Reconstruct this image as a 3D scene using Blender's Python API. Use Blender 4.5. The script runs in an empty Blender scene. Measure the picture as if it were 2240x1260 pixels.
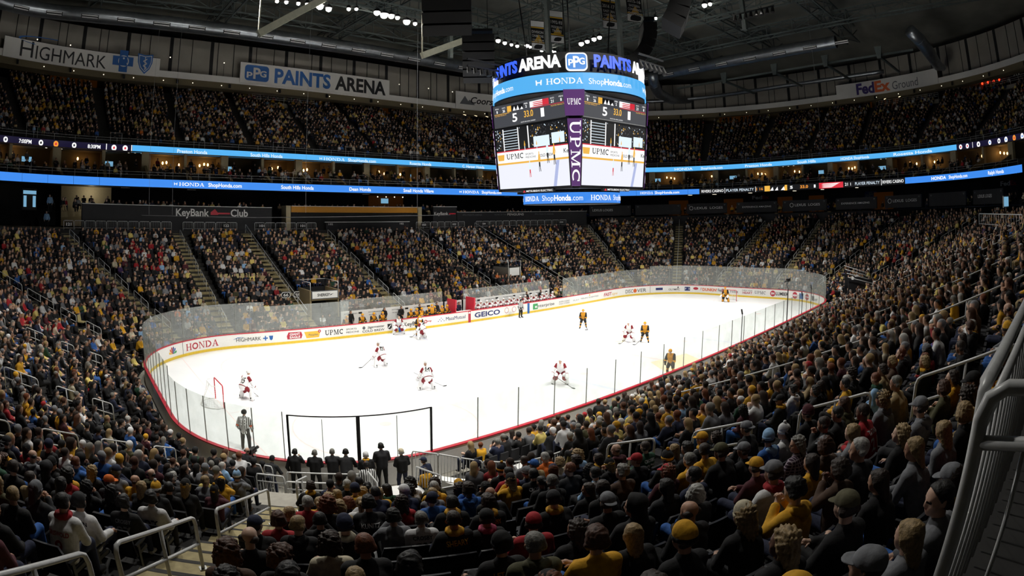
import bpy, math, random
import numpy as np
from mathutils import Vector, Matrix
from mathutils.bvhtree import BVHTree
random.seed(7); RNG = np.random.default_rng(7)
SC = bpy.context.scene; COL = SC.collection
sin, cos, pi, rad = math.sin, math.cos, math.pi, math.radians

# ------------------------------------------------------------------ camera (wide lens, cropped frame)
CAMP = np.array((-34.48297, -31.04902, 10.30029)); YAW, PIT, ROL = .93403, .06921, -.00521
A1, A3, SX, SY = .96056, .00984, -130.79, -251.51
def _basis():
    F = np.array((cos(PIT)*cos(YAW), cos(PIT)*sin(YAW), sin(PIT))); R = np.array((sin(YAW), -cos(YAW), 0)); U = np.cross(R, F)
    return np.array((cos(ROL)*R+sin(ROL)*U, -sin(ROL)*R+cos(ROL)*U, F))
CB = _basis()
cam = bpy.data.cameras.new('camera'); camo = bpy.data.objects.new('camera', cam); COL.objects.link(camo); SC.camera = camo
m = Matrix.Identity(4)
for i in range(3):
    m[i][0], m[i][1], m[i][2], m[i][3] = CB[0][i], CB[1][i], -CB[2][i], CAMP[i]
camo.matrix_world = m
cam.type = 'PANO'; cam.panorama_type = 'FISHEYE_LENS_POLYNOMIAL'
cam.sensor_fit = 'HORIZONTAL'; cam.sensor_width = 36; cam.sensor_height = 36*1260/2240
mm = 2240/36/1250
cam.fisheye_fov = pi; cam.fisheye_polynomial_k0 = 0; cam.fisheye_polynomial_k1 = -A1*mm; cam.fisheye_polynomial_k2 = 0
cam.fisheye_polynomial_k3 = -A3*mm**3; cam.fisheye_polynomial_k4 = 0
cam.shift_x = -SX/2240; cam.shift_y = SY/1260      # a panoramic lens takes its shift in fractions of the frame
cam.clip_start = .05; cam.clip_end = 500
_R = np.linspace(0, 1900, 1900); _T = A1*_R/1250+A3*(_R/1250)**3
def project(P):
    """world points -> photo pixels (2240x1260) and distance; used to leave out what the photo cannot show"""
    D = (np.asarray(P, float).reshape(-1, 3)-CAMP) @ CB.T
    h = np.hypot(D[:, 0], D[:, 1])+1e-9; r = np.interp(np.arctan2(h, D[:, 2]), _T, _R)
    return 1120+SX+r*D[:, 0]/h, 630+SY-r*D[:, 1]/h, np.linalg.norm(D, axis=1)
def in_view(P, mx=60, my=60):
    x, y, d = project(P)
    return (x > -mx) & (x < 2240+mx) & (y > -my) & (y < 1260+my)

# ------------------------------------------------------------------ world, lights, exposure
SC.view_settings.view_transform = 'Standard'; SC.view_settings.look = 'None'; SC.view_settings.exposure = 0; SC.view_settings.gamma = 1
SC.view_settings.use_curve_mapping = False
SC.cycles.max_bounces = 6; SC.cycles.diffuse_bounces = 3; SC.cycles.glossy_bounces = 3; SC.cycles.transmission_bounces = 4
SC.cycles.transparent_max_bounces = 32; SC.cycles.sample_clamp_indirect = 4; SC.cycles.use_denoising = True
SC.cycles.caustics_reflective = False; SC.cycles.caustics_refractive = False
W = bpy.data.worlds.new('world'); SC.world = W; W.use_nodes = True
W.node_tree.nodes['Background'].inputs[0].default_value = (.6, .65, .75, 1); W.node_tree.nodes['Background'].inputs[1].default_value = .0015
def spot(loc, to, power, size=100, blend=.6, radius=.6, color=(1, .97, .9)):
    l = bpy.data.lights.new('ring_or_fill_spot', 'SPOT'); l.energy = power; l.spot_size = rad(size); l.spot_blend = blend; l.shadow_soft_size = radius; l.color = color
    o = bpy.data.objects.new('ring_or_fill_spot', l); COL.objects.link(o); o.location = loc
    o.rotation_euler = (Vector(to)-Vector(loc)).to_track_quat('-Z', 'Y').to_euler(); return o
LIGHT_Z = 31.5
KEY = 20000
for x in (-19, -6.5, 6.5, 19):                      # the lamp ring over the rink, long sides
    for s in (-1, 1):
        spot((x, s*22.5, LIGHT_Z-.5), (x*1.1, -s*4, 0), KEY, 72, .6)
for y in (-8, 8):                                    # and short sides
    for s in (-1, 1):
        spot((s*21, y, LIGHT_Z-.5), (s*12, y*.4, 0), KEY*.8, 72, .6)

for x in (-44, -34, -24, -14, -4, 6, 16, 26, 36):    # spots added to brighten the fascia and the duct behind it
    spot((x*.8, 23.5, 32), (x, 50, 33.2), 900, 26, .8, .4)
for y in (24, 12, 0, -12, -24):  # more added spots, for the far end fascia
    spot((21.5, y*.6, 32), (69, y, 33), 1500, 17, .8, .4)
for p, q, w in (((-30, -2, 33), (-38, -6, 4), 17000), ((-26, -14, 33), (-31, -22, 4), 8500), ((-4, -17, 33), (-10, -24, 3), 8500), ((18, -17, 33), (14, -24, 3), 6000)):
    spot(p, q, w, 85, .9, .5)                        # fill spots added to brighten the near stands
for x, y in ((-25, 10), (0, 10), (25, 5)):           # added upward spots, standing in for ice bounce on the roof steel
    spot((x, y, 27), (x*1.2, y*1.5+6, 40), 1400, 140, 1, .8)

# ------------------------------------------------------------------ materials
def lin(h):
    h = h.lstrip('#'); c = [int(h[i:i+2], 16)/255 for i in (0, 2, 4)]
    return tuple(v/12.92 if v <= .04045 else ((v+.055)/1.055)**2.4 for v in c)
def mat(name, color, rough=.6, metal=0, noise=.0, scale=8, bump=0, src=None, emit=None, estr=1):
    m = bpy.data.materials.new(name); m.use_nodes = True; nt = m.node_tree; N = nt.nodes; L = nt.links; b = N['Principled BSDF']
    c = lin(color) if isinstance(color, str) else color
    b.inputs['Roughness'].default_value = rough; b.inputs['Metallic'].default_value = metal; b.inputs['Base Color'].default_value = (*c, 1)
    base = None
    if src == 'object': n = N.new('ShaderNodeObjectInfo'); base = n.outputs['Color']
    elif src: n = N.new('ShaderNodeAttribute'); n.attribute_name = src; base = n.outputs['Color']
    if noise or bump:
        tc = N.new('ShaderNodeTexCoord'); nz = N.new('ShaderNodeTexNoise'); nz.inputs['Scale'].default_value = scale; nz.inputs['Detail'].default_value = 4
        L.new(tc.outputs['Object'], nz.inputs['Vector'])
        if noise:
            mx = N.new('ShaderNodeMix'); mx.data_type = 'RGBA'; mx.blend_type = 'MULTIPLY'; mx.inputs['Factor'].default_value = 1
            rp = N.new('ShaderNodeMapRange'); rp.inputs['From Min'].default_value = .3; rp.inputs['From Max'].default_value = .7
            rp.inputs['To Min'].default_value = 1-noise; rp.inputs['To Max'].default_value = 1+noise*.4
            L.new(nz.outputs['Fac'], rp.inputs['Value']); L.new(rp.outputs['Result'], mx.inputs[7])
            if base: L.new(base, mx.inputs[6])
            else: mx.inputs[6].default_value = (*c, 1)
            base = mx.outputs[2]
        if bump:
            bp = N.new('ShaderNodeBump'); bp.inputs['Strength'].default_value = bump; bp.inputs['Distance'].default_value = .02
            L.new(nz.outputs['Fac'], bp.inputs['Height']); L.new(bp.outputs['Normal'], b.inputs['Normal'])
    if base: L.new(base, b.inputs['Base Color'])
    if emit is not None:
        e = lin(emit) if isinstance(emit, str) else emit
        b.inputs['Emission Color'].default_value = (*e, 1); b.inputs['Emission Strength'].default_value = estr
    return m
def led(name, color, s=1.0):
    """a lit display surface: black face that gives off light"""
    return mat(name, (.01, .01, .01), .5, emit=color, estr=s)
def glass_mat():
    m = bpy.data.materials.new('rink_glass'); m.use_nodes = True; nt = m.node_tree; N = nt.nodes; L = nt.links; N.remove(N['Principled BSDF'])
    t = N.new('ShaderNodeBsdfTransparent'); t.inputs[0].default_value = (.93, .95, .94, 1)
    g = N.new('ShaderNodeBsdfGlossy'); g.inputs['Roughness'].default_value = .12
    d = N.new('ShaderNodeBsdfDiffuse'); d.inputs[0].default_value = (.85, .88, .85, 1)
    tc = N.new('ShaderNodeTexCoord'); nz = N.new('ShaderNodeTexNoise'); nz.inputs['Scale'].default_value = 1.5
    rp = N.new('ShaderNodeMapRange'); rp.inputs['To Min'].default_value = .05; rp.inputs['To Max'].default_value = .16
    L.new(tc.outputs['Object'], nz.inputs['Vector']); L.new(nz.outputs['Fac'], rp.inputs['Value'])
    m1 = N.new('ShaderNodeMixShader'); m2 = N.new('ShaderNodeMixShader'); m1.inputs[0].default_value = .04
    L.new(t.outputs[0], m1.inputs[1]); L.new(g.outputs[0], m1.inputs[2]); L.new(rp.outputs[0], m2.inputs[0])
    L.new(m1.outputs[0], m2.inputs[1]); L.new(d.outputs[0], m2.inputs[2]); L.new(m2.outputs[0], N['Material Output'].inputs['Surface'])
    return m
M = dict(
 ice=mat('ice', (.86, .88, .9), .35, noise=.03, scale=.6), ice_mark_gold=mat('ice_paint_gold', '#f3e6c4', .4), ice_mark_blue=mat('ice_paint_blue', '#dfe3f2', .4), ice_mark_red=mat('ice_paint_red', '#f2dede', .4),
 board=mat('board_white', '#eceae6', .35, noise=.04), red=mat('dasher_red', '#c8283c', .4, noise=.1), yellow=mat('kick_yellow', '#e8c53a', .45, noise=.08),
 glass=glass_mat(), steel=mat('galvanised_steel', '#cfd0d0', .35, .05, noise=.12, scale=20), post=mat('stanchion_metal', '#8c8d88', .4, .5, noise=.1), blackmetal=mat('black_metal', '#15161a', .5, .2, noise=.2),
 terrace=mat('dark_concrete', '#2c2b2a', .85, noise=.3, scale=3), beige=mat('stair_concrete', '#a3966e', .85, noise=.25, scale=6), concrete=mat('grey_concrete', '#9a968c', .8, noise=.15, scale=4),
 seat=mat('black_seat_plastic', '#1b1c20', .45, noise=.2, scale=10), seatyel=mat('tan_seat_fabric', '#c9b982', .8, noise=.2), tan=mat('beige_wall', '#8d7d5c', .8, noise=.12, scale=.7), cream=mat('cream_wall', '#b5a888', .8, noise=.08),
 darkwall=mat('dark_wall', '#1a1b20', .7, noise=.2, scale=1.5), black=mat('flat_black', '#0c0d10', .8), panel=mat('grey_wall_panel', '#8d8880', .8, noise=.12, scale=.5), fascia=mat('fascia_white', '#dad8d4', .7, noise=.05, scale=.8), soffit=mat('soffit_beige', '#7d7258', .8, noise=.1),
 duct=mat('galvanised_duct', '#9aa0a6', .33, .85, noise=.2, scale=1.2), roof=mat('roof_deck', '#77776f', .8, noise=.25, scale=.3), truss=mat('truss_steel', '#5d6664', .55, .3, noise=.2, scale=3), trussl=mat('lit_look_steel', '#b9b9a5', .5, .1, noise=.15, scale=3),
 speaker=mat('speaker_black', '#0e0e10', .7, noise=.3, scale=12), orange=mat('orange_panel', '#c98a1e', .6, noise=.1), white=mat('white_paint', '#e8e8e6', .5, noise=.04), grey=mat('grey_plastic', '#77797c', .6),
 fabric=mat('cloth', (.5, .5, .5), .85, noise=.25, scale=14, bump=.35, src='object'), skin=mat('skin', (.5, .5, .5), .55, noise=.1, scale=18, src='object'), hairm=mat('hair', (.5, .5, .5), .6, noise=.45, scale=30, bump=.6, src='object'),
 crowd=mat('crowd_cloth', (.5, .5, .5), .85, noise=.15, scale=6, src='tint'),
 t_black=mat('lettering_black', '#16171b', .6), t_white=mat('lettering_white', '#e9e9ea', .5), t_blue=mat('lettering_blue', '#1d5fa8', .5), t_navy=mat('lettering_navy', '#1d2b66', .5), t_red=mat('lettering_red', '#b3263a', .5), t_orange=mat('lettering_orange', '#d9632a', .5), t_purple=mat('lettering_purple', '#33216a', .5), t_green=mat('lettering_green', '#3f9b57', .5), t_gold=mat('lettering_gold', '#e0b23a', .5), t_grey=mat('lettering_grey', '#5f6166', .5),
 l_blue=led('led_blue', '#3f8df0', 1.0), l_sky=led('led_sky', '#56b4f5', 1.0), l_white=led('led_white', '#ffffff', 1.05), l_navy=led('led_navy', '#1c1838', .7), l_text=led('led_text', '#e2f2ff', 1.05), l_gold=led('led_gold', '#f2b84a', 1), l_red=led('led_red', '#d83040', 1), l_grey=led('led_grey', '#4d4f55', .8), l_purple=led('led_purple', '#5b2a72', .85), l_pblue=led('led_royal', '#3a63f2', 1.2), l_ice=led('led_ice', '#f1f3fd', 1.0), l_dark=led('led_dark', '#17181c', .6), l_skyd=led('led_logo_blue', '#4a8fe0', 1.0), l_orange=led('led_orange', '#f09a3a', 1),
 warm=mat('warm_lamp', '#ffdca0', .5, emit='#ffc27a', estr=6), lamp=mat('arena_lamp', '#ffffff', .5, emit='#fff6ea', estr=40), downl=mat('down_light', '#ffffff', .5, emit='#fff2d8', estr=1.6), tube=mat('tube_light', '#ffffff', .5, emit='#ffe2b0', estr=2.5), redl=mat('red_light', '#ff4020', .5, emit='#ff3a1c', estr=3), tv=led('tv_glow', '#7fb6d8', .8),
 orangeglow=mat('lit_interior_glow', '#6e4518', .7, emit='#a05a14', estr=.03),  # amber glow put into the material in place of lit rooms
)
for k in ('warm', 'lamp', 'downl', 'tube', 'redl', 'tv'):
    M[k].cycles.emission_sampling = 'NONE'
for k, v in M.items():
    if k.startswith('l_'): v.cycles.emission_sampling = 'NONE'

# ------------------------------------------------------------------ mesh helpers
class MB:
    """collects shapes; build() links them as ONE mesh object"""
    def __init__(s): s.v = []; s.f = []; s.m = []; s.n = 0
    def add(s, v, f, mi=0):
        o = s.n; s.v.extend([tuple(map(float, p)) for p in v]); s.n += len(v)
        s.f.extend([tuple(i+o for i in q) for q in f]); s.m.extend([mi]*len(f)); return s
    def box(s, c, d, mi=0, rz=0, M3=None):
        h = [x/2 for x in d]; P = [Vector((x*h[0], y*h[1], z*h[2])) for z in (-1, 1) for y in (-1, 1) for x in (-1, 1)]
        R = M3 if M3 is not None else Matrix.Rotation(rz, 3, 'Z')
        return s.add([R @ p+Vector(c) for p in P], [(0, 2, 3, 1), (4, 5, 7, 6), (0, 1, 5, 4), (2, 6, 7, 3), (0, 4, 6, 2), (1, 3, 7, 5)], mi)
    def bar(s, a, b, w, h=None, mi=0, up=(0, 0, 1)):
        a, b = Vector(a), Vector(b); z = (b-a); l = z.length; z.normalize(); u = Vector(up)
        if abs(z.dot(u)) > .98: u = Vector((1, 0, 0))
        x = z.cross(u).normalized(); y = x.cross(z); R = Matrix((x, y, z)).transposed()
        return s.box((a+b)/2, (w, h or w, l), mi, M3=R)
    def tube(s, pts, r, n=8, mi=0, cap=True, closed=False):
        pts = [Vector(p) for p in pts]; k = len(pts); rr = r if hasattr(r, '__len__') else [r]*k; vs = []; up = None
        for i, p in enumerate(pts):
            if closed: t = (pts[(i+1) % k]-pts[i-1]).normalized()
            else: t = (pts[min(i+1, k-1)]-pts[max(i-1, 0)]).normalized()
            if up is None: up = Vector((0, 0, 1)) if abs(t.z) < .9 else Vector((1, 0, 0))
            x = t.cross(up)
            if x.length < 1e-4: x = t.orthogonal()
            x.normalize(); y = x.cross(t).normalized(); up = y
            vs += [p+rr[i]*(cos(2*pi*j/n)*x+sin(2*pi*j/n)*y) for j in range(n)]
        f = [(i*n+j, i*n+(j+1) % n, ((i+1) % k)*n+(j+1) % n, ((i+1) % k)*n+j) for i in range(k if closed else k-1) for j in range(n)]
        if cap and not closed: f += [tuple(range(n))[::-1], tuple(range((k-1)*n, k*n))]
        return s.add(vs, f, mi)
    def cyl(s, a, b, r, n=12, mi=0): return s.tube([a, b], r, n, mi)
    def ball(s, c, r, n=10, k=6, mi=0):
        rx = r if hasattr(r, '__len__') else (r, r, r); v = [(c[0], c[1], c[2]-rx[2])]
        for i in range(1, k):
            a = pi*i/k-pi/2; v += [(c[0]+rx[0]*cos(a)*cos(2*pi*j/n), c[1]+rx[1]*cos(a)*sin(2*pi*j/n), c[2]+rx[2]*sin(a)) for j in range(n)]
        v.append((c[0], c[1], c[2]+rx[2])); f = [(0, 1+(j+1) % n, 1+j) for j in range(n)]
        f += [(1+i*n+j, 1+i*n+(j+1) % n, 1+(i+1)*n+(j+1) % n, 1+(i+1)*n+j) for i in range(k-2) for j in range(n)]
        e = len(v)-1; f += [(e, e-n+j, e-n+(j+1) % n) for j in range(n)]
        return s.add(v, f, mi)
    def prism(s, outline, fn, d0, d1, mi=0):
        """outline: 2-D polygon; fn(u, v, d) -> point; extruded from d0 to d1"""
        n = len(outline); v = [fn(u, w, d0) for u, w in outline]+[fn(u, w, d1) for u, w in outline]
        return s.add(v, [tuple(range(n))[::-1], tuple(range(n, 2*n))]+[(i, (i+1) % n, n+(i+1) % n, n+i) for i in range(n)], mi)
    def sweep(s, prof, curve, s0, s1, step=1.0, mi=0, closed=False, caps=True, zf=None):
        """prof: list of (offset outwards, z) swept along a curve from s0 to s1"""
        ss = samples(curve, s0, s1, step); k = len(prof); v = []
        for q in ss:
            p, n = cpt(curve, q)
            v += [(p[0]-n[0]*o, p[1]-n[1]*o, z) for o, z in prof]
        e = k if closed else k-1
        f = [(i*k+j, i*k+(j+1) % k, (i+1)*k+(j+1) % k, (i+1)*k+j) for i in range(len(ss)-1) for j in range(e)]
        if closed and caps: f += [tuple(range(k))[::-1], tuple(range((len(ss)-1)*k, len(ss)*k))]
        return s.add(v, f, mi)
    def build(s, name, mats, parent=None, smooth=False, loc=None, mesh_only=False):
        me = bpy.data.meshes.new(name); me.from_pydata(s.v, [], s.f); mats = mats if isinstance(mats, (list, tuple)) else [mats]
        for q in mats: me.materials.append(q)
        if len(mats) > 1: me.polygons.foreach_set('material_index', s.m)
        if smooth: me.polygons.foreach_set('use_smooth', [True]*len(s.f))
        me.update()
        if mesh_only: return me
        return link(name, me, parent, loc)
def link(name, me, parent=None, loc=None):
    o = bpy.data.objects.new(name, me); COL.objects.link(o)
    if parent: o.parent = parent
    if loc is not None: o.location = loc
    return o
def tag(o, label=None, cat=None, group=None, kind=None):
    if label: o['label'] = label
    if cat: o['category'] = cat
    if group: o['group'] = group
    if kind: o['kind'] = kind
    return o
def thing(name, label, cat, loc=(0, 0, 0), rz=0, group=None):
    o = bpy.data.objects.new(name, None); COL.objects.link(o); o.location = loc; o.rotation_euler = (0, 0, rz); o.empty_display_size = .1
    return tag(o, label, cat, group)
def copy_tree(o, parent=None):
    c = o.copy(); COL.objects.link(c)
    if parent: c.parent = parent
    for ch in o.children: copy_tree(ch, c)
    return c
ORD = ['first', 'second', 'third', 'fourth', 'fifth', 'sixth', 'seventh', 'eighth', 'ninth', 'tenth', '11th', '12th', '13th', '14th', '15th', '16th', '17th', '18th', '19th', '20th']+['%d%s' % (i, {1: 'st', 2: 'nd', 3: 'rd'}.get(i % 10, 'th')) for i in range(21, 90)]
def struct(o): o['kind'] = 'structure'; return o

# rounded-rectangle curves round the rink: (half length, half width, corner radius); s = 0 at the middle of the far side, growing towards the far end
def cpt(c, s):
    l, w, r = c; a = l-r; q = r*pi/2; b = 2*(w-r); g = 1 if s >= 0 else -1; s = abs(s)
    if s <= a: p, n = (s, w), (0, -1)
    elif s <= a+q:
        t = pi/2-(s-a)/r; p, n = (a+r*cos(t), w-r+r*sin(t)), (-cos(t), -sin(t))
    elif s <= a+q+b: p, n = (l, w-r-(s-a-q)), (-1, 0)
    elif s <= a+2*q+b:
        t = -(s-a-q-b)/r; p, n = (a+r*cos(t), -(w-r)+r*sin(t)), (-cos(t), -sin(t))
    else: p, n = (a-(s-a-2*q-b), -w), (0, 1)
    return (g*p[0], p[1]), (g*n[0], n[1])
def half(c): l, w, r = c; return (l-r)*2+pi*r+2*(w-r)
def samples(c, s0, s1, step):
    n = max(1, int(abs(s1-s0)/step)); return [s0+(s1-s0)*i/n for i in range(n+1)]
def s_at(c, x, y):
    """curve parameter nearest to a point"""
    ss = np.linspace(-half(c), half(c), 4000); P = np.array([cpt(c, q)[0] for q in ss]); return float(ss[np.argmin(np.hypot(P[:, 0]-x, P[:, 1]-y))])
def rowc(o): return (30.48+o, 12.955+o, 8.53+o)
RINK = rowc(0)

# lettering: outlines from Blender's own font, laid on any surface by a function
_TX = {}
def text_data(t, bold=0, font=None, shear=0):
    k = (t, bold, shear)
    if k not in _TX:
        c = bpy.data.curves.new('lettering', 'FONT'); c.body = t; c.size = 1; c.fill_mode = 'FRONT' if False else 'BOTH'; c.offset = bold; c.shear = shear; c.resolution_u = 3; c.extrude = 0
        o = bpy.data.objects.new('lettering', c); COL.objects.link(o)
        me = bpy.data.meshes.new_from_object(o.evaluated_get(bpy.context.evaluated_depsgraph_get())); n = len(me.vertices)
        v = np.zeros(n*3); me.vertices.foreach_get('co', v); v = v.reshape(-1, 3)[:, :2]; f = [tuple(p.vertices) for p in me.polygons]
        bpy.data.objects.remove(o); bpy.data.curves.remove(c); bpy.data.meshes.remove(me)
        if len(v): v = v-[v[:, 0].min(), 0]
        _TX[k] = (v, f, (v[:, 0].max() if len(v) else 0))
    return _TX[k]
def put_text(mb, t, fn, u0, v0, height=None, width=None, bold=.01, mi=0, align='l', d=.02, shear=0):
    """lettering with capital height `height`, optionally squeezed to `width`; fn(u, v, d) -> 3-D point"""
    v, f, w = text_data(t, bold, shear=shear)
    if not len(v): return
    ky = height/.7; kx = width/w if width else ky; W_ = w*kx
    o = u0-(W_/2 if align == 'c' else W_ if align == 'r' else 0)
    mb.add([fn(o+x*kx, v0+y*ky, d) for x, y in v], f, mi)
def stroke(mb, segs, fn, u0, v0, su, sv, d0=.0, d1=.02, mi=0):
    """polygons in unit letter space drawn as thin slabs"""
    for poly in segs: mb.prism([(u0+x*su, v0+y*sv) for x, y in poly], fn, d0, d1, mi)
def arc(cx, cy, r0, r1, a0, a1, n=10, ky=1):
    o = [(cx+r1*cos(rad(a0+(a1-a0)*i/n)), cy+ky*r1*sin(rad(a0+(a1-a0)*i/n))) for i in range(n+1)]
    i_ = [(cx+r0*cos(rad(a1+(a0-a1)*i/n)), cy+ky*r0*sin(rad(a1+(a0-a1)*i/n))) for i in range(n+1)]
    # quads, so that each polygon stays convex
    return [[o[i], o[i+1], i_[n-i-1], i_[n-i]] for i in range(n)]
def rect(x0, y0, x1, y1): return [(x0, y0), (x1, y0), (x1, y1), (x0, y1)]
# a small slab-serif alphabet (unit height 1), each letter: (width, polygons)
def _serif():
    t, s, h = .16, .07, .12    # stem, thin, serif
    S = {}
    S['H'] = (.95, [rect(.1, 0, .1+t, 1), rect(.69, 0, .69+t, 1), rect(.2, .46, .75, .46+s)]+[rect(x-.09, y, x+.25, y+s) for x in (.1, .69) for y in (0, 1-s)])
    S['O'] = (1.0, arc(.5, .5, .30, .48, 0, 360, 24, 1.04))
    S['N'] = (.95, [rect(.1, 0, .1+s, 1), rect(.76, 0, .76+s, 1), [(.08, 1), (.26, 1), (.83, 0), (.72, 0)], rect(0, 0, .28, s), rect(0, 1-s, .2, 1), rect(.64, 1-s, .95, 1)])
    S['D'] = (.95, [rect(.1, 0, .1+t, 1), rect(0, 0, .4, s), rect(0, 1-s, .4, 1)]+arc(.4, .5, .33, .5, -90, 90, 14, 1))
    S['A'] = (.95, [[(.08, 0), (.16, 0), (.5, 1), (.42, 1)], [(.66, 0), (.85, 0), (.54, 1), (.4, 1)], rect(.22, .3, .7, .3+s), rect(0, 0, .28, s), rect(.58, 0, .95, s)])
    S['U'] = (.95, [rect(.12, .35, .12+t, 1), rect(.74, .35, .74+s, 1), rect(.02, 1-s, .4, 1), rect(.62, 1-s, .93, 1)]+arc(.465, .36, .19, .345, 180, 250, 8, 1)+arc(.465, .36, .22, .345, 250, 360, 10, 1))
    S['P'] = (.78, [rect(.1, 0, .1+t, 1), rect(0, 0, .38, s), rect(0, 1-s, .42, 1), rect(.26, .46, .45, .46+s)]+arc(.42, .73, .17, .29, -90, 90, 12, .93))
    S['M'] = (1.15, [rect(.12, 0, .12+s, 1), rect(.86, 0, .86+t, 1), [(.1, 1), (.28, 1), (.6, .1), (.52, 0)], [(.52, 0), (.6, .0), (.93, 1), (.86, 1)], rect(0, 0, .32, s), rect(0, 1-s, .2, 1), rect(.75, 0, 1.14, s), rect(.94, 1-s, 1.14, 1)])
    S['C'] = (.9, arc(.5, .5, .32, .47, 55, 305, 20, 1.06)+[rect(.72, .66, .79, .97)])
    return S
SERIF = _serif()
def put_serif(mb, word, fn, u0, v0, h, width=None, mi=0, gap=.08, d0=0, d1=.02):
    tot = sum(SERIF[c][0] for c in word)+gap*(len(word)-1); k = (width/tot) if width else h; u = u0
    for c in word:
        w, segs = SERIF[c]; stroke(mb, segs, fn, u, v0, k, h, d0, d1, mi); u += (w+gap)*k
def rrect(w, h, r, n=5):
    """rounded rectangle outline centred on 0"""
    o = []
    for cx, cy, a in ((w/2-r, h/2-r, 0), (-w/2+r, h/2-r, 90), (-w/2+r, -h/2+r, 180), (w/2-r, -h/2+r, 270)):
        o += [(cx+r*cos(rad(a+90*i/n)), cy+r*sin(rad(a+90*i/n))) for i in range(n+1)]
    return o
def on_curve(curve, z0, out=0):
    """surface function on the rink-facing side of a wall along a curve: u = -(s) so that text reads left to right from the ice"""
    def fn(u, v, d):
        p, n = cpt(curve, u); return (p[0]+n[0]*(d-out), p[1]+n[1]*(d-out), z0+v)
    return fn
# ================================================================== the building
ROW0, ROWP, ROWR, NROW = .68, .86, .33, 25
def row_o(k): return ROW0+ROWP*k
def row_z(k): return .09+ROWR*k
C_LOW, C_UP, C_FAS, C_CLUB, C_DUCT = (57.2, 36.5, 27.2), (61.8, 41.5, 33.0), (69.7, 50, 45.3), rowc(23), (52.3, 43.2, 14)
HALF = half(RINK)
def s_corner(sx, sy, deg):
    """parameter on the rink curve of a corner angle (0 = pointing along the rink, 90 = across it)"""
    a, q, b = 21.95, 8.53*pi/2, 8.85; r = 8.53
    v = a+q-r*rad(deg) if sy > 0 else a+q+b+r*rad(deg)
    return v*sx
def s_side(sy, x): return x if sy > 0 else math.copysign(21.95*2-abs(x)+13.399*2+8.85-21.95+0, x)
CUT = (-(21.95*2+13.399*2+8.85-19.6), s_corner(-1, -1, 48)); CUT_F = -(21.95*2+13.399*2+8.85-22.3)          # the ice resurfacer's entrance in the near corner
CUT_K = 5                                                    # rows missing there
# (parameter on the rink curve, what one can find it by)
NS = lambda x: math.copysign(21.95*2+13.399*2+8.85-abs(x), x)      # parameter of a place on the near side
AISLES = [(-15.0, 'below the first 101 sign'), (-5.3, 'left of the 102 wall'), (7.6, 'right of the 102 wall'), (17.9, 'right of the second 103 sign'),
 (s_corner(1, 1, 60), 'beyond the green square advert'), (s_corner(1, 1, 30.5), 'above the far corner boards'), (s_corner(1, 1, 2.5), 'left of the far goal'), (21.95+13.399+(4.425+3.3), 'right of the far goal'),
 (s_corner(-1, 1, 88), 'left of the 122 sign'), (s_corner(-1, 1, 62.8), 'by the first 121 sign'), (s_corner(-1, 1, 30), 'at the far left edge'), (s_corner(-1, 1, 2), 'level with the near goal'),
 (s_corner(-1, -1, 1), 'left of the near goal'), (s_corner(-1, -1, 31), 'left of the cameraman'), (s_corner(-1, -1, 58.8), 'leading down to the glass gate, with yellowed treads'), (s_corner(-1, -1, 87.2), 'right of the cup table'),
 (NS(-14.5), 'under the longest handrail'), (NS(-6.2), 'past the longest handrail'), (NS(7.6), 'at the near blue line'), (NS(16.5), 'towards the far end of the near side'),
 (s_corner(1, -1, 86), 'where the near boards start to curve away'), (s_corner(1, -1, 54), 'in the far right corner'), (s_corner(1, -1, 24), 'right of the big red disc advert')]
def aisle_gap(p, n, o, s):
    """distance from a place on the bowl at offset o, parameter s to the nearest aisle's middle"""
    best = 9
    for a, _ in AISLES:
        q, m = cpt(RINK, a); d = abs((p[0]-q[0])*-m[1]+(p[1]-q[1])*m[0])
        if d < best and (p[0]-q[0])*m[0]+(p[1]-q[1])*m[1] < 0.5: best = d
    return best

# floor (concrete apron) and ice
mb = MB(); mb.sweep([(-.05, -.02), (30, -.02), (30, -.3), (-.05, -.3)], RINK, -HALF, HALF, 1.2, closed=True, caps=False)
struct(mb.build('floor', M['concrete']))
mb = MB(); pts = [cpt(RINK, q)[0] for q in samples(RINK, -HALF, HALF, .8)][:-1]
mb.prism([(p[0], p[1]) for p in pts], lambda u, v, d: (u, v, d), -.28, 0)
ice = struct(mb.build('ice_sheet', M['ice']))
mk = MB()
def ice_strip(x0, y0, x1, y1, mi): mk.add([(x0, y0, .004), (x1, y0, .004), (x1, y1, .004), (x0, y1, .004)], [(0, 1, 2, 3)], mi)
def ring_mark(x, y, r0, r1, mi, a0=0, a1=360, n=48):
    for i in range(n):
        a, b = rad(a0+(a1-a0)*i/n), rad(a0+(a1-a0)*(i+1)/n)
        mk.add([(x+r*cos(t), y+r*sin(t), .005) for r, t in ((r0, a), (r1, a), (r1, b), (r0, b))], [(0, 1, 2, 3)], mi)
for x in (-7.62, 7.62): ice_strip(x-.15, -12.9, x+.15, 12.9, 0)
ice_strip(-.15, -12.9, .15, 12.9, 1)
for x in (-27.13, 27.13): ice_strip(x-.03, -11.6, x+.03, 11.6, 1)
ring_mark(0, 0, 4.5, 4.57, 0)
for sx in (-1, 1):
    for sy in (-1, 1): ring_mark(sx*20.6, sy*6.7, 4.5, 4.57, 1); ring_mark(sx*20.6, sy*6.7, 0, .3, 1, n=16); ring_mark(sx*6.1, sy*6.7, 0, .3, 1, n=16)
    ring_mark(sx*27.13, 0, 1.8, 1.85, 1, 90 if sx > 0 else -90, 270 if sx > 0 else 90)
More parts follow.
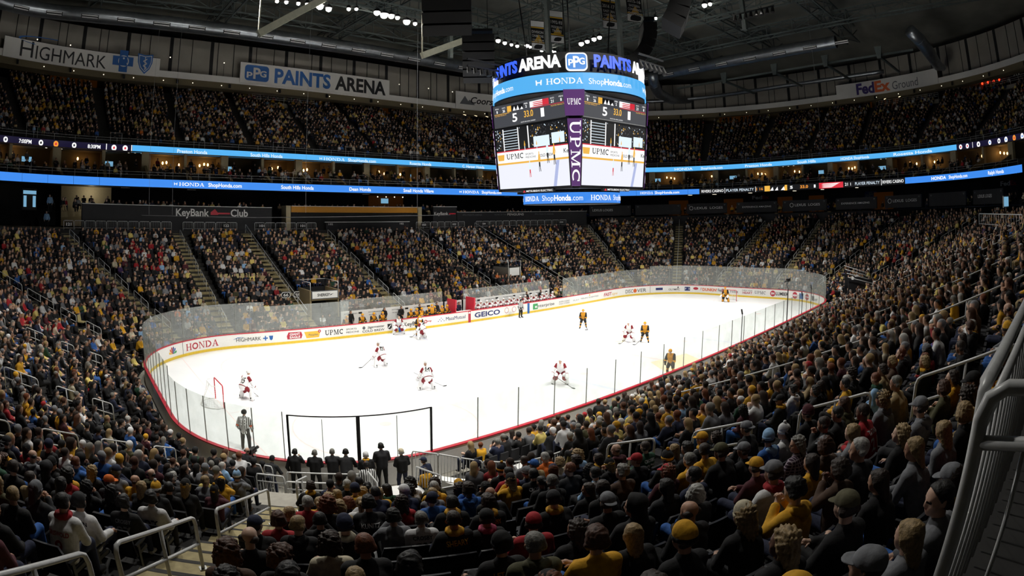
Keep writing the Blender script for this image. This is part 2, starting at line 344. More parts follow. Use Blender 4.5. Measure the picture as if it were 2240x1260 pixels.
# the pale gold mark at centre ice and the advertisement before the near boards
for poly in ([(-3.4, -2.2), (2.6, -.9), (-.6, 2.9)], [(-1.6, -3.6), (3.6, -2.7), (2.6, -1.5)], [(-2.9, .2), (-1.4, 1.9), (-3.2, 2.2)]):
    mk.add([(x, y, .006) for x, y in poly], [tuple(range(len(poly)))], 2)
mk.add([(-2.6, -10.6, .006), (1.2, -11.4, .006), (2.6, -9.0, .006), (-1, -8.3, .006)], [(0, 1, 2, 3)], 2)
mk.build('ice_marking', [M['ice_mark_blue'], M['ice_mark_red'], M['ice_mark_gold']], ice)

# lower bowl: one terrace per row
mb = MB()
for k in range(NROW):
    o, z = row_o(k), row_z(k); z0 = 0 if k == 0 else row_z(k-1)
    prof = [(o, z0), (o, z), (o+ROWP+.02, z)]
    if k == CUT_K: mb.sweep([(o, -.02), (o, z0)], RINK, CUT[0]-.3, CUT[1]+.3, .8)
    if k == 2: mb.sweep([(o, -.02), (o, z0)], RINK, -13, 13.2, 1)
    runs = [(-HALF, CUT[0]), (CUT[1], HALF)] if k < CUT_K else [(-HALF, HALF)]
    if k < 2: runs = [(-HALF, CUT_F), (CUT[1], -12.9), (13.1, HALF)]      # the benches stand here
    for a, b in runs: mb.sweep(prof, RINK, a, b, 1.2)
    if k < CUT_K:      # cheek walls of the cut-out
        for q in ((CUT_F if k < 2 else CUT[0]), CUT[1]):
            mb.sweep([(o, -.02), (o, z), (o+ROWP, z), (o+ROWP, -.02)], RINK, q-.05, q+.05, 1, closed=True)
o_top = row_o(NROW); z_top = row_z(NROW-1)+ROWR
mb.sweep([(o_top-.02, z_top-ROWR), (o_top, z_top), (24.5, z_top)], RINK, -HALF, HALF, 1.5)
struct(mb.build('floor_terraces', M['terrace']))
# aisle stairs: two steps a row, one thing for each aisle
for a, where in AISLES:
    q, n = cpt(RINK, a); t = (n[1], -n[0]); mb = MB(); k0 = 0
    if CUT[0] < a < CUT[1]: k0 = CUT_K
    if -12.9 < a < 13.1: k0 = 2
    wd = 1.2 if 'glass gate' not in where else 1.7
    for k in range(k0, NROW):
        for h in (0, 1):
            o, z = row_o(k)+(-.28 if h == 0 else 0), row_z(k)-(ROWR/2 if h == 0 else 0)
            o1 = row_o(k) if h == 0 else row_o(k+1)-.28
            c = (q[0]-n[0]*(o+o1)/2, q[1]-n[1]*(o+o1)/2)
            mb.box((c[0], c[1], z-.09), (wd, o1-o, .21), rz=math.atan2(t[1], t[0]))
            mb.box((q[0]-n[0]*(o+.03), q[1]-n[1]*(o+.03), z+.012), (wd-.02, .05, .012), 1, rz=math.atan2(t[1], t[0]))
    tag(mb.build('aisle_stairs', [M['beige'], M['terrace']]), 'concrete aisle steps '+where, 'stairs', 'aisle stairs of the lower bowl')

# concourse / club level behind the lower bowl
mb = MB(); mb.sweep([(24.4, z_top-.01), (36, z_top-.01)], RINK, -HALF, HALF, 2); struct(mb.build('floor_concourse', M['concrete']))
S_L, S_R = -78, 128
mb = MB(); mb.sweep([(8.5, 8), (8.5, 13.1), (.0, 13.05), (0, 13.0)], C_LOW, S_L, S_R, 2); struct(mb.build('wall_concourse', M['darkwall']))
# suite level: stepped floor, back wall, ceiling
mb = MB(); mb.sweep([(.02, 13.05), (.02, 13.55), (1.2, 13.6), (1.2, 13.95), (2.1, 13.95), (2.1, 14.3), (3.0, 14.3), (3.0, 14.65), (4.0, 14.65), (4.0, 15.0), (9, 15.0)], C_LOW, S_L, S_R, 1.5); struct(mb.build('floor_suites', M['terrace']))
mb = MB(); mb.sweep([(8.6, 15.0), (8.6, 17.3)], C_LOW, S_L, S_R, 2)
mb.sweep([(8.6, 17.3), (3.2, 17.25)], C_LOW, S_L, S_R, 2, 1); struct(mb.build('wall_suites', [M['tan'], M['tan']]))
# upper bowl
UROW, UP_O, UP_P, UP_Z, UP_R = 19, .6, .78, 18.0, .5
mb = MB(); mb.sweep([(.02, 17.2), (.02, 18.0)], C_UP, -86, 145, 1.5)
for k in range(UROW):
    o, z = UP_O+UP_P*k, UP_Z+UP_R*(k+1); mb.sweep([(o, z-UP_R), (o, z), (o+UP_P+.01, z)], C_UP, -86, 145, 1.5)
struct(mb.build('floor_upper_terraces', M['terrace']))
o, z = UP_O+UP_P*UROW, UP_Z+UP_R*UROW
mb = MB(); mb.sweep([(o, z-.1), (o+5, z-.05)], C_UP, -88, 147, 2); struct(mb.build('floor_upper_concourse', M['concrete']))
mb = MB(); mb.sweep([(o+3.0, z-.2), (o+3.0, 33)], C_UP, -88, 147, 2); struct(mb.build('wall_upper_concourse', M['tan']))
# fascia with its tilted soffit, and the grey panel wall above it
mb = MB(); mb.sweep([(1.2, 27.9), (0, 28.5), (0, 29.4), (.5, 29.4)], C_FAS, -95, 160, 2)
fa = struct(mb.build('trim_fascia', M['fascia']))
mb = MB(); mb.sweep([(7, 28.6), (1.2, 27.88), (0, 28.49), (1.2, 28.6)], C_FAS, -95, 160, 2); struct(mb.build('trim_soffit', M['soffit']))
mb = MB(); mb.sweep([(1.4, 29.3), (1.4, 34.6), (7, 34.6)], C_FAS, -95, 160, 2)
for i, q in enumerate(samples(C_FAS, -95, 160, 2.0)):
    q += .5*sin(i*2.3)
    mb.sweep([(1.4, 29.4), (1.32, 29.4), (1.32, 34.6), (1.4, 34.6)], C_FAS, q, q+(.09 if i % 3 else .5), 1, 1, closed=True)
struct(mb.build('wall_upper_panels', [M['panel'], M['black']]))
# roof deck
mb = MB(); N = 24
g = [(-90+180*i/N, -75+150*j/N) for j in range(N+1) for i in range(N+1)]
mb.add([(x, y, 35.0+8.5*max(0, 1-(x/75)**2)*max(0, 1-(y/60)**2)) for x, y in g], [(j*(N+1)+i, (j+1)*(N+1)+i, (j+1)*(N+1)+i+1, j*(N+1)+i+1) for j in range(N) for i in range(N)])
for i in range(N*2):
    x = -84+168*i/(N*2); mb.bar((x, -60, 35.2+8.3*max(0, 1-(x/75)**2)*.0), (x, -60.1, 35.2), .1) if False else None
struct(mb.build('ceiling', M['roof']))
# ================================================================== boards, glass, goals, gate, benches
GATE = (s_corner(-1, -1, 88.5), s_corner(-1, -1, 69), s_corner(-1, -1, 51.5))
bd = thing('dasher_boards', 'white dasher boards with red cap and yellow kick strip round the ice', 'boards', (0, 0, 0))
mb = MB(); mb.sweep([(0, .2), (0, 1.07), (.14, 1.07), (.14, 0), (.02, 0)], RINK, -HALF, HALF, .5); mb.build('board_panel', M['board'], bd)
mb = MB(); mb.sweep([(-.02, 1.07), (-.02, 1.12), (.17, 1.12), (.17, 1.07)], RINK, -HALF, HALF, .5, closed=True, caps=False); mb.build('cap_rail', M['red'], bd)
mb = MB(); mb.sweep([(0, .0), (-.012, 0), (-.012, .2), (0, .2)], RINK, -HALF, HALF, .5, closed=True, caps=False); mb.build('kick_plate', M['yellow'], bd)
BF = on_curve(RINK, 0)
def advert(items, mats, name='advert'):
    """items: callables that draw into a mesh"""
    mb = MB()
    for it in items: it(mb)
    return mb.build(name, mats, bd)
def T(t, s0, s1, z, h, mi=0, bold=.012, **k): return lambda mb: put_text(mb, t, BF, s0, z, h, s1-s0, bold, mi, d=.012, **k)
def R4(s0, z0, s1, z1, mi=0, d=.006):
    def f(mb):
        n = max(1, int(abs(s1-s0)/.5))
        for i in range(n):
            a, b = s0+(s1-s0)*i/n, s0+(s1-s0)*(i+1)/n; mb.add([BF(a, z0, d), BF(b, z0, d), BF(b, z1, d), BF(a, z1, d)], [(0, 1, 2, 3)], mi)
    return f
def POLY(pts, mi=0, d=.008): return lambda mb: mb.add([BF(u, v, d) for u, v in pts], [tuple(range(len(pts)))], mi)
def DISC(s, z, r, mi=0, d=.008, n=18, k=1): return POLY([(s+k*r*cos(2*pi*i/n), z+r*sin(2*pi*i/n)) for i in range(n)], mi, d)
tk, tb, tr, ty, tg, tw, to, tn, tgr = (M[k] for k in ('t_black', 't_blue', 't_red', 't_gold', 't_green', 't_white', 't_orange', 't_navy', 't_grey'))
petal = []
for i, mi in enumerate((0, 1, 2, 3, 4, 5)):
    a = rad(165-30*i); c = (-28.45, .42)
    petal.append(POLY([c]+[(c[0]+.55*cos(a+rad(q))*k*.9, c[1]+.55*sin(a+rad(q))*k) for q, k in ((12, .55), (11, .85), (0, 1), (-11, .85), (-12, .55))], mi))
advert(petal, [ty, to, tr, M['t_purple'], tb, tg])
advert([lambda mb: put_serif(mb, 'HONDA', BF, -26.94, .36, .5, 3.05, 0, d1=.012)], [tr])
advert([T('HIGHMARK', -22.4, -20.37, .48, .3, 0, 0), POLY([(-22.7, .66), (-22.3, .82), (-21.7, .83), (-22.3, .76)], 1), R4(-20.05, .42, -19.95, .8, 1), R4(-20.2, .56, -19.8, .66, 1, .007), POLY([(-19.7, .78), (-19.35, .78), (-19.4, .5), (-19.52, .4), (-19.64, .5)], 1)], [tk, tb])
advert([POLY([(-18.15, .36), (-16.95, .36), (-16.85, .62), (-16.95, .9), (-18.05, .92), (-18.2, .62)], 0, .005), T('GIANT', -17.95, -17.05, .66, .18, 1, .03), T('EAGLE', -17.95, -17.05, .42, .18, 1, .03)], [tr, tw])
advert([POLY([(-16.5, .32), (-15.4, .32), (-15.25, .85), (-16.7, .85)], 0, .005), T('Peoples', -16.3, -15.5, .5, .16, 1, 0), DISC(-15.35, .82, .13, 2, .009), R4(-15.4, .8, -15.3, .84, 3, .012), R4(-15.37, .75, -15.33, .89, 3, .012)], [ty, tgr, tr, tw])
advert([lambda mb: put_serif(mb, 'UPMC', BF, -14.86, .4, .42, 1.68, 0, d1=.012), T('SPORTS', -12.93, -11.95, .66, .14, 0, 0), T('MEDICINE', -12.93, -11.74, .4, .14, 0, 0)], [tk])
advert([T('Jägermeister', -10.9, -9.25, .62, .2, 0, .01), T('COLD BREW', -11.4, -9.25, .3, .2, 0, .005), DISC(-11.25, .7, .14, 1)], [tk, tgr])
advert([POLY([(-8.95, .82), (-8.5, .82), (-8.52, .45), (-8.72, .32), (-8.93, .45)], 0, .005), POLY([(-8.9, .5), (-8.82, .45), (-8.56, .72), (-8.58, .78)], 1, .012)], [tk, tw])
advert([T('KeyBank', -7.3, -5.27, .44, .34, 0, .012), lambda mb: [mb.prism(p, lambda u, v, d: BF(u, v, d), 0, .012, 1) for p in arc(-4.98, .64, .1, .17, 0, 360, 8)], R4(-4.82, .61, -4.35, .67, 1, .012), R4(-4.5, .52, -4.44, .61, 1, .012)], [tk, tr])
advert([T('MassMutual', -2.75, -.49, .48, .34, 0, 0)]+[DISC(-3.6+.16*i, .5+.14*j, .045, 0) for i, j in ((0, 0), (1, 1), (2, 0), (3, 1), (4, 0), (2, 2))], [tn])
advert([R4(-.15, .0, .15, 1.07, 0, .014), POLY([(-.14, .86), (.14, .86), (.1, .98), (0, 1.05), (-.1, .98)], 1, .018)], [tr, tw])
advert([T('GEICO', .62, 3.82, .4, .46, 0, .03)], [tn])
for q in (4.7, 5.7, 6.73): advert([DISC(q, .66, .28, 1, .005), DISC(q, .66, .24, 2, .007), R4(q-.3, .6, q+.3, .7, 0)], [ty, tr, tw])
advert([R4(7.55, 0, 7.85, 1.07, 0, .014)], [tb]); advert([R4(-7.85, 0, -7.55, 1.07, 0, .014)], [tb])
advert([R4(8.35, .3, 9.05, .9, 0, .005), T('e', 8.62, 8.96, .46, .3, 2, .03), T('nterprise', 9.08, 11.55, .46, .34, 1, 0)], [tg, tk, tw])
advert([T('RIVERS CASINO', 12.3, 14.0, .6, .16, 0, 0), T('HIGH STAKES', 12.3, 14.0, .38, .14, 0, 0), ], [M['grey']]); advert([T('PLAY', 14.6, 15.6, .5, .16, 0, 0), ], [M['grey']]); advert([T('FIELDS SCENTED', 15.9, 19.0, .56, .16, 0, 0), DISC(17.4, .9, .1, 1)], [M['grey'], ty])
advert([T('FAST', 20.0, 21.5, .44, .38, 0, .02, shear=.2), T('signs', 21.5, 22.6, .44, .3, 1, 0, shear=.2)], [tr, ty])
advert([T('DISC', 23.98, 25.15, .38, .44, 0, 0), DISC(25.42, .6, .25, 1), T('VER', 25.72, 26.98, .38, .44, 0, 0)], [tk, to])
for q in (27.51, -27.29): advert([R4(q-.02, .2, q+.02, 1.06, 0, .006)], [tk], 'board_joint')
advert([R4(28.25, .5, 29.15, .8, 0), T('OIL', 28.45, 28.95, .58, .14, 1, .02)], [tn, tw])
advert([T('OLYMPIC', 29.9, 31.35, .44, .22, 0, .01), POLY([(31.0, .7), (31.2, .7), (31.1, 1.0)], 0)], [tk]); advert([R4(31.95, .4, 32.65, .88, 0), T('PPG', 32.02, 32.58, .55, .2, 1, .02)], [tn, tw])
advert([DISC(33.4, .7, .17, 0, k=2), T('F', 34.05, 34.2, .5, .32, 0, 0), T("DUNKIN'", 34.3, 36.35, .46, .34, 1, .03)], [tr, to])
advert([T('FedEx', 36.5, 37.5, .48, .36, 0, .02)], [tgr]); advert([T('FedEx', 38.2, 39.3, .44, .36, 0, .0)], [tgr])
advert([T('CHECK YOUR', 39.8, 41.2, .72, .16, 0, 0), T('HEART', 39.9, 41.2, .4, .26, 1, .01), ], [tgr, tr]); advert([lambda mb: put_serif(mb, 'UPMC', BF, 41.5, .46, .36, 1.5, 0, d1=.012)], [M['grey']])
advert([DISC(43.9, .62, .34, 0), T('84', 43.68, 44.12, .5, .26, 1, .03), T('LUMBER', 44.3, 45.95, .44, .38, 2, .02)], [tr, tw, tk])
advert([DISC(46.95, .6, .38, 0), T('MM', 46.62, 47.28, .48, .24, 1, .02)], [tr, tw]); advert([R4(47.6, .3, 48.3, .9, 0)], [tb]); advert([DISC(48.95, .6, .34, 0), R4(48.65, .55, 49.25, .65, 1, .012)], [tr, tw]); advert([R4(49.9, .35, 50.4, .85, 0), T('gulf', 50.5, 51.2, .45, .25, 0, 0)], [tgr])

# --- glass panels, each with the metal stanchion at its edge
def glass_panel(q0, q1, h, par, post=True, th=.05, hp=None, o=.07, base=1.12):
    mb = MB(); n = 2
    mb.sweep([(o-.006, base), (o-.006, base+h), (o+.006, base+h), (o+.006, base)], RINK, q0+.02, q1-.02, .7, closed=True)
    g = mb.build('glass_panel', M['glass'], par)
    if post:
        p, nn = cpt(RINK, q0); mb = MB(); c = (p[0]-nn[0]*o, p[1]-nn[1]*o)
        mb.box((c[0], c[1], base+(hp or h)/2), (th, .035, hp or h), rz=math.atan2(nn[1], nn[0])+pi/2); mb.build('stanchion', M['post'], g)
    return g
def glass_run(a, b, h, where, group, step=1.22, **k):
    n = max(1, round((b-a)/step)); par = thing('glass_barrier', where, 'rink glass')
    for i in range(n): glass_panel(a+(b-a)*i/n, a+(b-a)*(i+1)/n, h, par, **k)
glass_run(12.95, 27.5, 2.08, 'row of clear glass panels on the far boards right of the visiting bench', 'far side glass past the benches')
glass_run(27.5, 48.6, 2.4, 'row of tall clear glass panels on the boards behind the far goal', 'far end glass')
glass_run(48.6, 56.5, 2.2, 'row of clear glass panels on the curved boards of the far right corner', 'far right corner glass')
glass_run(-20.0, -12.6, 2.0, 'row of clear glass panels on the far boards left of the home bench', 'far side glass left of the benches')
glass_run(-35.4, -20.0, 2.35, 'row of tall clear glass panels on the curved boards of the far left corner', 'far left corner glass')
glass_run(-44.2, -35.4, 2.35, 'row of tall clear glass panels on the boards behind the near goal', 'near end glass', th=.035)
glass_run(-51.7, -44.2, 1.95, 'row of clear glass panels on the curved boards left of the black framed gate', 'near corner glass left of the gate', th=.03)
glass_run(-HALF, GATE[0]-.02, 1.8, 'row of clear glass panels on the near boards right of the black framed gate', 'near side glass towards the gate', step=2.3, th=.03)
glass_run(56.5, HALF, 1.8, 'row of clear glass panels on the near boards towards the far end', 'near side glass towards the far end', step=2.0, th=.04)

# --- black framed resurfacer gate in the near corner
for i, (a, b) in enumerate(((GATE[0], GATE[1]), (GATE[1], GATE[2]))):
    g = thing('glass_gate', ('right' if i == 0 else 'left')+' leaf of the black framed glass gate behind the standing men', 'gate', group='leaves of the resurfacer gate')
    mb = MB()
    for q in (a+.03, b-.03):
        p, n = cpt(RINK, q); mb.box((p[0]-n[0]*.07, p[1]-n[1]*.07, 1.12+.92), (.075, .06, 1.84), rz=math.atan2(n[1], n[0])+pi/2)
    mb.sweep([(.05, 2.93), (.05, 2.97), (.09, 2.97), (.09, 2.93)], RINK, a, b, .4, closed=True)
    mb.build('gate_frame', M['blackmetal'], g)
    mb = MB(); mb.sweep([(.064, 1.12), (.064, 2.93), (.076, 2.93), (.076, 1.12)], RINK, a+.06, b-.06, .4, closed=True); mb.build('pane', M['glass'], g)
    mb = MB(); q = (a+b)/2; p, n = cpt(RINK, q); mb.box((p[0]-n[0]*.07, p[1]-n[1]*.07, 2.0), (.02, .03, 1.7), rz=math.atan2(n[1], n[0])+pi/2); mb.build('joint_strip', M['post'], g)

# --- goals
def goal(x, face, label):
    g = thing('hockey_goal', label, 'goal', (x, 0, 0), 0 if face > 0 else pi)
    mb = MB(); r = .035
    mb.tube([(0, -.93, 0), (0, -.93, 1.16), (0, -.9, 1.23), (0, -.83, 1.25), (0, .83, 1.25), (0, .9, 1.23), (0, .93, 1.16), (0, .93, 0)], r, 8); mb.build('goal_frame', M['red'], g, True)
    mb = MB(); mb.tube([(0, -.93, .03)]+[(-1.05*sin(pi*i/10), -.93*cos(pi*i/10)*1.15, .03) for i in range(1, 10)]+[(0, .93, .03)], .03, 6)
    mb.tube([(0, -.85, 1.25), (-.45, -.75, 1.22), (-.52, -.6, 1.2), (-.52, .6, 1.2), (-.45, .75, 1.22), (0, .85, 1.25)], .02, 6); mb.tube([(-.5, 0, 1.2), (-1.05, 0, .03)], .02, 6); mb.build('base_frame', M['white'], g, True)
    mb = MB()
    top = lambda t: Vector((-.52*min(1, 2*sin(pi*t)), -.9+1.8*t, 1.22)); bot = lambda t: Vector((-1.03*sin(pi*t), -.93*cos(pi*t)*1.15, .04))
    for i in range(19): mb.tube([top(i/18), bot(i/18)], .004, 4)
    for j in range(1, 12): mb.tube([top(i/18).lerp(bot(i/18), j/12) for i in range(19)], .004, 4)
    mb.build('net', M['white'], g)
goal(-27.13, 1, 'red framed goal net behind the goaltender in white, near end')
goal(27.13, -1, 'red framed goal net at the far end behind the gold goaltender')
for x, sx, what in ((-30.3, 1, 'near'), (30.3, -1, 'far')): pass

# --- benches on the far side
bn = [(-12.4, -1.65, 'home'), (.85, 12.85, 'visiting')]
for x0, x1, w in bn:
    b = thing('players_bench', 'long wooden '+w+' players bench behind the far boards', 'bench', ((x0+x1)/2, 13.9, 0))
    L = x1-x0; mb = MB(); mb.box((0, 0, .62), (L, .4, .06)); mb.build('seat', M['white'], b)
    for i in range(5): mb = MB(); mb.box((-L/2+.2+i*(L-.4)/4, 0, .4), (.08, .3, .4)); mb.build('support', M['blackmetal'], b)
    mb = MB(); mb.box((0, -.1, .1), (L, 1.5, .2)); mb.build('platform', M['terrace'], b)
    bb = thing('bench_back_wall', 'low white advertising wall behind the '+w+' bench', 'wall', ((x0+x1)/2, 15.0, 0))
    mb = MB(); mb.box((0, 0, 1.05), (L, .08, 1.7)); mb.build('wall_panel', M['white'], bb)
    F = lambda u, v, d: (u, -.045-d, v)
    for i in range(int(L//2.4)):
        mb = MB(); u = -L/2+.3+i*2.4; put_text(mb, 'PITTSBURGH', F, u, 1.6, .1, 1.3, .01, 0, d=.004); put_text(mb, 'TICKETS', F, u, 1.35, .1, .8, .01, 0, d=.004)
        mb.add([F(u+1.4, 1.58, .003), F(u+1.75, 1.58, .003), F(u+1.75, 1.74, .003), F(u+1.4, 1.74, .003)], [(0, 1, 2, 3)], 1)
        mb.build('advert', [M['t_grey'], M['t_black']], bb)
    n = int(L/1.5); gb = thing('glass_barrier', 'row of clear glass panels on the white wall behind the '+w+' bench', 'rink glass')
    for i in range(n):
        mb = MB(); a, c = x0+L*i/n, x0+L*(i+1)/n; mb.box(((a+c)/2, 15.02, 1.92+.5), (c-a-.03, .012, 1.0)); g = mb.build('glass_panel', M['glass'], gb)
        mb = MB(); mb.box((a, 15.02, 1.92+.5), (.035, .04, 1.0)); mb.build('stanchion', M['post'], g)
for x, l in ((-1.5, 'left'), (.72, 'right')):
    mb = MB(); mb.box((x, 13.75, 1.25), (.1, 1.3, 2.1)); mb.box((x, 13.1, 1.9), (.16, .1, .8)); tag(mb.build('bench_partition', M['red']), 'red partition on the '+l+' of the timekeeper between the benches', 'partition', 'red bench partitions')
sb = thing('timekeeper_table', 'white timekeeper table between the red partitions', 'table', (-.4, 13.5, 0)); mb = MB(); mb.box((0, 0, 1.05), (2, .5, .05)); mb.build('tabletop', M['white'], sb)
for sx in (-1, 1):
    mb = MB(); mb.box((sx*.9, 0, .53), (.06, .4, 1.05)); mb.build('leg', M['blackmetal'], sb)
mb = MB(); mb.box((-.4, 15.0, 1.05), (2.0, .08, 1.7)); F = lambda u, v, d: (u, 14.955-d, v); put_text(mb, 'VISIT', F, -.2, 1.5, .2, .7, .02, 1, d=.004); put_text(mb, 'PITTSBURGH', F, -1.3, 1.6, .1, .9, .01, 1, d=.004)
tag(mb.build('booth_wall', [M['white'], M['t_grey']]), 'low white wall behind the timekeeper table', 'wall')

# --- tunnel portal with its white sign on the far side, and the small grey one by the visiting bench
pt = thing('tunnel_portal', 'concrete tunnel mouth with a white sign left of the home bench', 'tunnel', (-13, 18.4, 0))
mb = MB()
for x in (-1.35, 1.35): mb.box((x, 0, 1.8), (.14, 2.8, 3.6))
mb.box((0, 1.36, 1.8), (2.7, .1, 3.6), 1); mb.box((0, 0, 2.75), (2.7, 2.8, .1)); mb.build('portal_wall', [M['tan'], M['black']], pt)  # black back sheet: the dark of the opening put into its colour
mb = MB(); mb.box((0, -1.45, 3.2), (2.6, .12, .72)); sg = mb.build('portal_sign', M['t_grey'], pt)
mb = MB(); F = lambda u, v, d: (u, -1.515-d, v); mb.add([F(-1.22, 2.9, .002), F(1.22, 2.9, .002), F(1.22, 3.5, .002), F(-1.22, 3.5, .002)], [(0, 1, 2, 3)], 0); put_text(mb, 'SHERKEY', F, -.75, 3.08, .24, 1.25, .03, 1, d=.006, shear=.1); mb.add([F(.5, 3.1, .005), F(.85, 3.3, .005), F(.5, 3.2, .005)], [(0, 1, 2)], 1)
mb.build('sign_face', [M['white'], M['t_black']], sg)
mb = MB()
for x in (-1.35, 1.35): mb.tube([(x, -1.4, 4.3), (x, 1.4, 4.3)], .03, 6); mb.tube([(x, -1.4, 3.6), (x, -1.4, 4.3)], .03, 6)
mb.tube([(-1.35, 1.4, 4.3), (1.35, 1.4, 4.3)], .03, 6); mb.build('guard_rail', M['steel'], pt, True)
pt = thing('tunnel_portal', 'small grey tunnel mouth with a white panel behind the visiting bench', 'tunnel', (11.2, 20.2, 0))
mb = MB()
for x in (-.9, .9): mb.box((x, 0, 2.1), (.14, 2.6, 4.2))
mb.box((0, 1.3, 2.1), (1.8, .1, 4.2), 1); mb.build('portal_wall', [M['concrete'], M['black']], pt)  # its black back sheet paints the shade inside the mouth
mb = MB(); mb.box((.05, -1.2, 3.7), (1.5, .06, .9)); mb.build('portal_sign', M['white'], pt)
for x in (-.95, .95): mb = MB(); mb.tube([(x, -1.3, 3.3), (x, -1.3, 4.9), (x, 1.3, 4.9)], .03, 6); mb.build('guard_rail', M['steel'], pt, True)
for x, t in ((-14.55, '68'), (-15.75, '66')):
    g = thing('gate_number_sign', 'small black oval sign reading '+t+', '+('right' if t == '68' else 'left')+' of a pair by the stairs', 'sign', (x, 19.5, 3.0)); mb = MB(); F = lambda u, v, d: (u, -d, v)
    mb.prism(rrect(.9, .55, .22), F, 0, .04); mb.build('sign_plate', M['black'], g)
    mb = MB(); o_, i_ = rrect(.9, .55, .22), rrect(.78, .43, .18); n = len(o_)
    for i in range(n): mb.add([F(*o_[i], .045), F(*o_[(i+1) % n], .045), F(*i_[(i+1) % n], .045), F(*i_[i], .045)], [(0, 1, 2, 3)])
    put_text(mb, t, F, 0, -.13, .26, .5, .03, 0, 'c', .046); mb.build('sign_number', M['white'], g)
    mb = MB(); mb.cyl((0, .03, -.9), (0, .03, 0), .03, 8); mb.build('sign_post', M['steel'], g)
# ================================================================== LED ribbons, signs, club level, suites
def flatrect(mb, F, u0, v0, u1, v1, d, mi=0, step=1.0):
    n = max(1, int(abs(u1-u0)/step))
    for i in range(n):
        a, b = u0+(u1-u0)*i/n, u0+(u1-u0)*(i+1)/n; mb.add([F(a, v0, d), F(b, v0, d), F(b, v1, d), F(a, v1, d)], [(0, 1, 2, 3)], mi)
def fdisc(mb, F, u, v, r, d, mi=0, n=16, kx=1): mb.add([F(u+kx*r*cos(2*pi*i/n), v+r*sin(2*pi*i/n), d) for i in range(n)], [tuple(range(n))], mi)
def ribbon(curve, z0, z1, s0, s1, label, segs, texts, extra=None):
    """LED ribbon board: housing, lit face in colour runs, lettering parts"""
    r = thing('ribbon_board', label, 'LED ribbon', (0, 0, 0)); F = on_curve(curve, z0); h = z1-z0
    mb = MB(); mb.sweep([(0, z0-.06), (-.16, z0-.06), (-.16, z1+.06), (0, z1+.06)], curve, s0, s1, 1.5); mb.build('housing', M['black'], r)
    for a, b, mk in segs:
        mb = MB(); flatrect(mb, F, a, 0, b, h, .17); mb.build('lit_panel', M[mk], r)
    for t, a, b, mk, bold in texts:
        mb = MB(); put_text(mb, t, F, a, h*.26, h*.5, (b-a) if b else None, bold, 0, d=.185); mb.build('lettering', M[mk], r)
    if extra:
        for mk, fn in extra: mb = MB(); fn(mb, F, h); mb.build('emblem', M[mk] if isinstance(mk, str) else [M[q] for q in mk], r)
    return r
def honda_h(u, hh=.5):
    def fn(mb, F, h):
        for p in ([(-.28, -.25), (-.18, -.25), (-.14, 0), (-.22, .25), (-.32, .25)], [(.28, -.25), (.18, -.25), (.14, 0), (.22, .25), (.32, .25)], [(-.16, -.05), (.16, -.05), (.16, .05), (-.16, .05)]):
            mb.prism([(u+x*hh*1.2, h/2+y*hh*1.2) for x, y in p], F, .18, .19)
    return fn
def serif_fn(word, u, w): return lambda mb, F, h: put_serif(mb, word, F, u, h*.26, h*.46, w, 0, .05, .18, .19)
def logo(u, r=.3, kind=0):
    def fn(mb, F, h):
        fdisc(mb, F, u, h/2, r, .18, 0, 12, .9)
        mb.add([F(u-.1, h/2-.15, .187), F(u+.12, h/2-.1, .187), F(u+.1, h/2+.16, .187), F(u-.12, h/2+.1, .187)], [(0, 1, 2, 3)], 1)
    return fn
def pens_mark(u, w):
    """gold block with white and black flashes, as the scores show the home side"""
    def fn(mb, F, h):
        flatrect(mb, F, u, 0, u+w*.24, h, .18, 0); flatrect(mb, F, u+w*.24, 0, u+w, h, .176, 1)
        for a, b in ((.24, .4), (.46, .6), (.72, .9)): mb.add([F(u+w*a, .08, .186), F(u+w*b, .08, .186), F(u+w*(a+b)/2+.2, h*.75, .186)], [(0, 1, 2)], 2)
        mb.add([F(u+w*.85, 0, .183), F(u+w, 0, .183), F(u+w, h, .183), F(u+w*.9, h, .183)], [(0, 1, 2, 3)], 0)
    return fn
def wing_mark(u, w):
    def fn(mb, F, h):
        flatrect(mb, F, u, 0, u+w, h, .18, 0)
        for j in range(4): mb.add([F(u+w*.1, h*(.12+.2*j), .186), F(u+w*(.5+.09*j), h*(.12+.2*j), .186), F(u+w*(.62+.09*j), h*(.27+.2*j), .186), F(u+w*.2, h*(.22+.2*j), .186)], [(0, 1, 2, 3)], 1)
    return fn
bar = lambda u, w=.1: (lambda mb, F, h: flatrect(mb, F, u, 0, u+w, h, .184))
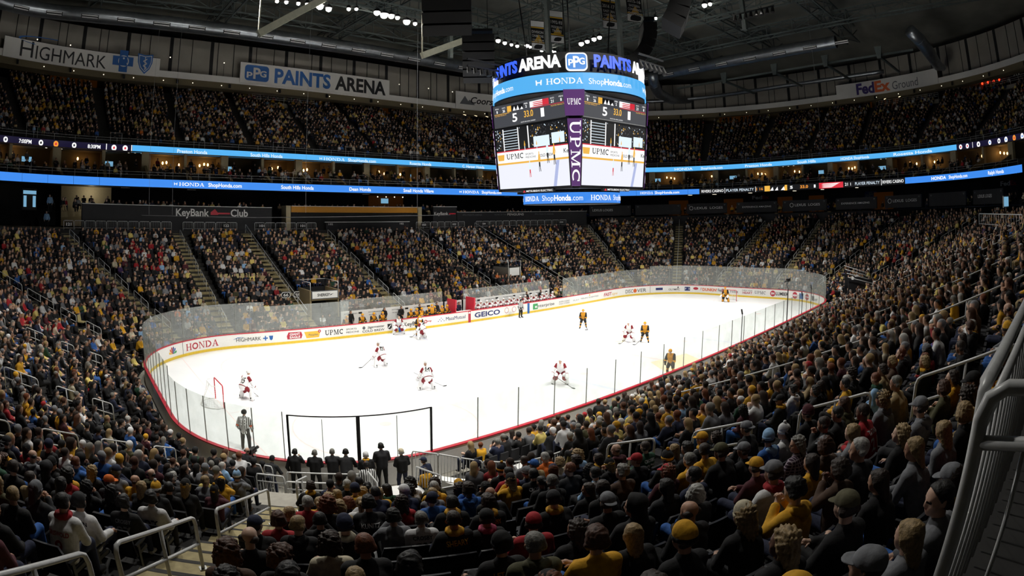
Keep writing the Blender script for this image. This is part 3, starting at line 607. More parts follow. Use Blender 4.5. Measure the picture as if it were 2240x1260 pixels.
ribbon(C_UP, 17.25, 18.1, -78, 140, 'upper LED ribbon board, light blue with logos at both ends',
 [(-78, -27.6, 'l_navy'), (-27.6, 113.9, 'l_sky'), (113.9, 140, 'l_navy')],
 [('7:00PM', -41.9, -40.3, 'l_white', .02), ('8:30PM', -33.2, -31.6, 'l_white', .02), ('Preston Honda', -21.97, -18.1, 'l_text', .02), ('South Hills Honda', -12.43, -8.05, 'l_text', .02), ('ShopHonda.com', 1.46, 5.82, 'l_text', .02), ('Rosetta Honda', 11.43, 15.2, 'l_text', .02), ('C. Harper Honda', 21.0, 25.37, 'l_text', .02),
  ('HONDA', 62.2, 65.5, 'l_text', .02), ('ShopHonda.com', 67, 71, 'l_text', .02), ('Preston Honda', 75.2, 80.3, 'l_text', .02), ('South Hills', 85.1, 88.5, 'l_text', .02), ('HONDA ShopHonda', 93, 98, 'l_text', .02), ('Rosetta Honda', 102.3, 109.3, 'l_text', .02)],
 [('l_text', honda_h(-2.6)), ('l_text', serif_fn('HONDA', -2.2, 3.2)), ('l_white', bar(-30.9)), ('l_white', bar(-27.75)), ('l_white', bar(117, .08))]
 +[((a, b), logo(u, r)) for u, r, a, b in ((-43.6, .32, 'l_white', 'l_grey'), (-39.1, .33, 'l_white', 'l_dark'), (-37.2, .36, 'l_orange', 'l_red'), (-34.9, .32, 'l_white', 'l_grey'), (-29.9, .36, 'l_white', 'l_red'), (-28.5, .36, 'l_white', 'l_red'), (114.7, .34, 'l_white', 'l_red'), (116, .34, 'l_white', 'l_red'), (118.2, .38, 'l_white', 'l_navy'), (120.5, .34, 'l_white', 'l_blue'), (122.4, .34, 'l_white', 'l_grey'), (123.9, .38, 'l_white', 'l_blue'), (125.7, .38, 'l_orange', 'l_red'), (127.5, .4, 'l_white', 'l_blue'))])
ribbon(C_LOW, 13.05, 13.92, -70, 122, 'lower LED ribbon board, royal blue with a dark score panel at right',
 [(-70, 61.8, 'l_blue'), (61.8, 97.85, 'l_dark'), (97.85, 122, 'l_blue')],
 [('ShopHonda.com', -19.03, -14.96, 'l_white', .02), ('South Hills Honda', -10, -5.72, 'l_white', .02), ('Dean Honda', -.8, 2.31, 'l_white', .02), ('Small Honda Village', 7.25, 12.14, 'l_white', .02), ('ShopHonda.com', 20.69, 24.52, 'l_white', .02), ('ShopHonda.com', 53.98, 58.29, 'l_white', .02),
  ('RIVERS CASINO', 62.2, 66.1, 'l_white', .01), ('PLAYER PENALTY', 66.6, 71.6, 'l_text', .0), ('1 16', 72.1, 73.3, 'l_orange', .01), ('5', 78.2, 78.7, 'l_white', .03), ('33.0', 80.0, 81.4, 'l_orange', .03), ('1', 82.4, 82.7, 'l_white', .03), ('21 1', 87.7, 88.7, 'l_white', .01), ('PLAYER PENALTY', 89.4, 93.5, 'l_text', 0), ('RIVERS CASINO', 94.0, 97.6, 'l_white', .01), ('HONDA', 102.5, 105.2, 'l_white', .03), ('ShopHonda.com', 105.7, 109.3, 'l_white', .02), ('Ralph Honda', 113.6, 117.2, 'l_white', .02)],
 [('l_white', honda_h(-22.9)), ('l_white', serif_fn('HONDA', -22.5, 3.0)), ('l_white', honda_h(16.8)), ('l_white', serif_fn('HONDA', 17.2, 3.0)), ('l_white', serif_fn('HONDA', 51.4, 2.3)), ('l_white', bar(66.3, .08)), ('l_white', bar(71.9, .08)), ('l_white', bar(93.75, .08)), (('l_gold', 'l_dark', 'l_white'), pens_mark(73.6, 4.1)), (('l_red', 'l_white'), wing_mark(83.3, 4.1))])
# rails along the top of both ribbons
for curve, z, s0, s1, w, o in ((C_LOW, 13.95, -66, 120, 'lower', .35), (C_UP, 18.15, -66, 132, 'upper', .3)):
    g = thing('guard_rail', 'thin steel guard rail along the top of the '+w+' LED ribbon', 'railing')
    F = on_curve(curve, z, o); mb = MB()
    for h in (.45, .75): mb.tube([F(q, h, 0) for q in samples(curve, s0, s1, 1.5)], .018, 5)
    mb.build('top_rail', M['steel'], g)
    for i, q in enumerate(samples(curve, s0, s1, 2.6)):
        mb = MB(); mb.tube([F(q, -.1, 0), F(q, .75, 0)], .02, 5); mb.build('post', M['steel'], g)
    for i, q in enumerate(samples(curve, s0+4, s1-4, 10.4)):
        mb = MB(); mb.tube([F(q, 0, .0), F(q, 1.35, 0), F(q+1.4, 1.35, 0), F(q+1.4, 0, 0)], .022, 5); mb.build('aisle_guard', M['steel'], g)

# --- fascia signs
FF = on_curve(C_FAS, 0)
def fsign(label, s0, s1, z0, z1, parts, name='fascia_sign'):
    g = thing(name, label, 'sign'); mb = MB(); mb.sweep([(-.02, z0), (-.14, z0), (-.14, z1), (-.02, z1)], C_FAS, s0, s1, 1.0, closed=True); mb.build('sign_board', M['fascia'], g)
    mb = MB(); mb.sweep([(-.0, z1), (-.15, z1), (-.15, z1+.06), (0, z1+.06)], C_FAS, s0, s1, 1.0, closed=True); mb.build('edge_trim', M['black'], g)
    for nm, mk, fn in parts: mb = MB(); fn(mb); mb.build(nm, [M[q] for q in mk], g)
    return g
def ft(t, s0, s1, z, h, bold=.02, mi=0, d=.17, **k): return lambda mb: put_text(mb, t, FF, s0, z, h, s1-s0, bold, mi, d=d, **k)
def slab(mb, outl, d0, d1, mi=0): mb.prism(outl, FF, d0, d1, mi)
def ppg_logo(u, z, w, h, F, d):
    def fn(mb):
        mb.prism([(u+x, z+y) for x, y in rrect(w, h, h*.22)], F, d, d+.03, 0)
        put_text(mb, 'p', F, u-w*.42, z-h*.2, h*.36, w*.24, .03, 1, d=d+.04); put_text(mb, 'P', F, u-w*.15, z-h*.34, h*.68, w*.3, .03, 1, d=d+.042); put_text(mb, 'G', F, u+w*.12, z-h*.2, h*.38, w*.28, .03, 1, d=d+.044)
    return fn
fsign('white fascia sign with a blue rounded emblem and blue and black capitals', -11.9, 12.9, 28.75, 31.75, [('emblem', ('t_blue', 'fascia'), ppg_logo(-9.35, 30.3, 3.7, 2.3, FF, .14)), ('lettering', ('t_blue',), ft('PAINTS', -6.6, 2.5, 29.25, 2.05, .035)), ('lettering', ('t_black',), ft('ARENA', 3.25, 12.2, 29.25, 2.05, .035))])
def cross(mb):
    slab(mb, rect(-29.55, 28.65, -28.35, 31.6), .14, .17); slab(mb, rect(-30.5, 29.5, -27.55, 30.75), .14, .18)
    for p in arc(-28.95, 30.12, .62, .78, 0, 360, 20): slab(mb, p, .18, .2, 1)
    for a in (90, 210, 330): slab(mb, [(-28.95+x*cos(rad(a))-y*sin(rad(a)), 30.12+x*sin(rad(a))+y*cos(rad(a))) for x, y in ((0, -.1), (.68, -.06), (.68, .06), (0, .1))], .18, .2, 1)
    for p in arc(-28.95, 30.5, .0, .14, 0, 360, 8): slab(mb, p, .2, .21, 1)
def shield(mb):
    o = lambda k: [(-25.85+x*k, 30.15+y*k) for x, y in ((-1.1, 1.3), (0, 1.1), (1.1, 1.3), (1.05, .1), (.7, -.8), (0, -1.5), (-.7, -.8), (-1.05, .1))]
    slab(mb, o(1), .14, .17); slab(mb, o(.84), .17, .18, 1); slab(mb, o(.76), .18, .19, 0)
    mb.tube([FF(-25.85, 29.2, .2), FF(-25.85, 31.0, .2)], .06, 6, 1); mb.tube([FF(-25.85+.25*sin(i*1.1), 29.3+.11*i, .22) for i in range(14)], .07, 6, 1)
def swoosh(mb):
    P = [(-39.5+4.9*cos(a)*k, 31.15+dz+.55*sin(a)) for k, dz, rng in ((1, 0, range(0, 11)), (.93, -.1, range(10, -1, -1))) for i in rng for a in (rad(80+16*i),)]
    n = len(P)//2
    for i in range(n-1): slab(mb, [P[i], P[i+1], P[2*n-2-i], P[2*n-1-i]], .16, .19)
fsign('white fascia sign with thin black capitals, a blue cross and shield', -46.3, -23.7, 28.45, 31.0, [('lettering', ('t_black',), ft('H', -43.9, -42.0, 28.85, 2.1, 0)), ('lettering', ('t_black',), ft('IGHMARK', -41.6, -31.4, 28.8, 1.75, 0)), ('emblem', ('t_blue', 'fascia'), cross), ('emblem', ('t_blue', 'fascia'), shield), ('swoosh', ('t_blue',), swoosh)])
fsign('white fascia sign with a grey mountain and black script, half hidden by the scoreboard', 26.2, 41, 28.6, 31.6, [('lettering', ('t_black',), ft('Coors', 29.3, 33.9, 29.7, 1.15, .02, shear=.3)), ('lettering', ('t_black',), ft('LIGHT', 34.3, 38, 29.5, 1.0, 0)), ('emblem', ('t_grey',), lambda mb: [slab(mb, p, .14, .16) for p in ([(27, 29.4), (29.2, 29.4), (28.1, 30.9)], [(28.2, 29.4), (30.2, 29.4), (29.1, 30.3)])])])
fsign('white fascia sign with purple, orange and grey lettering at the far end', 102, 122, 28.5, 31.0, [('lettering', ('t_purple',), ft('Fed', 105.9, 109.4, 28.95, 1.75, .04)), ('lettering', ('t_orange',), ft('Ex', 109.45, 112.5, 28.95, 1.75, .04)), ('lettering', ('t_grey',), ft('Ground', 112.9, 118, 28.9, 1.35, 0))])
# small lamps on stalks, downlights in the soffit, section numbers
for i, s in enumerate((-41.4, -36.6, -26.5, -22.2, -14.2, -9.4, 6.8, 15.2, 21.0, 26.0)):
    g = thing('wall_stalk_lamp', 'small white globe lamp on a thin stalk above the '+('blue shield' if s < -24 else 'blue emblem' if s < 14 else 'grey mountain')+' sign', 'lamp', group='globe lamps above the fascia '+('left' if s < -24 else 'middle' if s < 14 else 'right'))
    mb = MB(); mb.cyl(FF(s, 29.4, -.6), FF(s, 31.4, -.6), .03, 6); mb.build('stalk', M['blackmetal'], g)
    mb = MB(); mb.ball(FF(s, 31.5, -.6), .09, 8, 6); mb.build('globe', M['downl'], g)
for i, s in enumerate(samples(C_FAS, -40, 135, 4.2)):
    mb = MB(); mb.cyl(FF(s, 28.2, -.55), FF(s, 28.12, -.52), .06, 8); tag(mb.build('soffit_downlight', M['downl']), ORD[i]+' small round downlight along the beige soffit, counted from the blue cross end', 'downlight', 'downlights in the soffit')
for i, s in enumerate(samples(C_FAS, -44, 140, 7.5)):
    g = thing('soffit_speaker', ORD[i]+' small black loudspeaker along the white fascia, counted from the blue cross end', 'loudspeaker', group='small loudspeakers under the fascia')
    mb = MB(); mb.box(FF(s, 28.05, .05), (.3, .3, .5)); mb.build('cabinet', M['black'], g); mb = MB(); mb.cyl(FF(s, 28.3, -.1), FF(s, 28.75, -.1), .04, 6); mb.build('bracket', M['blackmetal'], g)
UF = on_curve(C_UP, 0, UP_O+UP_P*UROW+2.6)
def numsign(t, s, z, F, where, w=1.3, h=.62, post=True):
    g = thing('section_sign', 'small black section sign reading '+t+' '+where, 'sign')
    mb = MB(); mb.prism([(s-w/2, z), (s+w/2, z), (s+w/2, z+h), (s-w/2, z+h)], F, 0, .08); mb.build('sign_plate', M['black'], g)
    mb = MB(); put_text(mb, t, F, s, z+h*.2, h*.6, w*.72, .03, 0, 'c', .09); mb.build('sign_number', M['white'], g)
def s_ray(curve, out, px, py):
    """where the ray through a photo pixel meets the outside of a curve (used once, to read a sign's place off the plan)"""
    return None
for t, s in (('233', -36.5), ('234', -25.8), ('201', -14.7), ('202', -5.2), ('203', 3.3), ('204', 13.2), ('205', 24.8), ('209', 64.5), ('210', 82.5), ('211', 95.5), ('212', 107.5), ('213', 116), ('214', 124)):
    numsign(t, s, 29.15, UF, {'233': 'under the thin black capitals', '234': 'under the blue shield', '201': 'between the two long far side signs', '202': 'under the blue rounded emblem', '203': 'below the blue capitals', '204': 'below the bold black capitals', '205': 'under the grey mountain sign', '209': 'just past the scoreboard', '210': 'well before the purple and orange sign', '211': 'under the start of the purple and orange sign', '212': 'under the purple and orange letters', '213': 'under the thin grey letters', '214': 'past the red heat lamps'}[t])
# upper concourse
for i, s in enumerate(samples(C_UP, -42, 132, 8.7)):
    if i % 2 == 0 or True:
        dark = i % 3 == 0
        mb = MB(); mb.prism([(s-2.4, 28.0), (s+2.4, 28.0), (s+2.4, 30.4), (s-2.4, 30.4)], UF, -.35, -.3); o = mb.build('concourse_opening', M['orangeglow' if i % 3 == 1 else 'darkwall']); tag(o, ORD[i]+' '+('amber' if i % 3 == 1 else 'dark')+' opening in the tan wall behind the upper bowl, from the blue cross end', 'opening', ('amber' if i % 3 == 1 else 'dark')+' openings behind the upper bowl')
for s in (-14.2, 3.5, 13.6, 65, 96):
    mb = MB(); mb.prism([(s-.6, 27.5), (s+.6, 27.5), (s+.6, 30.5), (s-.6, 30.5)], UF, .1, .9); tag(mb.build('concourse_column', M['tan']), 'short tan column at the back of the upper bowl', 'column', 'columns behind the upper bowl')
for s in (29.4, 31.6, 33.8, 110.5, 113.3):
    mb = MB(); mb.box(FF(s, 28.0, -2.2), (1.3, .12, .06), rz=.5); tag(mb.build('strip_light', M['tube']), 'bare strip light under the soffit '+('below the grey mountain sign' if s < 50 else 'past the purple and orange sign'), 'strip light', 'strip lights '+('left' if s < 50 else 'right'))
g = thing('heater_row', 'row of red glowing heat lamps in an opening of the upper bowl', 'heater')
for k in range(4): mb = MB(); mb.ball(UF(111.2+k*.8, 29.2, .2), .2, 8, 5); mb.build('heat_lamp', M['redl'], g)
# standing platforms with white rails at the back of the upper bowl
for s0, s1, w in ((-8.2, 2.2, 'below the 202 sign'), (21, 32, 'below the grey mountain sign'), (97.5, 106, 'below the purple and orange sign'), (113, 124, 'past the red heat lamps')):
    F = on_curve(C_UP, 0, UP_O+UP_P*(UROW-2.2)); g = thing('viewing_platform', 'railed standing platform '+w, 'platform')
    mb = MB(); mb.sweep([(UP_O+UP_P*(UROW-2.2), 26.3), (UP_O+UP_P*(UROW-2.2), 27.3), (UP_O+UP_P*UROW, 27.5), (UP_O+UP_P*UROW, 26.3)], C_UP, s0, s1, 1, closed=True); mb.build('platform_wall', M['concrete'], g)
    mb = MB()
    for h in (.5, .8, 1.1): mb.tube([F(q, 27.3+h, -.1) for q in samples(C_UP, s0, s1, 1)], .03, 5)
    for q in samples(C_UP, s0, s1, 1.2): mb.tube([F(q, 27.3, -.1), F(q, 28.4, -.1)], .03, 5)
    mb.build('rail', M['steel'], g)

# --- suites: pillars, sloped partitions, lamps, ceilings lights
SF = on_curve(C_LOW, 0, 0)
for i, s in enumerate(samples(C_LOW, -56, 114, 4.9)):
    w = .9 if i % 2 == 0 else .34
    g = thing('suite_partition', ORD[i]+' beige pillar between suites, '+('wide' if i % 2 == 0 else 'narrow')+', with a sloped stair wall', 'partition', group=('wide' if i % 2 == 0 else 'narrow')+' partitions between the suites')
    mb = MB(); mb.prism([(s-w/2, 14.9), (s+w/2, 14.9), (s+w/2, 17.3), (s-w/2, 17.3)], SF, -4.6, -4.1); mb.build('pillar', M['cream'], g)
    mb = MB(); mb.add([SF(s+x, z, d) for x in (-.16, .16) for z, d in ((13.6, -.5), (14.15, -.5), (15.75, -4.2), (15.0, -4.2))], [(0, 1, 2, 3), (7, 6, 5, 4), (0, 4, 5, 1), (1, 5, 6, 2), (2, 6, 7, 3), (3, 7, 4, 0)]); mb.build('sloped_wall', M['tan'], g)
    mb = MB(); mb.prism([(s-.08, 14.95), (s+.08, 14.95), (s+.08, 17.25), (s-.08, 17.25)], SF, -8.5, -4.6); mb.build('party_wall', M['tan'], g)
for i, s in enumerate((-49.5, -42.7, -40.5, -32.9, -23.3, -20.7, -17.8, -8.0, -3.8, 8.5, 11.2, 27, 45, 49, 57, 63.4, 70.4, 76.6, 86.9, 96.5, 99.5, 107, 110)):
    g = thing('wall_sconce', ORD[i]+' cluster of amber lamps along the suites, counted from the blue cross end', 'lamp', group='amber lamps in the suites')
    for dx in ((-.45, .45) if i % 2 else (-.6, 0, .5)):
        mb = MB(); mb.ball(SF(s+dx, 16.35+.12*sin(7*s+3*dx), -7.9), (.12, .12, .2), 8, 6); mb.build('lamp_shade', M['warm'], g)
    mb = MB(); mb.tube([SF(s-.6, 16.2, -8.3), SF(s+.5, 16.2, -8.3)], .03, 5); mb.build('bracket', M['blackmetal'], g)
    if i % 2 == 0:
        l = bpy.data.lights.new('suite_lamp', 'POINT'); l.energy = 13; l.color = (1, .62, .28); l.shadow_soft_size = .3; lo = bpy.data.objects.new('suite_lamp', l); COL.objects.link(lo); lo.location = SF(s, 16.4, -7.2)
for i, s in enumerate((-28, -27.2, -26.4, -37, -36.2, -35.4, 22, 75, 76, 77, 92.5, 93.3, 94.1)):
    mb = MB(); mb.cyl(SF(s, 17.2, -5.2), SF(s, 17.28, -5.2), .12, 8); tag(mb.build('suite_downlight', M['downl']), ORD[i]+' small round downlight in the suite ceilings above the lower ribbon', 'downlight', 'downlights in the suites')
for i, s in enumerate((-46, -38.4, -30.2, -14, 5, 14.3, 20, 55, 66, 81, 92, 103)):
    g = thing('wall_television', ORD[i]+' small television along the back walls of the suites', 'television', group='televisions in the suites')
    mb = MB(); mb.prism(rect(s-.55, 15.7, s+.55, 16.4), SF, -8.5, -8.4); mb.build('television_case', M['black'], g); mb = MB(); flatrect(mb, SF, s-.5, 15.75, s+.5, 16.35, -8.39); mb.build('screen', M['tv'], g)

# --- club level between the lower bowl and the lower ribbon
CF = on_curve(C_CLUB, 0, 0); ZC = z_top
def club_wall(name, label, s0, s1, z0, z1, mk, cat='wall', parts=(), th=.2, top=None):
    g = thing(name, label, cat); mb = MB(); mb.sweep([(0, z0), (0, z1), (th, z1), (th, z0)], C_CLUB, s0, s1, 1.2, closed=True); mb.build('wall_panel', M[mk], g)
    if top: mb = MB(); mb.sweep([(-.06, z1), (-.06, z1+.07), (th+.06, z1+.07), (th+.06, z1)], C_CLUB, s0, s1, 1.2, closed=True); mb.build('ledge', M[top], g)
    for nm, mk2, fn in parts: mb = MB(); fn(mb); mb.build(nm, [M[q] for q in mk2], g)
    return g
def ct(t, s0, s1, z, h, bold=.01, mi=0, **k): return lambda mb: put_text(mb, t, CF, s0, z, h, s1-s0, bold, mi, d=.03, **k)
def key(mb):
    mb.prism([(-18.8, 10.1), (-17.9, 10.1), (-17.9, 10.3), (-18.3, 10.75), (-18.8, 10.4)], CF, .01, .05); mb.prism(rect(-17.9, 10.18, -16.5, 10.36), CF, .01, .05)
club_wall('club_wall', 'long dark club wall with white lettering and a red key, above the 121 and 122 rails', -34, -11.3, ZC, 11.0, 'darkwall', parts=[('lettering', ('white',), ct('KeyBank', -22.9, -19.0, 9.95, .8, .02)), ('lettering', ('white',), ct('Club', -16.4, -14.3, 9.95, .8, .02)), ('emblem', ('red',), key)], top='white')
club_wall('club_balcony', 'orange balcony front above the 102 wall', -8.8, 9.2, 10.5, 11.22, 'orange', 'balcony', top='white')
club_wall('club_wall', 'dark wall under the orange balcony', -8.8, 9.2, ZC, 10.45, 'black')
for s in (-9.2, 9.6): mb = MB(); mb.prism(rect(s-.3, ZC, s+.3, 11.3), CF, -1.6, .05); tag(mb.build('balcony_pier', M['cream']), 'cream pier at the '+('left' if s < 0 else 'right')+' end of the orange balcony', 'pier')
club_wall('club_wall', 'short dark wall with white lettering and a red bar, past the orange balcony', 11.8, 15.8, ZC, 11.3, 'darkwall', parts=[('lettering', ('white',), ct('KeyBank', 11.95, 14.3, 10.2, .42, .01)), ('emblem', ('red',), lambda mb: mb.prism(rect(14.5, 10.28, 15.6, 10.45), CF, .01, .04))], top='white')
club_wall('club_wall', 'long low dark wall with small grey lettering above the 104 rail', 15.9, 39.2, ZC, 10.55, 'darkwall', parts=[('lettering', ('t_grey',), ct('PPG PAINTS ARENA', 16.9, 20.4, 10.05, .25, 0)), ('lettering', ('t_grey',), ct('HOME OF THE', 22.8, 25, 10.08, .2, 0)), ('lettering', ('fascia',), ct('PENGUINS', 25.2, 28.2, 10.05, .32, .01)), ('lettering', ('t_grey',), ct('PPG PAINTS ARENA', 30.2, 33.5, 10.08, .24, 0))], top='steel')
for i, (s0, s1, t, a, b) in enumerate(((39.7, 46.6, 'LEXUS LOGES', 40.2, 43.6), (47.4, 54.9, '', 0, 0), (55.9, 62.6, 'LEXUS  LOGES', 57.2, 61.9), (64.2, 71.1, 'EXPERIENCE AMAZING', 65.2, 70.1), (72.1, 79.5, 'LEXUS  LOGES', 74.2, 78.4), (81, 87.8, 'EXPERIENCE AMAZING', 81.9, 86.6), (89.2, 95.6, 'LEXUS  LOGES', 90.6, 94.8), (97, 104, '', 0, 0), (105.5, 112, 'LEXUS LOGES', 106.5, 109.5))):
    ps = []
    if t: ps.append(('lettering', ('t_white',), ct(t, a, b, 10.5, .36 if 'LEX' in t else .26, .005)))
    if 'LEXUS  ' in t: ps.append(('emblem', ('t_white',), (lambda q: lambda mb: [mb.prism(p, CF, .01, .04) for p in arc(q-.55, 10.68, .26, .33, 0, 360, 12)])(a)))
    for x in (s0+.4, s1-.4): ps.append(('emblem', ('t_grey',), (lambda x: lambda mb: mb.prism([(x-.16, 11.2), (x+.16, 11.2), (x, 10.95)], CF, .01, .03))(x)))
    nth = ('first', 'second', 'third', 'fourth', 'fifth', 'sixth', 'seventh', 'eighth', 'ninth')[i]
    club_wall('loge_wall', nth+' dark loge wall from the scoreboard along the far end, '+('with an oval emblem and lettering' if 'LEX' in t else 'with thin lettering' if t else 'plain'), s0, s1, 9.75, 11.4, 'darkwall', 'loge', ps)
CT = on_curve(rowc(22.35), 0, 0)
mb = MB(); mb.sweep([(.0, z_top-.3), (0, 9.45), (.15, 9.45), (.15, z_top-.3)], rowc(22.35), 40.5, 86, 1.2, closed=True); tag(mb.build('loge_parapet', M['darkwall']), 'long low black parapet behind the top row at the far end', 'parapet')
for i, s in enumerate((46.9, 54.6, 62.7, 71.0, 79.9)):
    mb = MB(); mb.prism(rect(s-.25, ZC, s+.25, 9.6), CF, -.4, .1); tag(mb.build('loge_pier', M['tan']), 'small tan pier between the loge fronts', 'pier', 'piers between the loges')
for t, s0, c2 in (('right of the scoreboard', 58.34, 61.8), ('at the right', 92.7, 95.5)):
    BK = on_curve(C_LOW, 0, 8.3); g = thing('wall_sign', 'dim white and red wall sign on the club back wall '+t, 'sign')
    s = s0*1.17+.5
    mb = MB(); put_text(mb, 'Fed', BK, s, 12.0, .6, 1.5, .03, 0, d=.05); mb.build('lettering', M['t_white'], g); mb = MB(); put_text(mb, 'Ex', BK, s+1.55, 12.0, .6, 1.0, .03, 0, d=.05); mb.build('lettering', M['t_red'], g)
mb = MB(); BK = on_curve(C_LOW, 0, 8.3); ppg_logo(90.0, 11.9, 2.2, 1.1, BK, .05)(mb); tag(mb.build('wall_sign', [M['t_navy'], M['t_grey']]), 'dim blue emblem on the club back wall under the score ribbon', 'sign')
# cream back wall with the bright screen at far left, amber bar
mb = MB(); mb.prism(rect(-35.2, 8.5, -30, 13.05), on_curve(C_LOW, 0, 0), -5.7, -5.5); tag(mb.build('club_back_wall', M['cream']), 'pale cream back wall behind the standing group at left', 'wall')
g = thing('wall_television', 'bright blue information screen at the far left of the concourse', 'television'); FL = on_curve(rowc(24), 0, 0)
sx = s_at(rowc(24), -38.6, 30.5)
mb = MB(); mb.prism(rect(sx-.9, 10.2, sx+.9, 12.3), FL, 0, .12); mb.build('television_case', M['black'], g); mb = MB()
for a in range(3): flatrect(mb, FL, sx-.75+a*.55, 10.5, sx-.35+a*.55, 11.6, .13)
flatrect(mb, FL, sx-.8, 11.75, sx+.8, 12.1, .13); mb.build('screen', M['tv'], g)
g = thing('club_bar', 'amber lit bar behind the right end of the orange balcony', 'bar'); F = on_curve(C_LOW, 0, 0)
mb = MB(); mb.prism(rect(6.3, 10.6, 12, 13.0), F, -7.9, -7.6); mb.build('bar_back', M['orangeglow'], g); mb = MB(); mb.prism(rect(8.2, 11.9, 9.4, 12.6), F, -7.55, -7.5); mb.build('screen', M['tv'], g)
mb = MB(); mb.prism(rect(6.3, 10.0, 12, 11.0), F, -6.6, -6.2); mb.build('counter', M['darkwall'], g)
for s in (7, 8.4, 9.8, 11.2): mb = MB(); mb.ball(F(s, 12.8, -6.4), .1, 6, 4); mb.build('bar_lamp', M['downl'], g)
for s, w in ((58, ''), (66, ''), (74, ''), (80, ''), (92, '')):
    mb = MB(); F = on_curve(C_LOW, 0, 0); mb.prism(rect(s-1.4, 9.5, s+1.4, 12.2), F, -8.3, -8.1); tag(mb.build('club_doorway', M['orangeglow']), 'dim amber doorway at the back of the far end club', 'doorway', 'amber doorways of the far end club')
for i, s in enumerate((-28.5, -20.5, 3, 28, 60, 64, 70, 78, 83, 89)):
    mb = MB(); F = on_curve(C_LOW, 0, 0); mb.box(F(s, 12.98, -2.5), (1.0, .3, .05)); tag(mb.build('ceiling_light', M['downl'] if s > 55 else M['fascia']), ORD[i]+' small flat ceiling light in the club under the lower ribbon, '+('lit' if s > 55 else 'unlit'), 'ceiling light', 'club ceiling lights '+('lit' if s > 55 else 'unlit'))
mb = MB(); l = bpy.data.lights.new('club_wall_fill', 'POINT'); l.energy = 60; l.color = (1, .9, .7); l.shadow_soft_size = .3; lo = bpy.data.objects.new('club_wall_fill', l); COL.objects.link(lo); lo.location = (-32.5, 40.2, 12.4)  # point light added to brighten the cream club wall

# --- crowd barriers on top of the lower bowl, with section numbers
TF = on_curve(rowc(22.3), 0, 0); UPX = lambda x: -34.48+(x+34.48)*1.0287
def barrier(s0, s1, nums, label, zt=9.27):
    s0, s1, nums = UPX(s0), UPX(s1), [(t, UPX(q)) for t, q in nums]
    g = thing('crowd_barrier', label, 'barrier'); n = max(1, round((s1-s0)/1.25)); z0 = z_top
    for i in range(n):
        a, b = s0+(s1-s0)*i/n+.06, s0+(s1-s0)*(i+1)/n-.06; mb = MB(); mb.tube([TF(a, z0, 0), TF(a, zt-.08, 0), TF(a+.08, zt, 0), TF(b-.08, zt, 0), TF(b, zt-.08, 0), TF(b, z0, 0)], .03, 6); mb.tube([TF(a, z0+.2, 0), TF(b, z0+.2, 0)], .02, 5)
        for k in range(1, 6): u = a+(b-a)*k/6; mb.tube([TF(u, z0+.2, 0), TF(u, zt, 0)], .012, 4)
        mb.build('barrier_panel', M['steel'], g, True)
    for t, s in nums:
        mb = MB(); mb.prism(rect(s-.42, 8.66, s+.42, 9.16), TF, .05, .1); p = mb.build('number_plate', M['black'], g); mb = MB(); put_text(mb, t, TF, s, 8.77, .28, .62, .03, 0, 'c', .11); mb.build('section_number', M['white'], p)
barrier(-36.2, -23.8, [('121', -35.6)], 'steel crowd barrier with the 121 sign above the far left seats')
barrier(-22.6, -16.3, [('122', -17.6)], 'steel crowd barrier with the 122 sign')
barrier(-14.3, -6.6, [('101', -13.4), ('101', -8.4)], 'steel crowd barrier with two 101 signs, left of the 102 wall')
barrier(7.3, 15.3, [('103', 8.5), ('103', 13.4)], 'steel crowd barrier with two 103 signs, just right of the 102 wall')
barrier(17.2, 33.2, [('104', 18.6), ('104', 32.3)], 'long steel crowd barrier with two 104 signs left of the scoreboard foot')
g = thing('section_wall', 'low dark wall with a white ledge and two 102 signs', 'wall'); mb = MB(); mb.prism(rect(-4.5, z_top-.4, 7.4, 9.3), TF, -.15, .0); mb.build('wall_panel', M['darkwall'], g)
mb = MB(); mb.prism(rect(-4.7, 9.3, 7.5, 9.38), TF, -.2, .05); mb.build('ledge', M['white'], g)
for s in (-3.9, 6.3): mb = MB(); put_text(mb, '102', TF, s, 8.98, .22, .6, .02, 0, 'c', .02); mb.build('section_number', M['white'], g)
# ================================================================== scoreboard
SBX = thing('scoreboard', 'large centre hung scoreboard with four video screens over centre ice', 'scoreboard', (0, 0, 0))
def sb(mb, name, mats, par=None, smooth=False): return mb.build(name, [M[q] for q in mats], par or SBX, smooth)
def ringF(r, z0):
    """cylinder surface; u is arc length measured from the direction facing the near corner, growing to the right as seen from outside"""
    a0 = math.atan2(-31.05, -34.48)
    return lambda u, v, d: ((r+d)*cos(a0+u/r), (r+d)*sin(a0+u/r), z0+v)
RB = 6.05
mb = MB(); n = 64
for (r, za, zb) in ((RB-.1, 18.65, 20.02), (RB-.25, 20.02, 20.1)):
    mb.add([(r*cos(2*pi*i/n), r*sin(2*pi*i/n), z) for z in (za, zb) for i in range(n)], [(i, (i+1) % n, n+(i+1) % n, n+i) for i in range(n)]+[tuple(range(n))[::-1], tuple(range(n, 2*n))])
sb(mb, 'ring_housing', ['black'])
R1_ = ringF(RB, 18.72); R1 = lambda u, v, d: R1_(u+.95, v, d); mb = MB(); flatrect(mb, R1_, -pi*RB, 0, pi*RB, 1.24, 0, step=.5); sb(mb, 'ring_screen', ['l_sky'])
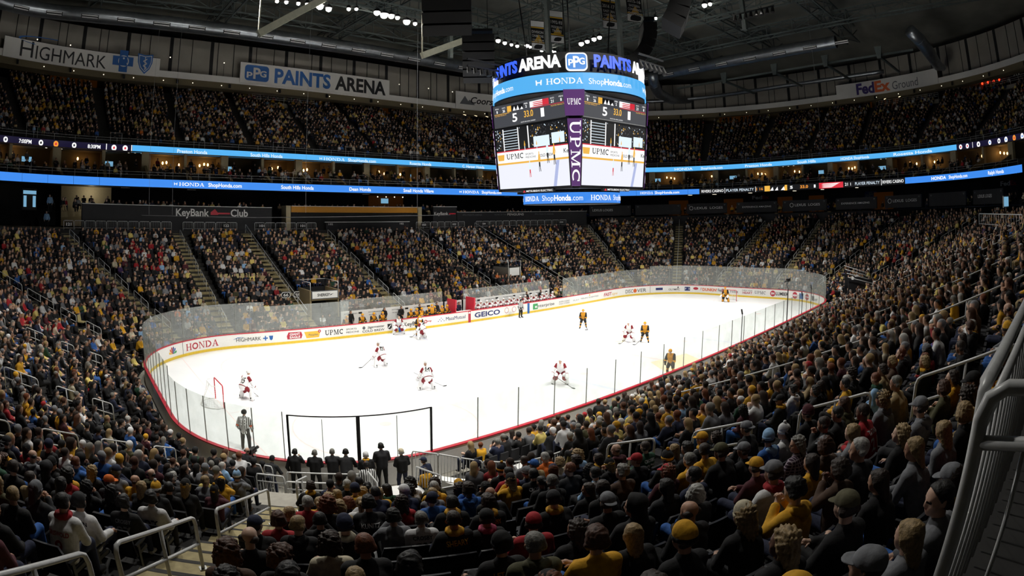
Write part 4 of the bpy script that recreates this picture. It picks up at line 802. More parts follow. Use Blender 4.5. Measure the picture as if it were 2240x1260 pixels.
for k in range(4):
    u = k*pi*RB/2; mb = MB(); put_text(mb, 'Shop', R1, u+.45, .42, .42, 1.15, .0, 0, d=.02); put_text(mb, 'Honda', R1, u+1.62, .42, .42, 1.55, .035, 0, d=.02); put_text(mb, '.com', R1, u+3.2, .42, .42, .95, 0, 0, d=.02); sb(mb, 'ring_lettering', ['l_white'])
    mb = MB(); put_serif(mb, 'HONDA', R1, u-2.55, .45, .42, 2.6, 0, .06, .01, .02); sb(mb, 'ring_lettering', ['l_white'])
    mb = MB(); fn = honda_h(0, .62); fn(mb, lambda a, b, d: R1(u-3.1+a, b, d-.17), 1.3); sb(mb, 'ring_emblem', ['l_white'])
# letters standing on the ring
R2_ = ringF(RB-.05, 20.12); R2 = lambda u, v, d: R2_(u+.5, v, d)
for k in range(4):
    u = k*pi*RB/2+.1
    def cube(mb):
        mb.prism([(u+x, .62+y) for x, y in rrect(1.55, 1.3, .3)], R2, -.12, .03, 0); mb.prism([(u+x, .62+y) for x, y in rrect(1.36, 1.1, .24)], R2, .03, .05, 1)
        put_text(mb, 'p', R2, u-.58, .5, .44, .36, .03, 0, d=.06); put_text(mb, 'P', R2, u-.25, .22, .78, .46, .03, 0, d=.063); put_text(mb, 'G', R2, u+.16, .42, .46, .42, .03, 0, d=.066)
    mb = MB(); cube(mb); sb(mb, 'ring_emblem', ['l_white', 'l_skyd'])
    mb = MB()
    for d in (0, .05): put_text(mb, 'PAINTS', R2, u+1.25, .3, .85, 3.4, .04, 0, d=d)
    sb(mb, 'ring_letters', ['l_pblue'])
    mb = MB()
    for d in (0, .05): put_text(mb, 'ARENA', R2, u+4.8, .3, .85, 3.3, .04, 0, d=d)
    sb(mb, 'ring_letters', ['l_white'])
mb = MB()
r = RB-.5
mb.add([(r*cos(2*pi*i/n), r*sin(2*pi*i/n), z) for z in (20.1, 21.6) for i in range(n)], [(i, (i+1) % n, n+(i+1) % n, n+i) for i in range(n)]+[tuple(range(n, 2*n))]); sb(mb, 'crown', ['speaker'])
# four leaning faces: half width h(z) and chamfered corners
def hz(z): return 4.15+(z-12.2)*.0855
def chf(z): return .28+(z-12.2)*.065
ZB, ZT = 12.0, 18.7
def octo(z, e=0):
    h, c = hz(z)+e, chf(z); return [(-h, -h+c, z), (-h+c, -h, z), (h-c, -h, z), (h, -h+c, z), (h, h-c, z), (h-c, h, z), (-h+c, h, z), (-h, h-c, z)]
mb = MB(); A, B = octo(ZB, -.12), octo(ZT, -.12); mb.add(A+B, [(i, (i+1) % 8, 8+(i+1) % 8, 8+i) for i in range(8)]+[tuple(range(8))[::-1], tuple(range(8, 16))]); sb(mb, 'screen_housing', ['black'])
def faceF(k, inset=0):
    """u in -1..1 across face k (0: facing the near end, 1: facing the near side), v = height"""
    def fn(u, v, d):
        h = hz(v); w = h-chf(v)-.12
        p = (-h-d, -u*w) if k == 0 else (u*w, -h-d) if k == 1 else (h+d, u*w) if k == 2 else (-u*w, h+d); return (p[0], p[1], v)
    return fn
for k in range(4):
    F = faceF(k)
    G = lambda u, v, d: F(u, 16.98+v, d)
    mb = MB(); mb.add([F(-1.02, 16.85, -.1), F(1.02, 16.85, -.1), F(1.02, 18.62, -.1), F(-1.02, 18.62, -.1), F(-1.02, 16.85, .03), F(1.02, 16.85, .03), F(1.02, 18.62, .03), F(-1.02, 18.62, .03)], [(4, 5, 6, 7), (0, 1, 5, 4), (1, 2, 6, 5), (2, 3, 7, 6), (3, 0, 4, 7)]); ps = sb(mb, 'score_panel', ['grey'])
    mb = MB(); mb.add([F(-.98, 16.93, .035), F(.98, 16.93, .035), F(.98, 18.56, .035), F(-.98, 18.56, .035)], [(0, 1, 2, 3)]); sb(mb, 'score_screen', ['l_grey'], ps)
    def t(s, u, v, h, w, mk, b=.02): mb = MB(); put_text(mb, s, F, u, v, h, w, b, 0, 'c', .05); sb(mb, 'score_figure', [mk], ps)
    t('5', -.36, 17.18, .62, .14, 'l_white', .02); t('1', .4, 17.18, .62, .09, 'l_white', .015); t('33.0', .03, 17.36, .46, .25, 'l_gold', .02)
    t('1', -.86, 18.02, .2, .03, 'l_white', .0); t('26', -.66, 18.02, .2, .07, 'l_white'); t('21', .67, 18.02, .2, .07, 'l_white'); t('1', .89, 18.02, .2, .03, 'l_white', .0); t('PER', -.02, 18.3, .1, .1, 'l_white', .01); t('2', -.02, 18.05, .18, .04, 'l_white')
    t('SHOTS', -.66, 18.3, .1, .1, 'l_white', 0); t('PEN', -.86, 18.3, .1, .1, 'l_white', 0); t('SHOTS', .67, 18.3, .1, .1, 'l_white', 0); t('PEN', .89, 18.3, .1, .1, 'l_white', 0)
    t('PLAYER PENALTY', -.76, 17.76, .1, .34, 'l_gold', .0); t('PLAYER PENALTY', .8, 17.76, .1, .34, 'l_gold', .0); t('SHOTS ON GOAL LEADERS', .0, 17.0, .08, .4, 'l_white', 0)
    mb = MB()
    for a, b, c, e, mi in ((-.56, 17.98, -.44, 18.42, 0), (-.44, 17.98, -.1, 18.42, 1), (-.95, 17.9, -.5, 17.94, 0)): mb.add([F(a, b, .045), F(c, b, .045), F(c, e, .045), F(a, e, .045)], [(0, 1, 2, 3)], mi)
    for a in (-.4, -.3, -.19): mb.add([F(a, 18.0, .05), F(a+.09, 18.0, .05), F(a+.05, 18.3+.1*sin(a*40), .05)], [(0, 1, 2)], 2)
    sb(mb, 'score_emblem', ['l_gold', 'l_dark', 'l_white'], ps)
    mb = MB()
    for a, b, c, e, mi in ((.08, 17.98, .56, 18.42, 1), (.42, 17.98, .58, 18.42, 0), (.1, 17.9, .95, 17.94, 0)): mb.add([F(a, b, .044+.001*(1-mi)), F(c, b, .044+.001*(1-mi)), F(c, e, .044+.001*(1-mi)), F(a, e, .044+.001*(1-mi))], [(0, 1, 2, 3)], mi)
    for j in range(3): mb.add([F(.14, 18.03+.13*j, .05), F(.42, 18.0+.13*j, .05), F(.46, 18.08+.12*j, .05), F(.2, 18.1+.12*j, .05)], [(0, 1, 2, 3)], 0)
    sb(mb, 'score_emblem', ['l_red', 'l_white'], ps)
    # the big picture: stands, boards, ice, blue line and figures, all flat on the screen
    mb = MB()
    q = lambda a, b, c, e, mi, d: mb.add([F(a, b, d), F(c, b, d), F(c, e, d), F(a, e, d)], [(0, 1, 2, 3)], mi)
    scr = lambda pts, mi, d: mb.add([F(a, b, d) for a, b in pts], [tuple(range(len(pts)))], mi)
    q(-1, 12.2, 1, 16.72, 0, .02); q(-1, 15.0, 1, 16.72, 1, .024)
    rr_ = random.Random(5)
    for i in range(420):
        a, b = rr_.uniform(-.99, .97), rr_.uniform(15.15, 16.68)
        if -.78 < a < -.28 or -.2 < a < .02: continue
        w_ = rr_.uniform(.01, .022); q(a, b, a+w_, b+rr_.uniform(.05, .1), rr_.choice((3, 4, 4, 4, 5)), .026)
    for j in range(8): q(-.75+.0*j, 15.15+.2*j, -.34, 15.19+.2*j, 3, .027)
    q(-.76, 15.05, -.73, 16.72, 2, .028); q(-.33, 15.05, -.3, 16.72, 2, .028); q(-.05, 15.1, -.02, 16.72, 2, .028); q(-.26, 15.05, -.06, 16.72, 6, .027)
    q(.1, 15.1, .52, 15.85, 3, .0275); q(.58, 15.2, .9, 15.95, 3, .0275)
    scr([(-1, 14.15), (1, 14.15), (1, 15.0), (-1, 15.0)], 7, .03); scr([(-1, 14.02), (1, 14.02), (1, 14.16), (-1, 14.16)], 8, .032); scr([(-1, 14.98), (1, 14.98), (1, 15.06), (-1, 15.06)], 9, .032)
    scr([(-.95, 14.35), (-.78, 14.35), (-.76, 14.8), (-.97, 14.8)], 8, .034); scr([(.55, 12.2), (.63, 12.2), (.74, 14.0), (.66, 14.0)], 10, .034)
    def fig(a, b, s, top, bot):
        """small flat skater in the picture"""
        S = s/5.0
        for P, mi in (((( -.05, .45), (.05, .45), (.06, .8), (.03, .88), (-.03, .88), (-.06, .8)), top), (((-.03, .88), (.03, .88), (.03, 1.0), (-.03, 1.0)), top), (((-.05, .25), (.05, .25), (.05, .47), (-.05, .47)), bot), (((-.06, 0), (-.03, 0), (-.01, .27), (-.05, .27)), bot), (((.04, .02), (.08, .0), (.05, .27), (.01, .27)), bot), (((-.1, .5), (-.06, .5), (-.04, .8), (-.06, .8)), top), (((.06, .78), (.05, .7), (.11, .5), (.12, .55)), top)):
            scr([(a+x*S*1.3, b+y*s) for x, y in P], mi, .038+.001*(mi == bot))
    fig(-.05, 12.95, 1.2, 3, 9); fig(.22, 13.3, 1.45, 8, 6); fig(.45, 13.85, 1.55, 3, 6); fig(.62, 13.7, 1.5, 8, 6); fig(-.15, 14.9, .75, 8, 3); fig(.18, 14.95, .6, 8, 3); fig(.78, 15.0, .6, 8, 6)
    pic = mb.build('video_screen', [M['l_ice'], M['l_dark'], M['l_white'], M['l_text'], M['l_grey'], M['l_gold'], M['l_dark'], M['l_white'], M['l_gold'], M['l_red'], led('led_line_blue', '#b9c4ef', .9) if 'l_line' not in M else M['l_line']], SBX)
    M['l_line'] = pic.data.materials[10]
    mb = MB(); put_serif(mb, 'UPMC', F, -.7, 14.4, .4, .5, 0, .08, .035, .04); put_text(mb, 'SPORTS', F, -.15, 14.58, .14, .22, 0, 0, d=.036); put_text(mb, 'MEDICINE', F, -.15, 14.36, .14, .28, 0, 0, d=.036); put_text(mb, 'COLD BREW', F, .2, 14.35, .2, .4, .01, 0, d=.036); put_text(mb, 'Ke', F, .86, 14.45, .3, .12, .01, 0, d=.036); sb(mb, 'picture_lettering', ['l_dark'], pic)
    # frame strips
    mb = MB()
    for a in (-1.0, 1.0): mb.add([F(a-.02, ZB, .06), F(a+.02, ZB, .06), F(a+.02, ZT, .06), F(a-.02, ZT, .06), F(a-.02, ZB, -.1), F(a+.02, ZB, -.1), F(a+.02, ZT, -.1), F(a-.02, ZT, -.1)], [(0, 1, 2, 3), (0, 4, 5, 1), (1, 5, 6, 2), (2, 6, 7, 3), (3, 7, 4, 0)])
    for z in (16.79,): mb.add([F(-1, z-.07, .05), F(1, z-.07, .05), F(1, z+.07, .05), F(-1, z+.07, .05)], [(0, 1, 2, 3)])
    sb(mb, 'frame', ['blackmetal'])
    # small strip below each screen
    mb = MB(); mb.box(F(.1, 11.95, -.1), (.2, 3.2, .22) if k in (0, 2) else (3.2, .2, .22)); s_ = sb(mb, 'sponsor_strip', ['black']); mb = MB(); H = lambda u, v, d: F(u, v, d); put_text(mb, 'MITSUBISHI ELECTRIC', F, -.2, 11.88, .13, .72, .01, 0, d=.05); sb(mb, 'strip_lettering', ['l_white'], s_)
    mb = MB(); mb.add([F(-.3, 11.86, .05), F(-.22, 11.86, .05), F(-.26, 12.03, .05)], [(0, 1, 2)]); sb(mb, 'strip_emblem', ['l_red'], s_)
# chamfer columns with the purple panels
for k in range(4):
    ang = pi/4+pi+k*pi/2; n_ = (cos(ang), sin(ang)); t_ = (-n_[1], n_[0])
    def CF2(u, v, d):
        h, c = hz(v), chf(v); r0 = (2*h-c)/math.sqrt(2); w = c/math.sqrt(2)+.1; return ((r0+d)*n_[0]+t_[0]*u*w, (r0+d)*n_[1]+t_[1]*u*w, v)
    for z0, z1, nm in ((16.95, 18.72, 'upper'), (12.15, 16.72, 'lower')):
        wk = 1.22 if nm == 'upper' else 1.0
        mb = MB(); mb.add([CF2(-wk*1.03, z0-.02, .02), CF2(wk*1.03, z0-.02, .02), CF2(wk*1.03, z1+.02, .02), CF2(-wk*1.03, z1+.02, .02)]+[CF2(-wk, z0, .04), CF2(wk, z0, .04), CF2(wk, z1, .04), CF2(-wk, z1, .04)], [(0, 1, 5, 4), (1, 2, 6, 5), (2, 3, 7, 6), (3, 0, 4, 7), (4, 5, 6, 7)]); p_ = sb(mb, 'corner_panel', ['l_purple'])
        mb = MB()
        if nm == 'upper': put_serif(mb, 'UPMC', CF2, -.86, 17.68, .42, 1.72, 0, .1, .045, .07)
        else: put_serif(mb, 'UPMC', lambda u, v, d: CF2((v-.5)*1.62, 16.6-u, d), 0, .02, 1.0, 4.25, 0, .1, .045, .07)
        sb(mb, 'corner_lettering', ['l_white'], p_)
# lower ring
mb = MB(); r = 3.75
mb.add([(r*cos(2*pi*i/n), r*sin(2*pi*i/n), z) for z in (10.95, 11.9) for i in range(n)], [(i, (i+1) % n, n+(i+1) % n, n+i) for i in range(n)]+[tuple(range(n))[::-1]]); sb(mb, 'lower_ring_housing', ['black'])
R3 = ringF(r+.03, 11.0); mb = MB(); flatrect(mb, R3, -pi*r, 0, pi*r, .78, 0, step=.4); sb(mb, 'lower_ring_screen', ['l_blue'])
for k in range(4):
    u = k*pi*r/2-2.3; mb = MB(); put_text(mb, 'Shop', R3, u, .2, .4, .95, 0, 0, d=.02); put_text(mb, 'Honda', R3, u+1.0, .2, .4, 1.25, .035, 0, d=.02); put_text(mb, '.com', R3, u+2.3, .2, .4, .8, 0, 0, d=.02); sb(mb, 'ring_lettering', ['l_white'])
    mb = MB(); put_serif(mb, 'HONDA', R3, u-2.2, .2, .38, 1.9, 0, .06, .01, .02); sb(mb, 'ring_lettering', ['l_white'])
for x in (-2.2, 2.2):
    for y in (-2.2, 2.2): mb = MB(); mb.tube([(x, y, 21.5), (x*1.5, y*1.5, 36)], .05, 6); sb(mb, 'hanger', ['blackmetal'])
for x, y in ((-2.6, -2.2), (1.2, -3.4), (-2, 2.6), (2.4, 2.2)): mb = MB(); mb.cyl((x, y, 11.8), (x, y, 12.1), .25, 8); sb(mb, 'ring_bracket', ['blackmetal'])

# ================================================================== lamps, catwalks, trusses, ducts, speakers, banners
def lampo(x, y, z, s, grp, label):
    g = thing('arena_lamp', label, 'lamp', (x, y, z), group=grp)
    mb = MB(); mb.ball((0, 0, 0), (.22*s, .22*s, .2*s), 10, 6); mb.build('bulb', M['lamp'], g)
    mb = MB(); mb.tube([(0, 0, .08), (0, 0, .3), (0, 0, .55)], [.3*s, .26*s, .08], 10); mb.build('lamp_housing', M['blackmetal'], g)
    mb = MB(); mb.cyl((0, 0, .5), (0, 0, 1.4), .03, 6); mb.build('lamp_hanger', M['blackmetal'], g)
LAMPS_A = ((-16.3, 31.05, .8), (-15.3, 31.13, .9), (-14.0, 31.2, .9), (-13.0, 31.27, 1), (-11.6, 31.3, 1.7), (-10.6, 31.18, 1.4), (-8.3, 31.58, .9), (-7.4, 31.74, .8), (-4.9, 31.79, 1.5), (-4.0, 31.68, 1.9), (-3.1, 31.74, 1.5), (-2.3, 31.68, 1.1), (-1.1, 31.42, 1.7), (0, 31.4, 1), (1.2, 31.29, 1.1), (2.0, 31.2, .8), (3.6, 31.29, 2.1), (5.0, 31.35, 1.5), (6.5, 31.44, 1), (9.2, 31.5, .9),
 (12.2, 31.54, 1.3), (13.3, 31.45, 1.1), (14.4, 31.42, .9), (15.4, 31.42, 1), (17.1, 31.79, 1.2), (17.7, 31.71, .8), (19.8, 31.65, 1.1), (21.4, 31.81, 1.4), (22.2, 31.82, 1.1), (23.1, 31.79, .9))
LAMPS_B = ((15.8, 31.16, 1.4), (14.8, 31.23, 1.2), (13.7, 31.29, 1.3), (12.8, 31.32, 1.2), (4.4, 31.78, .8), (-2.1, 31.78, 1.2), (-2.8, 31.76, .9))
for i, (x, z, s) in enumerate(LAMPS_A): lampo(x, 22.4, z, s, 'lamps over the far side', ORD[i]+' bright round lamp along the far catwalk, counted from the pale beam')
for i, (y, z, s) in enumerate(LAMPS_B): lampo(20.2, y, z, s, 'four lamps right of the banners' if i < 4 else 'lamps over the far catwalk', ORD[i]+' bright round lamp of the four beside the banners' if i < 4 else ORD[i-4]+' bright round lamp above the far black speaker arrays')
# catwalk ring carrying the lamps
def truss(name, a, b, w, label, mk='truss', n=8, r=.07, grp=None, cat='truss'):
    g = thing(name, label, cat, group=grp); a, b = Vector(a), Vector(b); d = (b-a).normalized(); up = Vector((0, 0, 1)) if abs(d.z) < .9 else Vector((1, 0, 0)); sd = d.cross(up).normalized(); u2 = sd.cross(d)
    off = [(-w/2, -w/2), (w/2, -w/2), (w/2, w/2), (-w/2, w/2)]; P = lambda t, k: a.lerp(b, t)+sd*off[k][0]+u2*off[k][1]
    for k in range(4): mb = MB(); mb.bar(P(0, k), P(1, k), r*1.6); mb.build('chord', M[mk], g)
    mb = MB()
    for i in range(n):
        for k in range(4):
            mb.bar(P(i/n, k), P((i+1)/n, (k+1) % 4), r*.8) if i % 2 else mb.bar(P(i/n, (k+1) % 4), P((i+1)/n, k), r*.8)
        for k in range(4): mb.bar(P(i/n, k), P(i/n, (k+1) % 4), r*.8)
    mb.build('lattice', M[mk], g); return g
for (a, b, w) in (((-22, 22.8, 32.6), (22, 22.8, 32.6), 'far side'), ((20.6, 22, 32.6), (20.6, -22, 32.6), 'far end'), ((-21, 22, 32.6), (-21, -14, 32.6), 'near end')):
    truss('lighting_catwalk', a, b, 1.0, 'long steel lattice catwalk carrying the lamps, '+w, n=18, cat='catwalk')
# inclined box beams at upper left and far: lamplight put into a paler steel colour
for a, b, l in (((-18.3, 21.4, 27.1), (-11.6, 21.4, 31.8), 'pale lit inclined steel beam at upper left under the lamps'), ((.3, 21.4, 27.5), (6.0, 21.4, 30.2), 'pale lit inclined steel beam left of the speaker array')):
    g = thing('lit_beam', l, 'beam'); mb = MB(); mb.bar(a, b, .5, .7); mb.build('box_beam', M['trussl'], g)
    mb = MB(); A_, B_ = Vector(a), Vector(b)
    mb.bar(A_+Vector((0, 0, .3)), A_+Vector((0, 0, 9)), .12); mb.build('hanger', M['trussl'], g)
# roof trusses crossing the hall
for i, y in enumerate((-8, 6, 18, 30, 42)):
    truss('roof_truss', (-62, y, 37.0), (62, y, 37.0), 2.2, ('first', 'second', 'third', 'fourth', 'fifth')[i]+' deep steel roof truss along the hall counted from the near side', n=26, r=.13, cat='truss')
for i, x in enumerate((-34, -17, 0, 17, 34, 47)):
    truss('roof_truss', (x, -45, 35.9), (x, 48, 35.9), 1.6, ('first', 'second', 'third', 'fourth', 'fifth', 'sixth')[i]+' steel roof truss across the hall counted from the near end', n=22, r=.12, cat='truss')
for i, (x, y) in enumerate(((11.3, 12.9), (17.2, 7.5), (26, -4), (9, 28))):
    mb = MB(); mb.bar((x, y, 26.5 if i < 2 else 30), (x, y, 40), .5, .5); tag(mb.build('roof_post', M['truss']), ('thick steel post left of the banners', 'thick steel post right of the banners', 'steel post behind the right speaker array', 'steel post behind the left speaker array')[i], 'post')
# big duct ring with grilles, the smaller pipe, elbows
DF = on_curve(C_DUCT, 34.0, 0)
def duct(s0, s1, label):
    g = thing('air_duct', label, 'duct'); mb = MB(); ss = samples(C_DUCT, s0, s1, 1.0); nn = 16
    vs = []
    for q in ss:
        for j in range(nn): a = 2*pi*j/nn; vs.append(DF(q, .95*sin(a), .95*cos(a)))
    mb.add(vs, [(i*nn+j, i*nn+(j+1) % nn, (i+1)*nn+(j+1) % nn, (i+1)*nn+j) for i in range(len(ss)-1) for j in range(nn)]); mb.build('duct_tube', M['duct'], g, True)
    for q in samples(C_DUCT, s0+1.4, s1-1.4, 4.7):
        mb = MB(); vs = []
        for qq in (q-.06, q+.06):
            for j in range(nn): a = 2*pi*j/nn; vs.append(DF(qq, .985*sin(a), .985*cos(a)))
        mb.add(vs, [(j, (j+1) % nn, nn+(j+1) % nn, nn+j) for j in range(nn)]); mb.build('seam_band', M['duct'], g, True)
        a = rad(-28); mb = MB()
        for da, mi in ((0, 0), (.14, 1), (-.14, 1)):
            for x in (0,): mb.add([DF(q+1.4+u, .99*sin(a+da+v), .99*cos(a+da+v)) for u, v in ((0, -.05 if mi else -.26), (2.3, -.05 if mi else -.26), (2.3, .05 if mi else .26), (0, .05 if mi else .26))], [(0, 1, 2, 3)], mi) if mi == 0 else mb.add([DF(q+1.4+u, 1.0*sin(a+da+v), 1.0*cos(a+da+v)) for u, v in ((.1, -.07), (2.2, -.07), (2.2, .07), (.1, .07))], [(0, 1, 2, 3)], 1)
        mb.build('grille', [M['black'], M['steel']], g)
    return g
duct(-62, 40, 'large round silver air duct with slot grilles along the far side')
duct(52, 97, 'large round silver air duct with slot grilles along the far end')
g = thing('air_duct', 'thin silver pipe above the purple and orange sign', 'duct'); mb = MB(); PF = on_curve((66, 47, 30), 31.5, 0); mb.tube([PF(q, 0, 0) for q in samples((66, 47, 30), 64, 112, 1.5)], .36, 10); mb.build('duct_tube', M['duct'], g, True)
for q in samples((66, 47, 30), 66, 110, 5): mb = MB(); mb.tube([PF(q-.05, 0, 0), PF(q+.05, 0, 0)], .39, 10); mb.build('seam_band', M['duct'], g)
for l, P in (('round silver duct elbow at the right end of the far end duct', [(51.5, -19.5, 33.6), (53.0, -20.5, 32.6), (56, -21.5, 31.2), (62, -22, 30.4), (66, -22.5, 30.8)]), ('round silver duct elbow behind the right speaker array', [(48, 24, 33.2), (50.5, 25.5, 32.2), (54, 27, 31.2), (60, 28, 30.9), (66, 27, 31.4)])):
    g = thing('duct_elbow', l, 'duct'); mb = MB(); mb.tube(P, [.9, .95, .95, .8, .5], 14); mb.build('duct_tube', M['duct'], g, True)
    mb = MB(); mb.tube([P[1], tuple(np.array(P[1])*.9+np.array(P[2])*.1)], 1.0, 14); mb.build('seam_band', M['duct'], g)
for i, y in enumerate((14, 4.5, -4.5, -13.5)):
    g = thing('roof_bracket', 'dark steel roof bracket under the far end duct', 'bracket', group='brackets under the far end duct'); mb = MB(); mb.add([(55, y-.6, 33), (55, y+.6, 33), (55, y+.3, 31.2), (55, y-.3, 31.2), (55.3, y-.6, 33), (55.3, y+.6, 33), (55.3, y+.3, 31.2), (55.3, y-.3, 31.2)], [(0, 1, 2, 3), (7, 6, 5, 4), (0, 4, 5, 1), (1, 5, 6, 2), (2, 6, 7, 3), (3, 7, 4, 0)]); mb.build('plate', M['truss'], g); mb = MB(); mb.bar((55.1, y, 31.6), (64, y-1.5, 30.6), .3); mb.build('arm', M['truss'], g)
mb = MB(); mb.bar((56, 24, 31.9), (56, -19, 31.9), .3, .3); tag(mb.build('roof_girder', M['truss']), 'straight dark girder under the far end duct', 'girder')
# hanging line arrays: curved stacks of black cabinets
def line_array(c, yaw, n, w, label, lean=9, first=4, hgt=.62, dep=.9):
    g = thing('speaker_array', label, 'loudspeaker', c, yaw); z, x, a = 0, 0, rad(first)
    mb = MB(); mb.box((0, 0, .35), (w*.9, dep*.8, .2)); mb.build('rigging_frame', M['blackmetal'], g)
    for i in range(n):
        mb = MB(); R_ = Matrix.Rotation(-a, 3, 'X'); h = hgt; c_ = Vector((0, x, z))+R_ @ Vector((0, 0, -h/2)); mb.box(c_, (w, dep, h*.95), M3=R_); cb = mb.build('cabinet', M['speaker'], g)
        nx = R_ @ Vector((0, 0, -h)); x += nx.y; z += nx.z; a += rad(lean)
    mb = MB()
    for s in (-1, 1): mb.cyl((s*w*.3, 0, .4), (s*w*.3, 0, 10), .025, 5)
    mb.build('chain', M['blackmetal'], g); return g
at = lambda px, py, d: tuple(CAMP+d*_ray(px, py))
def _ray(px, py):
    u, v = px-1120-SX, -(py-630-SY); r = math.hypot(u, v); t = A1*r/1250+A3*(r/1250)**3; d = np.array((u/r*sin(t), v/r*sin(t), cos(t))); return d @ CB
line_array(at(1046, 78, 47), rad(140), 6, 2.5, 'black curved speaker array hanging left of the scoreboard', 11, 0, .62, 1.1)
line_array(at(978, -62, 46), rad(140), 6, 3.6, 'large black speaker array at the top, left of the banners', 8, -14, .85, 1.7)
line_array(at(1416, 58, 49), rad(225), 6, 2.6, 'black curved speaker array hanging right of the scoreboard', 11, 0, .66, 1.1)
line_array(at(1478, -58, 47), rad(215), 6, 3.0, 'large black speaker array at the top, right of the banners', 9, -12, .78, 1.6)
for c, l in ((at(1060, 150, 44), 'left'), (at(1425, 140, 44), 'right')):
    g = thing('light_cluster', 'dark rig of small theatre spotlights by the '+l+' speaker array', 'rig', c); mb = MB(); mb.bar((-1.6, 0, 0), (1.6, 0, 0), .12); mb.bar((-1.6, 0, .5), (1.6, 0, .5), .12); mb.build('bar', M['blackmetal'], g)
    for k in range(6): mb = MB(); mb.tube([(-1.5+.6*k, 0, -.1), (-1.5+.6*k, -.15, -.55)], [.12, .2], 8); mb.build('spot_head', M['speaker'], g)
mb = MB()
g = thing('light_cluster', 'row of small dark theatre spotlights far right of the scoreboard', 'rig', (22, -7, 30.6), pi/2); mb.bar((-2.5, 0, 0), (2.5, 0, 0), .12); mb.build('bar', M['blackmetal'], g)
for k in range(8): mb = MB(); mb.tube([(-2.3+.65*k, 0, -.1), (-2.3+.65*k, .1, -.7)], [.15, .24], 8); mb.build('spot_head', M['speaker'], g)
# championship banners
def banner(c, yaw, lines, label, w=1.9, h=5.0, top='white'):
    g = thing('banner', label, 'banner', c, yaw); F = lambda u, v, d: (u, -d, v+.04*sin(u*4)*0)
    P = lambda u, v, d: (u, -d-.05*sin(v*1.7+u), v)
    mb = MB(); n = 10
    vs = [P(-w/2+w*i/4, -h*j/n, 0) for j in range(n+1) for i in range(5)]; mb.add(vs, [(j*5+i, j*5+i+1, (j+1)*5+i+1, (j+1)*5+i) for j in range(n) for i in range(4)]); mb.build('cloth', M['t_black'], g)
    for z0, z1, mk in ((-.62, -.02, top), (-h+.05, -h+.75, 'white'), (-.78, -.66, 't_gold'), (-h+.82, -h+.94, 't_gold')):
        mb = MB(); mb.add([P(-w/2+.02, z0, .02), P(w/2-.02, z0, .02), P(w/2-.02, z1, .02), P(-w/2+.02, z1, .02)], [(0, 1, 2, 3)]); mb.build('stripe', M[mk], g)
    mb = MB(); z = -1.2
    for t, hh in lines: put_text(mb, t, P, 0, z-hh*.5, hh, min(w*.88, hh*.72*len(t)), .015, 0, 'c', .03); z -= hh*1.55
    mb.build('lettering', M['white'], g)
    mb = MB(); mb.add([P(-.45, -h+.95, .03), P(.5, -h+1.0, .03), P(.1, -h+1.75, .03)], [(0, 1, 2)]); mb.build('emblem', M['t_gold'], g)
    mb = MB(); mb.cyl((-w/2, 0, .03), (w/2, 0, .03), .03, 6); mb.cyl((-w*.4, 0, 0), (-w*.4, 0, 9), .012, 4); mb.cyl((w*.4, 0, 0), (w*.4, 0, 9), .012, 4); mb.build('pole', M['blackmetal'], g)
yb = math.atan2(31.05+6, 34.48+6)-pi/2
def ban(px, py, d, h, *a, **k): p = at(px, py, d); banner(p, yb+k.pop('dy', 0), *a, h=h, **k)
ban(1175, 46, 62, 3.2, [('DIVISION', .28), ('CHAMPIONS', .28), ('1990-91  2007-08', .14), ('1992-93  2012-13', .14), ('1993-94  2013-14', .14)], 'black banner listing division championships, beside the thick post', w=1.5, dy=.5)
ban(1216, 24, 60, 3.4, [('1992-93', .34), ("PRESIDENTS'", .26), ('TROPHY', .26)], 'black banner reading 1992-93 PRESIDENTS TROPHY with a white top', w=1.45, dy=.5)
ban(1329, -12, 58, 3.5, [('2016-17', .34), ('EASTERN', .26), ('CONFERENCE', .26), ('CHAMPIONS', .26)], 'black banner reading 2016-17 EASTERN CONFERENCE CHAMPIONS', w=1.6, dy=.5)
ban(1384, -22, 60, 3.4, [('2015-16', .32), ('EASTERN', .26), ('CONFERENCE', .26), ('CHAMPIONS', .26)], 'dim black banner reading EASTERN CONFERENCE CHAMPIONS right of the brighter one', w=1.9, dy=.5)
# safety net cables
for i, (px, py, z1) in enumerate(((377, 470, 9.6), (326, 470, 9.8), (669, 466, 11), (913, 460, 11), (1797, 345, 14))):
    d = _ray(px, py); t = (z1-CAMP[2])/d[2] if abs((z1-CAMP[2])/d[2]) < 60 and (z1-CAMP[2])/d[2] > 0 else 30
    p = CAMP+38*d; mb = MB(); mb.cyl((p[0], p[1], p[2]), (p[0], p[1], 36), .006, 5)
    tag(mb.build('net_cable', M['grey']), ('thin white net cable just past the blue shield sign', 'thin white net cable beside the blue shield sign', 'thin white net cable in front of the blue capitals', 'thin white net cable left of the scoreboard', 'thin white net cable at the right, before the far end seats')[i], 'cable')
a_, b_, c_ = CAMP+38*_ray(310, 471), CAMP+38*_ray(560, 476), CAMP+38*_ray(985, 470)
mb = MB(); mb.tube([a_, b_, c_], .018, 5); tag(mb.build('net_cable', M['blackmetal']), 'dark horizontal cable along the bottom of the safety net', 'cable')
